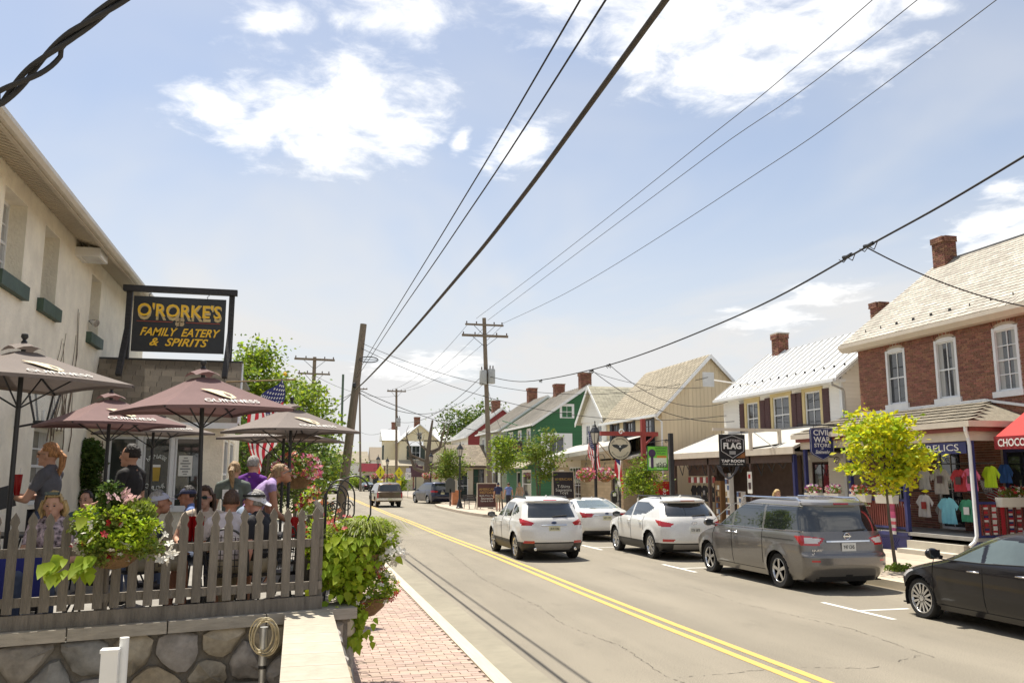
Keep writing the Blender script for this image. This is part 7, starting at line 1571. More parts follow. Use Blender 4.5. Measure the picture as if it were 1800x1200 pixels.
for k in range(420):
    a = rng.uniform(0, 2 * math.pi); r_ = rng.uniform(.2, .5); h = rng.uniform(.2, .46); d = Vector((math.cos(a) + .1, math.sin(a) * .8, 0)); p0 = Vector((.05 + rng.uniform(-.05, .05), rng.uniform(-.05, .05), .12)); w = Vector((-d.y, d.x, 0)).normalized() * .004
    pr_ = [p0 + d * r_ * t_ + Vector((0, 0, h * (t_ * 1.9 - t_ * t_ * 1.5))) for t_ in (0, .3, .6, .85, 1.05)]
    for i in range(4): g.quad(pr_[i] - w, pr_[i] + w, pr_[i + 1] + w * (1 - .2 * i), pr_[i + 1] - w * (1 - .2 * i))
g.build('grass', G_, b2, kind='stuff')
b3 = basket('low planter of red and white bedding flowers at the foot of the fence corner', (.72, 9.2, .98), .36, [(PETR, 60), (PETW, 70)], 1600, .04, L_MID, None, 0); 
leaves('foliage', ellip(900, (.02, -.05, .1), (.34, .25, .2), .5), .04, L_LIME, b3)
# planting behind the side fence
for i, (x, y, h, m, cm) in enumerate(((.32, 10.6, .55, L_LIME, PETR), (.34, 12.0, .7, L_MID, PETO), (.30, 13.4, .75, L_LIME, PETR), (.36, 15.2, .8, L_OLIVE, PETO), (.3, 17.5, .8, L_LIME, PETR))):
    t = T('planter', 'planter of %s flowers, number %s along the terrace edge from the corner' % (('red', 'coral', 'crimson', 'orange', 'scarlet')[i], ('one', 'two', 'three', 'four', 'five')[i]), 'planter', (x, y, DK), 0, 'planters along the terrace edge')
    MB().box(-.12, .14, -.5, .5, 0, .4).build('box', FW, t); leaves('foliage', ellip(1500, (0, 0, .45 + h * .4), (.26, .6, h * .5), .3), .05, m, t); blooms('flowers', ellip(60, (0, 0, .5 + h * .4), (.28, .6, h * .5), .8), .035, cm, t); blooms('flowers', ellip(20, (0, 0, .5 + h * .4), (.28, .6, h * .5), .8), .035, PETW, t)
iv = T('climbing_plant', 'dark leafy climber on a trellis in the corner of the pub', 'plant', (-3.85, 18.3, DK))
leaves('foliage', np.concatenate([ellip(700, (nrs.uniform(-.12, .2), nrs.uniform(-.1, .2), .3 + k * .17), (.24, .22, .16), .2) for k in range(11)]), .075, L_DARK, iv)
for x in (-.1, .12): MB().tube([(x, 0, 0), (x + .04, .05, 1.1), (x, .1, 2.1)], .012, 5).build('stem', VINE, iv)
pt_ = T('potted_plant', 'potted white flowers standing by the corner climber', 'plant', (-2.95, 15.4, DK)); MB().lathe((0, 0, 0), [(.14, 0), (.2, .35), (.22, .37), (.0, .34)], 12).build('pot', mat('terracotta', (.42, .17, .08)), pt_, True); leaves('foliage', ellip(900, (0, 0, .75), (.4, .3, .4), .2), .06, L_DARK, pt_); blooms('flowers', ellip(26, (0, 0, .85), (.4, .3, .35), .8), .045, PETW, pt_)
# window boxes on the porch railings
for i, (x, y, ax) in enumerate(((16.52, 21.6, 1), (16.52, 22.8, 1), (16.52, 24.1, 1), (16.52, 25.2, 1), (17.75, 18.28, 0))):
    t = T('flower_box', ('white flower box nearest the porch steps', 'white flower box behind the yellow-green tree', 'white flower box with pink blooms left of the tree', 'white flower box at the far end of the porch rail', 'long white flower box on the near side railing')[i], 'planter', (x, y, 1.45), 0 if ax else R(90), 'white flower boxes on the porch rails')
    g = MB(); hl = .38 if i < 4 else .5; g.prism([(-.09, -hl, 0), (.09, -hl, 0), (.12, -hl, .24), (-.12, -hl, .24)], (0, 2 * hl, 0)); g.build('box', POTW, t); leaves('foliage', ellip(500, (0, 0, .33), (.18, hl, .16), .2), .06, L_MID, t)
    for cm, k in ((PETW, 40), (PETR if i in (0, 1, 4) else PINK, 35), (PETP if i in (2, 3) else PETR, 20)): blooms('flowers', ellip(k, (0, 0, .36), (.2, hl, .17), .7), .045, cm, t)
wd = T('weeds', 'tuft of weeds round the foot of the yellow-green tree', 'plant', (13.05, 16.8, .15)); leaves('foliage', ellip(260, (0, 0, .06), (.42, .3, .1), .1), .09, L_MID, wd)
# iron shepherd hooks by the fence corner
for i, (x, y, h, r_) in enumerate(((.42, 9.05, 1.42, .17), (.33, 9.6, 1.40, .15), (.34, 10.2, 1.36, .13), (.34, 10.8, 1.32, .13))):
    t = T('shepherd_hook', ('nearest iron shepherd hook at the fence corner', 'second iron shepherd hook behind the nearest one', 'third iron shepherd hook along the side fence', 'farthest iron shepherd hook along the side fence')[i], 'plant hook', (x, y, DK), R(-6), 'iron hooks at the fence corner')
    ln2 = -.12 if i == 0 else 0
    pts = [(ln2, 0, -.05), (ln2 * .4, 0, h * .5), (0, 0, h * .8)] + [(r_ + r_ * math.cos(math.pi - a), 0, h * .85 + r_ * 1.5 * math.sin(a) * .8) for a in [math.pi * k / 12 for k in range(13)]] + [(2 * r_ + .0, 0, h * .72), (2 * r_ - .05, 0, h * .64)] + [(2 * r_ - .02 + .045 * math.cos(a), 0, h * .58 + .05 * math.sin(a)) for a in [2.2 + k * .6 for k in range(8)]]
    MB().tube(pts, .0085, 6).build('rod', BLACK, t, True); MB().tube(scroll((r_ * .6, 0, h * .78), .06, (1, 0, 0), (0, 0, 1)), .006, 5).build('scroll', BLACK, t, True)
# far shops and hills that close the street
fs = T('far_shop', 'far low shop with red metal roof at the end of the street', 'shop', (14, 190, 0), world=True); MB().box(14, 18, 190, 198, 0, 3.6).build('wall', CREAMP, fs); g = MB(); g.prism([(13.7, 189, 3.4), (13.7, 194, 5.2), (13.7, 199, 3.4)], (4.6, 0, 0)); g.build('roof', mat('roof_red', (.11, .015, .02), .95, spec=.1), fs)
for x in (14.4, 16.3): MB().box(x, x + 1.2, 189.9, 189.98, .8, 2.6).build('window', GLASS, fs)
for i, (x, y, w, h, rh, m) in enumerate(((4, 230, 14, 6, 9, SHT), (-12, 215, 12, 5, 8, MROOF), (19, 225, 10, 6.5, 10, SHG))):
    f2 = T('far_house', ('far house with pale shingle roof closing the view', 'far house with white roof left of the road', 'far brown-roofed house behind the red-roofed shop')[i], 'house', (x, y, 0), world=True); MB().box(x, x + w, y, y + 8, 0, h).build('wall', SIDW, f2); g = MB(); g.prism([(x - .5, y - .6, h), (x - .5, y + 4, rh), (x - .5, y + 8.6, h)], (w + 1, 0, 0)); g.build('roof', m, f2)
    for k in range(3): MB().box(x + 1.5 + k * w / 3.2, x + 2.7 + k * w / 3.2, y - .06, y, 1.2, 3.0).build('window', GLASS, f2)
P_ = np.concatenate([ellip(260, (x, 300 + nrs.uniform(-10, 10), nrs.uniform(1.5, 4)), (9, 6, nrs.uniform(3, 6.5)), .2) for x in np.arange(-150, 190, 9)])
o = bpy.data.objects.new('treeline', leaf_mesh('treeline', P_, 1.5, L_DARK)); link(o); tag(o, 'distant line of trees along the horizon', 'treeline', kind='stuff')
# ------------------------------------------------------------------ umbrellas and terrace furniture
CANV = mat('umbrella_canvas', (.185, .108, .104), .85, .10, 3, bump=.15, bscale=120, trans=.12); CANG = mat('umbrella_canvas_grey', (.195, .162, .145), .85, .10, 3, bump=.15, bscale=120, trans=.12)
LOGO = mat('logo_white', (.72, .70, .66), .7, .05); HARP = mat('logo_harp', (.62, .52, .34), .7, .08)
def umbrella(label, loc, zt, rot, diag, m, tilt=(0, 0), logo=(1,), drop=.5):
    t = T('patio_umbrella', label, 'umbrella', (loc[0], loc[1], DK), rot, 'pub umbrellas on the terrace'); h = zt - DK; t.rotation_euler = (tilt[0], tilt[1], rot)
    MB().lathe((0, 0, 0), [(.26, 0), (.26, .05), (.06, .09), (.05, .3), (.03, .31)], 16).build('base', BLACK, t, True); MB().tube([(0, 0, .1), (0, 0, h - .02)], .024, 10).build('pole', BLACK, t, True)
    r_ = diag / 2; A = Vector((0, 0, h)); cs = [Vector((r_ * math.cos(a), r_ * math.sin(a), h - drop)) for a in (0, math.pi / 2, math.pi, 1.5 * math.pi)]
    def pnt(k, u, v):          # u along the panel's edge 0..1, v from the top 0..1
        e_ = cs[k].lerp(cs[(k + 1) % 4], u); p = A.lerp(e_, v); p.z -= (.05) * v * (1 - v) * (1.2 + .4 * math.sin(math.pi * u)); p.z -= 0; sag = .05 * math.sin(math.pi * u) * v * v; c = Vector((p.x, p.y, 0)); return p + Vector((0, 0, sag * .4)) - c * (.05 * math.sin(math.pi * u) * v)
    n = 10
    for k in range(4):
        g = MB(); vs = [pnt(k, i / n, .12 + .88 * j / n) for j in range(n + 1) for i in range(n + 1)]; g.add(vs, [(j * (n + 1) + i, (j + 1) * (n + 1) + i, (j + 1) * (n + 1) + i + 1, j * (n + 1) + i + 1) for j in range(n) for i in range(n)])
        e_ = [pnt(k, i / n, 1) for i in range(n + 1)]; g.add(e_ + [p + Vector((0, 0, -.035)) for p in e_], [(i, n + 1 + i, n + 2 + i, i + 1) for i in range(n)]); pn = g.build('canopy_panel', m, t, 'all')
        MB().tube([A + Vector((0, 0, -.05)), A.lerp(cs[k], .5) + Vector((0, 0, -.05)), cs[k] + Vector((0, 0, -.02))], .012, 5).build('rib', BLACK, t); MB().tube([Vector((0, 0, h - .62)), A.lerp(cs[k], .55) + Vector((0, 0, -.06))], .009, 5).build('strut', BLACK, t)
        if k in logo:
            mid, top_ = pnt(k, .54, .87), pnt(k, .54, .55); xd = (cs[(k + 1) % 4] - cs[k]).normalized(); yd = (top_ - mid).normalized(); nn = xd.cross(yd)
            lettering('GUINNESS', LOGO, pn, mid + nn * .012, xd, yd, width=diag * .30, height=.075, bold=.0)
            c = pnt(k, .50, .66) + nn * .018; q = lambda a, b_: c + xd * a + yd * b_
            g = MB(); g.prism([q(-.19, .13), q(-.06, .125), q(.05, .08), q(.11, .0), q(.12, -.09), q(.05, -.12), q(-.02, -.06), q(-.10, .04)], nn * .004); g.build('harp', HARP, pn); g = MB(); g.prism([q(.03, .04), q(.075, -.02), q(.07, -.08), q(.03, -.05)], nn * .007); g.build('harp_gap', m, pn)
    g = MB(); rr_ = r_ * .2     # vent cap
    for k in range(4):
        a0, a1 = cs[k] * (rr_ / r_), cs[(k + 1) % 4] * (rr_ / r_); p = [A + Vector((0, 0, .06))] + [Vector((a0.lerp(a1, u).x, a0.lerp(a1, u).y, h - .04 + .045 * math.sin(math.pi * u))) for u in (0, .25, .5, .75, 1)]; g.add(p, [(0, i, i + 1) for i in range(1, 5)])
    g.build('vent_cap', m, t); MB().lathe((0, 0, h + .03), [(.02, 0), (.03, .03), (.015, .05), (.035, .08), (.03, .11), (0, .12)], 10).build('finial', BLACK, t, True)
RO = -math.pi / 2 - YAW
umbrella('faded grey-brown umbrella in the corner nearest the pub wall', (-2.74, 9.55), 3.50, RO + .2, 2.15, CANG, (0, 0), (0,), .36)
umbrella('low maroon umbrella over the waitress and the man in black', (-2.52, 12.77), 3.30, RO + .03, 2.1, CANV, (0, 0), (0,), .40)
umbrella('large maroon umbrella in the middle of the terrace', (-1.0, 10.19), 3.36, RO, 2.08, CANV, (.02, .02), (0,), .42)
umbrella('dark umbrella overlapping the leaning pole', (-.10, 13.42), 3.26, RO + .05, 2.1, CANG, (0, .0), (0,), .38)
umbrella('farthest grey umbrella edge-on beyond the dark one', (-.22, 14.9), 3.04, RO + .75, 2.35, CANG, (0, 0), (3,), .22)
umbrella('half hidden dark umbrella in front of the bay windows', (-2.45, 16.1), 3.32, RO + .1, 2.1, CANG, (0, 0), (0,), .36)
IRON = mat('patio_iron', (.02, .02, .021), .45, .2, 6)
def table(label, x, y, r_=.42, h=.72):
    t = T('patio_table', label, 'table', (x, y, DK), 0, 'round iron patio tables'); MB().lathe((0, 0, h), [(0, -.02), (r_, -.02), (r_ + .01, 0), (r_, .012), (0, .012)], 24).build('table_top', IRON, t, True)
    for a in range(4): MB().tube([(r_ * .7 * math.cos(a * 1.571 + .78), r_ * .7 * math.sin(a * 1.571 + .78), 0), (.1 * math.cos(a * 1.571 + .78), .1 * math.sin(a * 1.571 + .78), h * .5), (r_ * .6 * math.cos(a * 1.571 + .78), r_ * .6 * math.sin(a * 1.571 + .78), h - .02)], .012, 6).build('leg', IRON, t, True)
for a in (('round iron table between the blonde woman and the capped diner', -1.95, 9.55), ('round iron table in front of the man in the white polo', -.78, 10.0), ('round iron table by the pub wall behind the waitress', -3.3, 11.6), ('round iron table where the purple-vest woman leans', .0, 10.85), ('round iron table behind the man in black', -2.1, 12.3)): table(*a)
def chair(label, x, y, rz):
    t = T('patio_chair', label, 'chair', (x, y, DK), rz, 'black iron patio chairs'); MB().lathe((0, 0, .44), [(0, -.01), (.21, -.01), (.22, .01), (0, .012)], 16).build('seat', IRON, t, True)
    for sx in (-1, 1):
        for sy in (-1, 1): MB().tube([(sx * .17, sy * .16, .44), (sx * .21, sy * .2, 0)], .012, 6).build('leg', IRON, t)
    bk = [(.22 * math.cos(a), -.20 - .06 * math.sin(a), .44 + .46 * math.sin(a) ** .6) for a in [math.pi * k / 14 for k in range(15)]]; MB().tube(bk, .012, 6).build('backrest', IRON, t, True)
    for k in range(-4, 5):
        MB().tube([(k * .045, -.24, .50), (k * .045, -.265, .86 - abs(k) * .02)], .0045, 4).build('bar', IRON, t)
    for k in range(6): MB().tube([(-.19, -.235, .54 + k * .055), (.19, -.235, .54 + k * .055)], .0045, 4).build('bar', IRON, t)
    for sx in (-1, 1): MB().tube([(sx * .2, -.2, .66), (sx * .24, 0, .66), (sx * .22, .16, .62), (sx * .18, .16, .44)], .011, 6).build('armrest', IRON, t, True)
CHAIRS = [('iron chair under the blonde woman', -2.22, 9.22, R(172)), ('iron chair under the diner in the pale cap', -1.52, 9.72, R(80)), ('iron chair under the man in the white polo', -.64, 9.22, 0), ('iron chair under the man in black with white cap', -.26, 9.3, R(62)), ('iron chair under the woman in sunglasses', -1.0, 10.66, R(175)), ('iron chair under the man in the navy cap', -1.25, 12.1, R(90)), ('iron chair under the dark-haired boy', -2.5, 11.9, R(180)), ('empty iron chair by the pub wall', -3.4, 10.2, R(-40))]
for a in CHAIRS: chair(*a)
CUP = mat('red_tumbler', (.42, .008, .012), .25, .1, 4, trans=.25)
def cup(label, x, y, z, s=1.): 
    t = T('red_tumbler', label, 'cup', (x, y, z), 0, 'red plastic tumblers'); MB().lathe((0, 0, 0), [(.03 * s, 0), (.042 * s, .17 * s), (.038 * s, .17 * s), (.027 * s, .01)], 14).build('cup', CUP, t, True); MB().tube([(.0, 0, .02), (.03, .01, .22 * s)], .004, 5).build('straw', WHITE, t)
zt_ = DK + .735
for a in (('red tumbler on the polo man\'s table nearest the fence', -.98, 9.72, zt_, 1.5), ('second red tumbler beside it on that table', -1.08, 9.78, zt_, 1.5), ('red tumbler at the elbow of the man in black with white cap', .0, 9.5, 1.58, 1.2), ('red tumbler on the table behind the pale cap', -1.9, 12.15, zt_, 1.1), ('red tumbler near the centre of the polo man\'s table', -.72, 10.05, zt_, 1.2)): cup(*a)
MB().box(-2.75, -2.15, 8.72, 8.84, 1.12, 1.50).build('blue_bag', mat('bag_blue', (.02, .03, .24), .6, .15, 4), None, label='bright blue bag hanging inside the fence below the blonde woman', cat='bag')
# ------------------------------------------------------------------ goods on the porches
def tshirt(label, x, y, z, m, w=.52, h=.68, rz=0, prt=None):
    t = T('t_shirt', label, 't-shirt', (x, y, z), rz, 't-shirts hung on the porch'); a = w / 2
    g = MB(); nx_, nz_ = 12, 8; vs = []; ph = rng.uniform(0, 6)
    for j in range(nz_ + 1):
        for i in range(nx_ + 1):
            q = i / nx_ * 2 - 1; v = j / nz_; hw_ = w * (.50 + .06 * v - .08 * (v < .1)); vs.append((.022 * math.sin(q * 9 + ph + v) * (.2 + v) + .012 * math.sin(q * 4 - v * 7), q * hw_, -h * v - .05 * q * q * (1 - v) + (-.05 * (1 - abs(q) / .25) if j == 0 and abs(q) < .25 else 0)))
    g.add(vs, [(j * (nx_ + 1) + i, j * (nx_ + 1) + i + 1, (j + 1) * (nx_ + 1) + i + 1, (j + 1) * (nx_ + 1) + i) for j in range(nz_) for i in range(nx_)])
    for s_ in (-1, 1): g.add([(0, s_ * w * .42, -.03), (.0, s_ * w * .80, -.24), (.015, s_ * w * .60, -.36), (0.01, s_ * w * .48, -.24)], [(0, 1, 2, 3)])
    g.build('cloth', m, t, 'all')
    MB().tube([(0, 0, .12), (0, .0, .03), (0, .17, -.02), (0, -.17, -.02), (0, 0, .03)], .006, 4).build('hanger', BLACK, t)
    if prt: g = MB(); g.box(-.042, -.036, -.10, .10, -.42, -.22); g.build('print', prt, t)
CL = lambda n, c: mat('cloth_' + n, c, .85, .1, 4, bump=.3, bscale=9)
TS = [('grey', (.34, .32, .29), 17.5, 20.55, 2.45, 1.0), ('red', (.38, .03, .04), 17.5, 19.85, 2.42, .85), ('pink', (.60, .13, .24), 17.5, 19.42, 2.45, .85), ('lime', (.45, .65, .02), 17.7, 18.95, 2.5, .8), ('royal blue', (.04, .13, .40), 18.2, 19.0, 2.55, .7), ('white', (.66, .62, .58), 17.5, 21.25, 1.72, .9), ('aqua', (.20, .52, .62), 17.5, 20.35, 1.65, 1.0), ('green', (.06, .30, .17), 17.6, 19.75, 1.62, .85), ('yellow', (.70, .52, .03), 17.4, 21.75, 2.3, .7), ('stone grey', (.42, .41, .38), 17.6, 21.3, 2.42, .8), ('pale grey', (.5, .5, .49), 17.8, 20.9, 1.5, .8)]
for nm, c, x, y, z, s in TS: tshirt(nm + ' t-shirt hanging under the shop porch', x, y, z, CL(nm.replace(' ', '_'), c), .5 * s, .72 * s, prt=mat('print_dark', (.08, .05, .05), .8) if nm in ('grey', 'red', 'pink') else mat('print_red', (.4, .05, .04), .8) if nm == 'white' else WHITE if nm == 'green' else None)
g = MB(); g.beam((17.55, 18.6, 2.56), (17.55, 22.6, 2.56), .03, .03); g.build('clothes_rail', BLACK, None, label='upper clothes rail under the shop porch', cat='rail'); g = MB(); g.beam((17.55, 18.9, 1.80), (17.55, 22, 1.80), .03, .03); g.build('clothes_rail', BLACK, None, label='lower clothes rail under the shop porch', cat='rail')
fl_ = T('us_flag', 'American flag draped on the porch wall beside the chocolates awning', 'flag', (18.4, 19.9, 1.6), world=True); us_flag(fl_, lambda u, v: Vector((18.45 - .05 * math.sin(u * 7 + v * 4), 20.15 - .75 * u - .2 * v, 2.15 - .55 * v - .2 * u)), 20)
for i, (y, lb) in enumerate(((22.9, 'striped bunting scarf hung on the rail left of the tree'), (21.4, 'pink and white scarf hung on the rail near the steps'), (24.6, 'star patterned scarf hung on the far rail'))):
    t = T('hanging_scarf', lb, 'scarf', (16.55, y, 1.5), 0, 'scarves on the porch rail'); 
    for k in range(10): MB().box(-.03, .0, -.09 + .01 * math.sin(k), .09, -.09 * (k + 1), -.09 * k).build('band', (FRED, FWHT, FBLU, FWHT)[(k + i) % 4] if i != 1 else (PINK, FWHT)[k % 2 if k > 4 else 0], t)
for i in range(7):
    y = 16.8 + i * .26; t = T('hanging_scarf', ('first', 'second', 'third', 'fourth', 'fifth', 'sixth', 'seventh')[i] + ' patterned scarf along the near side railing counted from the post', 'scarf', (PXF + .25 + i * .25, pd0 - .01, 1.5), 0, 'scarves on the porch rail')
    for k in range(14): MB().box(-.05, .05, -.03 - .008 * math.sin(k * 1.3), 0, -.052 * (k + 1), -.052 * k).build('band', (FRED, FWHT, REDW, FRED, REDW, FBLU if i % 3 == 0 else FWHT)[(k * (i + 1) + i * 3) % 6], t)
vm = T('vending_machine', 'red drinks vending machine at the near end of the tan building', 'vending machine', (16.0, 36.4, .15)); MB().box(-.45, .45, -.42, .42, 0, 1.85).build('cabinet', mat('vend_red', (.36, .015, .015), .35, .1, 3), vm); MB().box(-.47, -.45, -.35, .12, .4, 1.7).build('front_panel', mat('vend_dark', (.05, .01, .01), .3), vm); lettering('Coke', WHITE, vm, (0, -.43, 1.1), (0, 0, 1), (-1, 0, 0), width=.9, height=.22, shear=.3); MB().box(-.475, -.45, .18, .34, .9, 1.4).build('coin_panel', BLACK, vm)
g = T('taproom_display', 'dark tap room shopfront hung with notices and goods', 'shop', (16.9, 33, .15), world=True)
MB().box(18.44, 18.5, 28.9, 35.9, .22, 3.0).build('panelling', DKB, g); MB().box(17.2, 17.3, 33.2, 35.9, 2.25, 2.95).build('sign_board', DKB, g)
for k in range(9): MB().box(17.1, 17.14, 33.2 + k * .29, 33.42 + k * .29, 1.95, 2.2).build('display_card', PAPER if k % 2 else mat('card_red', (.3, .05, .05), .7), g)
for k in range(12): MB().tube([(16.55, 26.8 + k * .74, 2.7), (16.55, 27.0 + k * .74, 2.5 - .12 * (k % 3)), (16.55, 27.3 + k * .74, 2.7)], .018, 5).build('lace_bracket', IRON, g)
for k in range(5): tshirt(('first', 'second', 'third', 'fourth', 'fifth')[k] + ' black t-shirt in the tap room shopfront', 17.3, 33.5 + k * .52, 1.85, CL('black', (.02, .02, .022)), .45, .7, prt=mat('print_grey', (.25, .25, .25), .8) if k == 2 else None)
for i, (x, y, h, lb) in enumerate(((16.75, 31.3, 2.2, 'tall postcard rack beside the maroon door'), (16.7, 30.3, 1.5, 'white card rack with small pictures'), (16.9, 32.4, 1.9, 'wooden display cupboard at the shopfront'))):
    t = T('display_rack', lb, 'rack', (x, y, .15), 0); MB().box(-.1, .1, -.16 - .1 * (i == 2), .16 + .1 * (i == 2), 0, h).build('stand', WHITE if i < 2 else mat('oak', (.22, .12, .05), .6), t)
    for r_ in range(int(h / .24)):
        for c in range(2): MB().box(-.12, -.1, -.14 + c * .15, -.02 + c * .15, .1 + r_ * .24, .28 + r_ * .24).build('card', (PAPER, MRN, GOLD3, mat('card_blue', (.1, .16, .3), .6), INK)[(r_ * 3 + c * 2 + i) % 5], t)
ps = T('poster', 'narrow white poster hanging on the tap room post', 'poster', (16.48, 29.2, 1.6)); MB().box(-.02, 0, -.16, .16, 0, .8).build('sheet', PAPER, ps); MB().box(-.024, -.02, -.08, .08, .55, .7).build('print', PETR, ps); MB().box(-.024, -.02, -.1, .1, .15, .4).build('print', mat('print_dark', (.08, .05, .05)), ps)
# ------------------------------------------------------------------ people
SKIN = mat('skin', (.52, .29, .20), .6, .08, 6, spec=.35); SKIN2 = mat('skin_tanned', (.42, .20, .125), .6, .08, 6, spec=.35)
DENIM = mat('denim', (.075, .10, .17), .9, .2, 8, bump=.2); LDENIM = mat('denim_light', (.22, .28, .38), .9, .2, 8, bump=.2); SHOE = mat('shoe', (.05, .045, .045), .7); KHAKI = mat('khaki', (.30, .25, .17), .9, .15, 6)
HAIR = dict(blonde=(.48, .33, .14), strawberry=(.42, .20, .08), brown=(.07, .035, .018), dark=(.018, .013, .011), grey=(.30, .28, .26), tan=(.30, .19, .09))
HM = {k: mat('hair_' + k, v, .6, .6, 60, bump=1.0, bscale=60, stretch=(1, 1, .3)) for k, v in HAIR.items()}
PEOPLE = []
def person(label, loc, rz, shirt, pants, hair='dark', skin=None, seated=False, lean=0., H=1.0, larm=None, rarm=None, head=(0, 0), sleeve='short', shorts=False, ext=None, hairlen=0, bald=False, belly=0., cap=None, glasses=None, stride=0., legs=None, name='person', turn=0.):
    """Faces +y. One closed surface grown from tapered limbs and ellipsoids, then voxel-fused; head=(yaw, nod)."""
    sk = skin or SKIN; t = T(name, label, 'person', loc, rz); prim = []     # (kind, p, q, r0, r1 / radii, R, material)
    mats = [sk, shirt, pants, SHOE]; hipz = (.50 if seated else .93 * H); S = H
    Rl = Matrix.Rotation(-lean, 3, 'X') @ Matrix.Rotation(0, 3, 'Z'); P0 = Vector((0, 0, hipz))
    def tor(v): return P0 + Rl @ (Vector(v) * S)
    def ell(c, r, m, R_=None): prim.append(('e', Vector(c), None, tuple(x * S for x in r), None, R_ if R_ is not None else Matrix.Identity(3), m))
    def cap_(p, q, r0, r1, m): prim.append(('c', Vector(p), Vector(q), r0 * S, r1 * S, None, m))
    ell(tor((0, 0, .02)), (.165, .115 + belly * .3, .12), 2, Rl); ell(tor((0, .01 + belly * .4, .16)), (.15 + belly * .3, .11 + belly, .17), 1, Rl); ell(tor((0, .0, .34)), (.17, .115, .19), 1, Rl)
    cap_(tor((-.13, -.01, .46)), tor((.13, -.01, .46)), .068, .068, 1); cap_(tor((0, -.01, .48)), tor((0, .015, .58)), .060, .056, 0)
    for s in (-1, 1): cap_(tor((0, -.015, .525)), tor((s * .15, -.01, .47)), .05, .058, 1)
    ny, nod = head; HR = Rl @ Matrix.Rotation(lean * .75 - nod, 3, 'X') if lean else Matrix.Rotation(-nod, 3, 'X'); HR = HR @ Matrix.Rotation(ny, 3, 'Z'); hc = tor((0, .03, .655)); hv = lambda v: hc + HR @ (Vector(v) * S)
    ell(hv((0, -.005, .02)), (.076, .095, .105), 0, HR); ell(hv((0, .03, -.055)), (.056, .058, .062), 0, HR); cap_(hv((0, .088, .015)), hv((0, .108, -.025)), .011, .016, 0); ell(hv((0, .075, -.062)), (.025, .016, .012), 0, HR); ell(hv((0, .07, -.10)), (.022, .02, .018), 0, HR)
    for s in (-1, 1): ell(hv((s * .078, -.005, -.005)), (.012, .022, .034), 0, HR)
    for s, arm in ((-1, larm), (1, rarm)):
        sh = tor((s * .185, -.005, .455)); e_, h_ = arm or ((s * .25, .0, .17), (s * .26, .10, -.06)); el, ha = tor(e_), tor(h_)
        k = .52 if sleeve == 'short' else (.12 if sleeve == 'none' else 1.0); mid = sh.lerp(el, k)
        cap_(sh, mid, .062 if sleeve != 'none' else .055, .054, 1); cap_(sh.lerp(el, k - .08), el, .047, .040, 1 if sleeve == 'long' else 0); d = (ha - el); wr = el + d * .82
        cap_(el, wr, .041, .027, 1 if sleeve == 'long' else 0); d.normalize(); u = d.cross(Vector((0, 0, 1)) if abs(d.z) < .9 else Vector((0, 1, 0))).normalized(); v = d.cross(u)
        ell(wr + d * .055 * S, (.042, .018, .05), 0, Matrix((u, v, d)).transposed())
        for f_ in range(4):
            b_ = wr + d * .095 * S + u * (f_ - 1.5) * .021 * S; m_ = b_ + d * (.035 + .006 * (f_ in (1, 2))) * S - v * .008; cap_(b_, m_, .0105, .010, 0); cap_(m_, m_ + (d * .03 - v * .02) * S, .010, .009, 0)
        tb = wr + d * .03 * S + u * .04 * S * -s; cap_(tb, tb + (d * .045 + u * -s * .025) * S, .012, .0105, 0)
    for s in (-1, 1):
        hp = P0 + Vector((s * .09, 0, 0)) * S
        if legs: kn, an = (P0 + Vector((q[0] * 1, q[1], q[2])) for q in legs[0 if s < 0 else 1])
        elif seated: kn = P0 + Vector((s * .13, .43, .02)); an = P0 + Vector((s * .13, .40 + .05 * s, -.42))
        else: kn = Vector((s * .10, .04 + stride * s, .50 * H)); an = Vector((s * .11, -.02 + stride * 1.3 * s - .08 * (stride > 0 and s < 0), .09))
        cap_(hp, kn, .088, .062, 2)
        if shorts: cap_(kn.lerp(hp, .25), kn, .056, .052, 0); prim[-2] = ('c', hp, hp.lerp(kn, .82), .09 * S, .078 * S, None, 2)
        cap_(kn, kn.lerp(an, .35), .054, .056, 0 if shorts else 2); cap_(kn.lerp(an, .35), an, .056, .038, 0 if shorts else 2)
        ft = Vector((0, 1, 0)); cap_(an + Vector((0, -.03, -.04)), an + ft * .16 * S + Vector((0, 0, -.055)), .042, .036, 3)
    g = MB()
    for (k, p, q, r0, r1, R_, m) in prim:
        if k == 'e':
            b = len(g.v); g.ball((0, 0, 0), r0, 0, 14, 10); g.v[b:] = [tuple(p + R_ @ Vector(v)) for v in g.v[b:]]
        else:
            d = (q - p); L_ = max(d.length, 1e-4); d = d / L_; pr = [(r0 * math.cos(a), -r0 * math.sin(a)) for a in (1.5, 1.0, .5)] + [(r0, 0), (r1, L_)] + [(r1 * math.cos(a), L_ + r1 * math.sin(a)) for a in (.5, 1.0, 1.5)]; g.lathe(p, pr, 12, 0, d)
    me = g.mesh('person_body', mats, False); o = bpy.data.objects.new('body', me); link(o, t); md = o.modifiers.new('fuse', 'REMESH'); md.mode = 'VOXEL'; md.voxel_size = .0115; sm = o.modifiers.new('soft', 'SMOOTH'); sm.factor = .5; sm.iterations = 3
    PEOPLE.append((o, prim, mats))
    # hair, cap, glasses: children in head space
    hb = MB(); nu, nv = 18, 12; hair_r = (.085, .106, .115) if hairlen >= 2 else (.080, .100, .109); cols = {}
    for j in range(nv + 1):
        for i in range(nu):
            a = 2 * math.pi * i / nu; b_ = math.pi * .62 * j / nv; x, y_, z_ = math.sin(b_) * math.sin(a), -math.sin(b_) * math.cos(a), math.cos(b_); kk = 1 + rng.uniform(-.05, .07); cols[i, j] = hv((x * hair_r[0] * kk, -.012 + y_ * hair_r[1] * kk, .03 + z_ * hair_r[2] * kk))
    fs = []
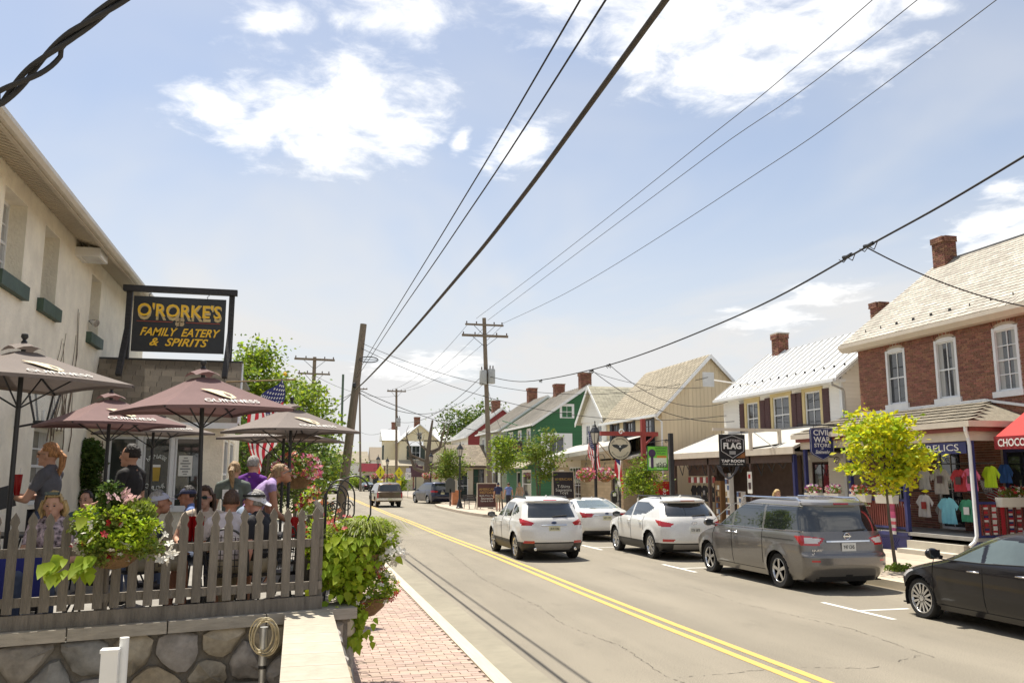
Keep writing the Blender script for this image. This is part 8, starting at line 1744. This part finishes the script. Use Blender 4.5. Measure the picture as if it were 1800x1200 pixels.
    for j in range(nv):
        for i in range(nu):
            a = 2 * math.pi * (i + .5) / nu; front = -math.cos(a); b_ = (j + .5) / nv
            if front > .35 and b_ > (.50 if hairlen else .36): continue
            if front > -.1 and b_ > .72: continue
            if bald and b_ < .62 and front > -.9: continue
            fs.append((i, j))
    keys = list(cols); idx = {k: n for n, k in enumerate(keys)}
    hb.v = [tuple(cols[k]) for k in keys]; hb.f = [(idx[i, j], idx[(i + 1) % nu, j], idx[(i + 1) % nu, j + 1], idx[i, j + 1]) for i, j in fs]; hb.m = [0] * len(hb.f)
    ho = hb.build('hair', HM[hair], t, 'all'); so = ho.modifiers.new('thick', 'SOLIDIFY'); so.thickness = .012 if hairlen >= 2 else .006; so.offset = 0
    if hairlen == 1:        # ponytail
        MB().tube([hv((0, -.10, .05)), hv((0, -.15, .0)), hv((.01, -.15, -.10)), hv((.02, -.12, -.24))], [.03, .042, .035, .012], 8).build('ponytail', HM[hair], t, True)
    elif hairlen >= 2:      # loose hair
        L_ = -.115 if hairlen == 2 else -.26
        for k in range(15):
            a = math.pi * (.05 + .9 * k / 14) ; x, y_ = .085 * math.cos(a), -.02 - .085 * math.sin(a); MB().tube([hv((x, y_, .05)), hv((x * (1.22 + .16 * (hairlen == 2)), y_ * 1.15, -.03 + rng.uniform(-.02, .02))), hv((x * 1.28 + rng.uniform(-.02, .02), y_ * 1.05 + rng.uniform(-.01, .02), L_ * rng.uniform(.8, 1.05)))], [.03, .028, .010], 6).build('hair_lock', HM[hair], t, True)
    if cap:
        cm, bdir = cap; g = MB(); rows = []
        for j in range(7):
            b_ = math.pi * .5 * j / 6; rows.append((.094 * math.sin(b_), .085 * math.cos(b_)))
        b0 = len(g.v); g.lathe((0, 0, 0), rows[::-1], 18); g.v = [tuple(hv((v[0], v[1] * 1.16 - .01, v[2] + .035))) for v in g.v]; co_ = g.build('cap', cm, t, True)
        g = MB(); ca, sa = math.cos(bdir), math.sin(bdir); br = []
        for k in range(9): a = math.pi * (k / 8) ; br.append((.075 * math.cos(a), .085 + .095 * math.sin(a), .045 - .03 * math.sin(a)))
        vs = [hv((x * ca - y_ * sa, x * sa + y_ * ca - .01, z_)) for x, y_, z_ in br]; g.add(vs, [tuple(range(9))]); bo = g.build('brim', cm, co_); s2 = bo.modifiers.new('thick', 'SOLIDIFY'); s2.thickness = .008
    for s in (-1, 1):
        MB().tube([hv((s * .018, .094, .033)), hv((s * .034, .092, .039)), hv((s * .05, .080, .034))], [.0035, .0045, .002], 5).build('eyebrow', HM[hair], t)
        if not glasses: MB().ball(hv((s * .031, .086, .012)), (.011, .006, .007), nu=6, nv=4).build('eye', INK, t)
    g = MB(); g.ball((0, 0, 0), (.02, .006, .006), nu=8, nv=4); g.v = [tuple(hv(Vector(v) + Vector((0, .090, -.060)))) for v in g.v]; g.build('lips', mat('lips', (.40, .12, .10), .5), t)
    if glasses:
        g = MB()
        for s in (-1, 1): g.obox(hv((s * .034, .098, .012)), HR @ Vector((.027, 0, 0)), HR @ Vector((0, .004, 0)), HR @ Vector((0, 0, .018))); g.beam(hv((s * .062, .095, .016)), hv((s * .082, .0, .012)), .006, .006)
        g.beam(hv((-.01, .1, .016)), hv((.01, .1, .016)), .006, .006); g.build('glasses', glasses, t)
    if ext: ext(t, tor, hv)
    return t
def finish_people():
    bpy.context.view_layer.update(); dg_ = bpy.context.evaluated_depsgraph_get()
    for (o, prim, mats) in PEOPLE:
        me = bpy.data.meshes.new_from_object(o.evaluated_get(dg_)); n = len(me.polygons); c = np.empty(n * 3); me.polygons.foreach_get('center', c); c = c.reshape(-1, 3); best = np.full(n, 1e9); mi = np.zeros(n, int)
        for (k, p, q, r0, r1, R_, m) in prim:
            if k == 'e':
                Q = (c - np.array(p)) @ np.array(R_); r_ = np.array(r0); l = np.linalg.norm(Q / r_, axis=1); d = (l - 1) * r_.min()
            else:
                a, b_ = np.array(p), np.array(q); ab = b_ - a; t_ = np.clip(((c - a) @ ab) / (ab @ ab + 1e-12), 0, 1); d = np.linalg.norm(c - (a + t_[:, None] * ab), axis=1) - (r0 + (r1 - r0) * t_)
            k_ = d < best; best[k_] = d[k_]; mi[k_] = m
        me.materials.clear()
        for m in mats: me.materials.append(m)
        me.polygons.foreach_set('material_index', mi); me.polygons.foreach_set('use_smooth', np.ones(n, bool)); o.modifiers.clear(); o.data = me; me.update()
SH = lambda n, c: mat('shirt_' + n, c, .85, .25, 7, bump=1.0, bscale=7)
SUNG = glass('sunglasses', (.01, .05, .055)); SPEC = mat('spectacles', (.25, .2, .15), .3)
CAPW = mat('cap_white', (.62, .60, .62), .8, .06); CAPN = mat('cap_navy', (.03, .035, .08), .8, .1); CAPG = mat('cap_lilac', (.42, .42, .50), .8, .08)
def waitress_x(t, tor, hv):
    MB().obox(tor((0, .112, .36)), (.13, 0, 0), (0, .006, 0), (0, .0, .028)).build('shirt_print', WHITE, t); MB().prism([tor((-.16, .12, .10)), tor((.16, .12, .10)), tor((.15, .13, -.30)), tor((-.15, .13, -.30))], (0, .012, 0)).build('apron', BLACK, t)
person('waitress in grey t-shirt and black apron carrying red tumblers', (-2.60, 10.35, DK), R(82), SH('slate', (.105, .105, .12)), DENIM, 'strawberry', H=1.03, hairlen=1, glasses=SPEC, larm=((-.24, .12, .20), (-.10, .33, .22)), rarm=((.24, .12, .20), (.12, .32, .24)), head=(.0, -.1), ext=waitress_x)
person('balding man in black t-shirt standing under the low umbrella', (-1.82, 10.6, DK), R(70), SH('black', (.017, .016, .017)), DENIM, 'dark', SKIN, H=1.03, larm=((-.27, .02, .2), (-.24, .26, .14)), rarm=((.26, .02, .18), (.27, .06, -.08)), head=(.05, -.08))
person('blonde woman in floral top seated behind the fence facing the street', (-2.20, 9.15, DK), R(172), mat('shirt_floral', (.02, .015, .02), .85, .2, 22, col2=(.75, .60, .66), detail=2), DENIM, 'blonde', SKIN, True, hairlen=2, H=.97, lean=.15, larm=((-.25, .12, .18), (-.18, .32, .16)), rarm=((.25, .12, .18), (.1, .34, .17)), head=(.15, .0), ext=lambda t, tor, hv: MB().obox(hv((0, .06, .13)), (.06, 0, 0), (0, .02, 0), (0, 0, .014)).build('sunglasses', SUNG, t))
person('diner in pale lilac baseball cap bent over the table', (-1.56, 9.72, DK), R(-75), SH('charcoal', (.045, .045, .05)), KHAKI, 'grey', SKIN2, True, lean=.25, cap=(CAPG, 0), larm=((-.25, .15, .2), (-.1, .36, .2)), rarm=((.25, .15, .2), (.1, .36, .2)), head=(0, -.25), shorts=True)
person('woman in sunglasses and cream lace top facing the fence', (-1.01, 10.6, DK), R(178), SH('cream', (.60, .50, .40)), DENIM, 'brown', SKIN, True, hairlen=3, glasses=SUNG, larm=((-.28, .1, .2), (-.2, .34, .18)), rarm=((.28, .1, .2), (.2, .34, .18)), head=(-.2, 0))
person('man in navy and white cap seated by the bay window', (-1.28, 12.1, DK), R(95), SH('blue', (.10, .16, .36)), DENIM, 'dark', SKIN2, True, cap=(CAPN, 0), lean=.1)
person('man in white polo shirt seen from behind with thinning hair', (-.64, 9.25, DK), R(-6), SH('polo_white', (.62, .56, .58)), KHAKI, 'brown', SKIN2, True, H=.98, belly=.05, larm=((-.29, .12, .2), (-.22, .36, .18)), rarm=((.29, .12, .2), (.22, .36, .18)), lean=.1, shorts=True)
person('heavy man in black shirt and white cap seated at the fence corner', (-.28, 9.28, DK), R(62), SH('black2', (.014, .013, .016)), KHAKI, 'grey', mat('skin_pink', (.55, .27, .20), .6), True, H=1.0, belly=.05, cap=(CAPW, math.pi), lean=.18, head=(.1, -.3), ext=lambda t, tor, hv: MB().obox(hv((-.04, -.0, .075)), (.05, 0, 0), (0, .1, 0), (0, 0, .012)).build('sunglasses', BLACK, t))
person('woman in purple vest leaning over the far table', (-.58, 10.8, DK), R(-78), SH('purple', (.34, .24, .46)), LDENIM, 'tan', SKIN2, False, lean=.66, hairlen=1, sleeve='none', shorts=True, larm=((-.22, .22, .24), (-.1, .48, .30)), rarm=((.22, .22, .24), (.1, .50, .26)), head=(0, -.55), glasses=SUNG)
person('woman with ponytail in grey-green t-shirt seen from behind', (-.79, 11.86, DK), R(-12), SH('sage', (.12, .14, .12)), DENIM, 'tan', SKIN, hairlen=1, H=.93, ext=lambda t, tor, hv: MB().obox(tor((0, -.125, .34)), (.10, 0, 0), (0, .006, 0), (0, 0, .06)).build('shirt_print', WHITE, t))
person('grey-haired man in bright purple shirt seen from behind', (-.58, 12.32, DK), R(-30), SH('violet', (.13, .02, .24)), DENIM, 'grey', SKIN, H=.98)
person('dark-haired boy seated against the climber', (-2.53, 11.85, DK), R(168), SH('teal', (.07, .12, .15)), DENIM, 'dark', SKIN, True, H=.92, larm=((-.24, .1, .2), (-.06, .2, .38)))
person('pedestrian in blue vest and dark trousers on the far pavement', (12.15, 49.4, .15), R(5), SH('sky', (.16, .22, .48)), mat('trousers_dark', (.03, .03, .04), .9), 'brown', SKIN, sleeve='none', stride=.12)
person('pedestrian in navy t-shirt and cap beside the pedestrian in blue', (11.95, 51.2, .15), R(-5), SH('navy', (.03, .035, .09)), KHAKI, 'dark', SKIN, cap=(CAPN, 0), shorts=True, stride=.1)
person('pedestrian in tan patterned top near the green house steps', (13.5, 52.0, .15), R(20), SH('tan', (.36, .25, .16)), KHAKI, 'tan', SKIN, stride=.1, shorts=True)
person('blonde pedestrian walking behind the grey minivan', (13.6, 22.6, .15), R(190), SH('grey', (.3, .3, .3)), DENIM, 'blonde', SKIN, hairlen=2, stride=.1, H=.98)
finish_people()
# things the waitress and others hold
cup('red tumbler held up by the waitress', -2.93, 10.38, DK + 1.20, 1.35)
MB().obox((-3.0, 10.2, 1.98), (.10, .02, .03), (.0, .012, 0), (-.03, 0, .11)).build('menu', BLACK, None, label='black menu folder held out by the waitress', cat='menu')
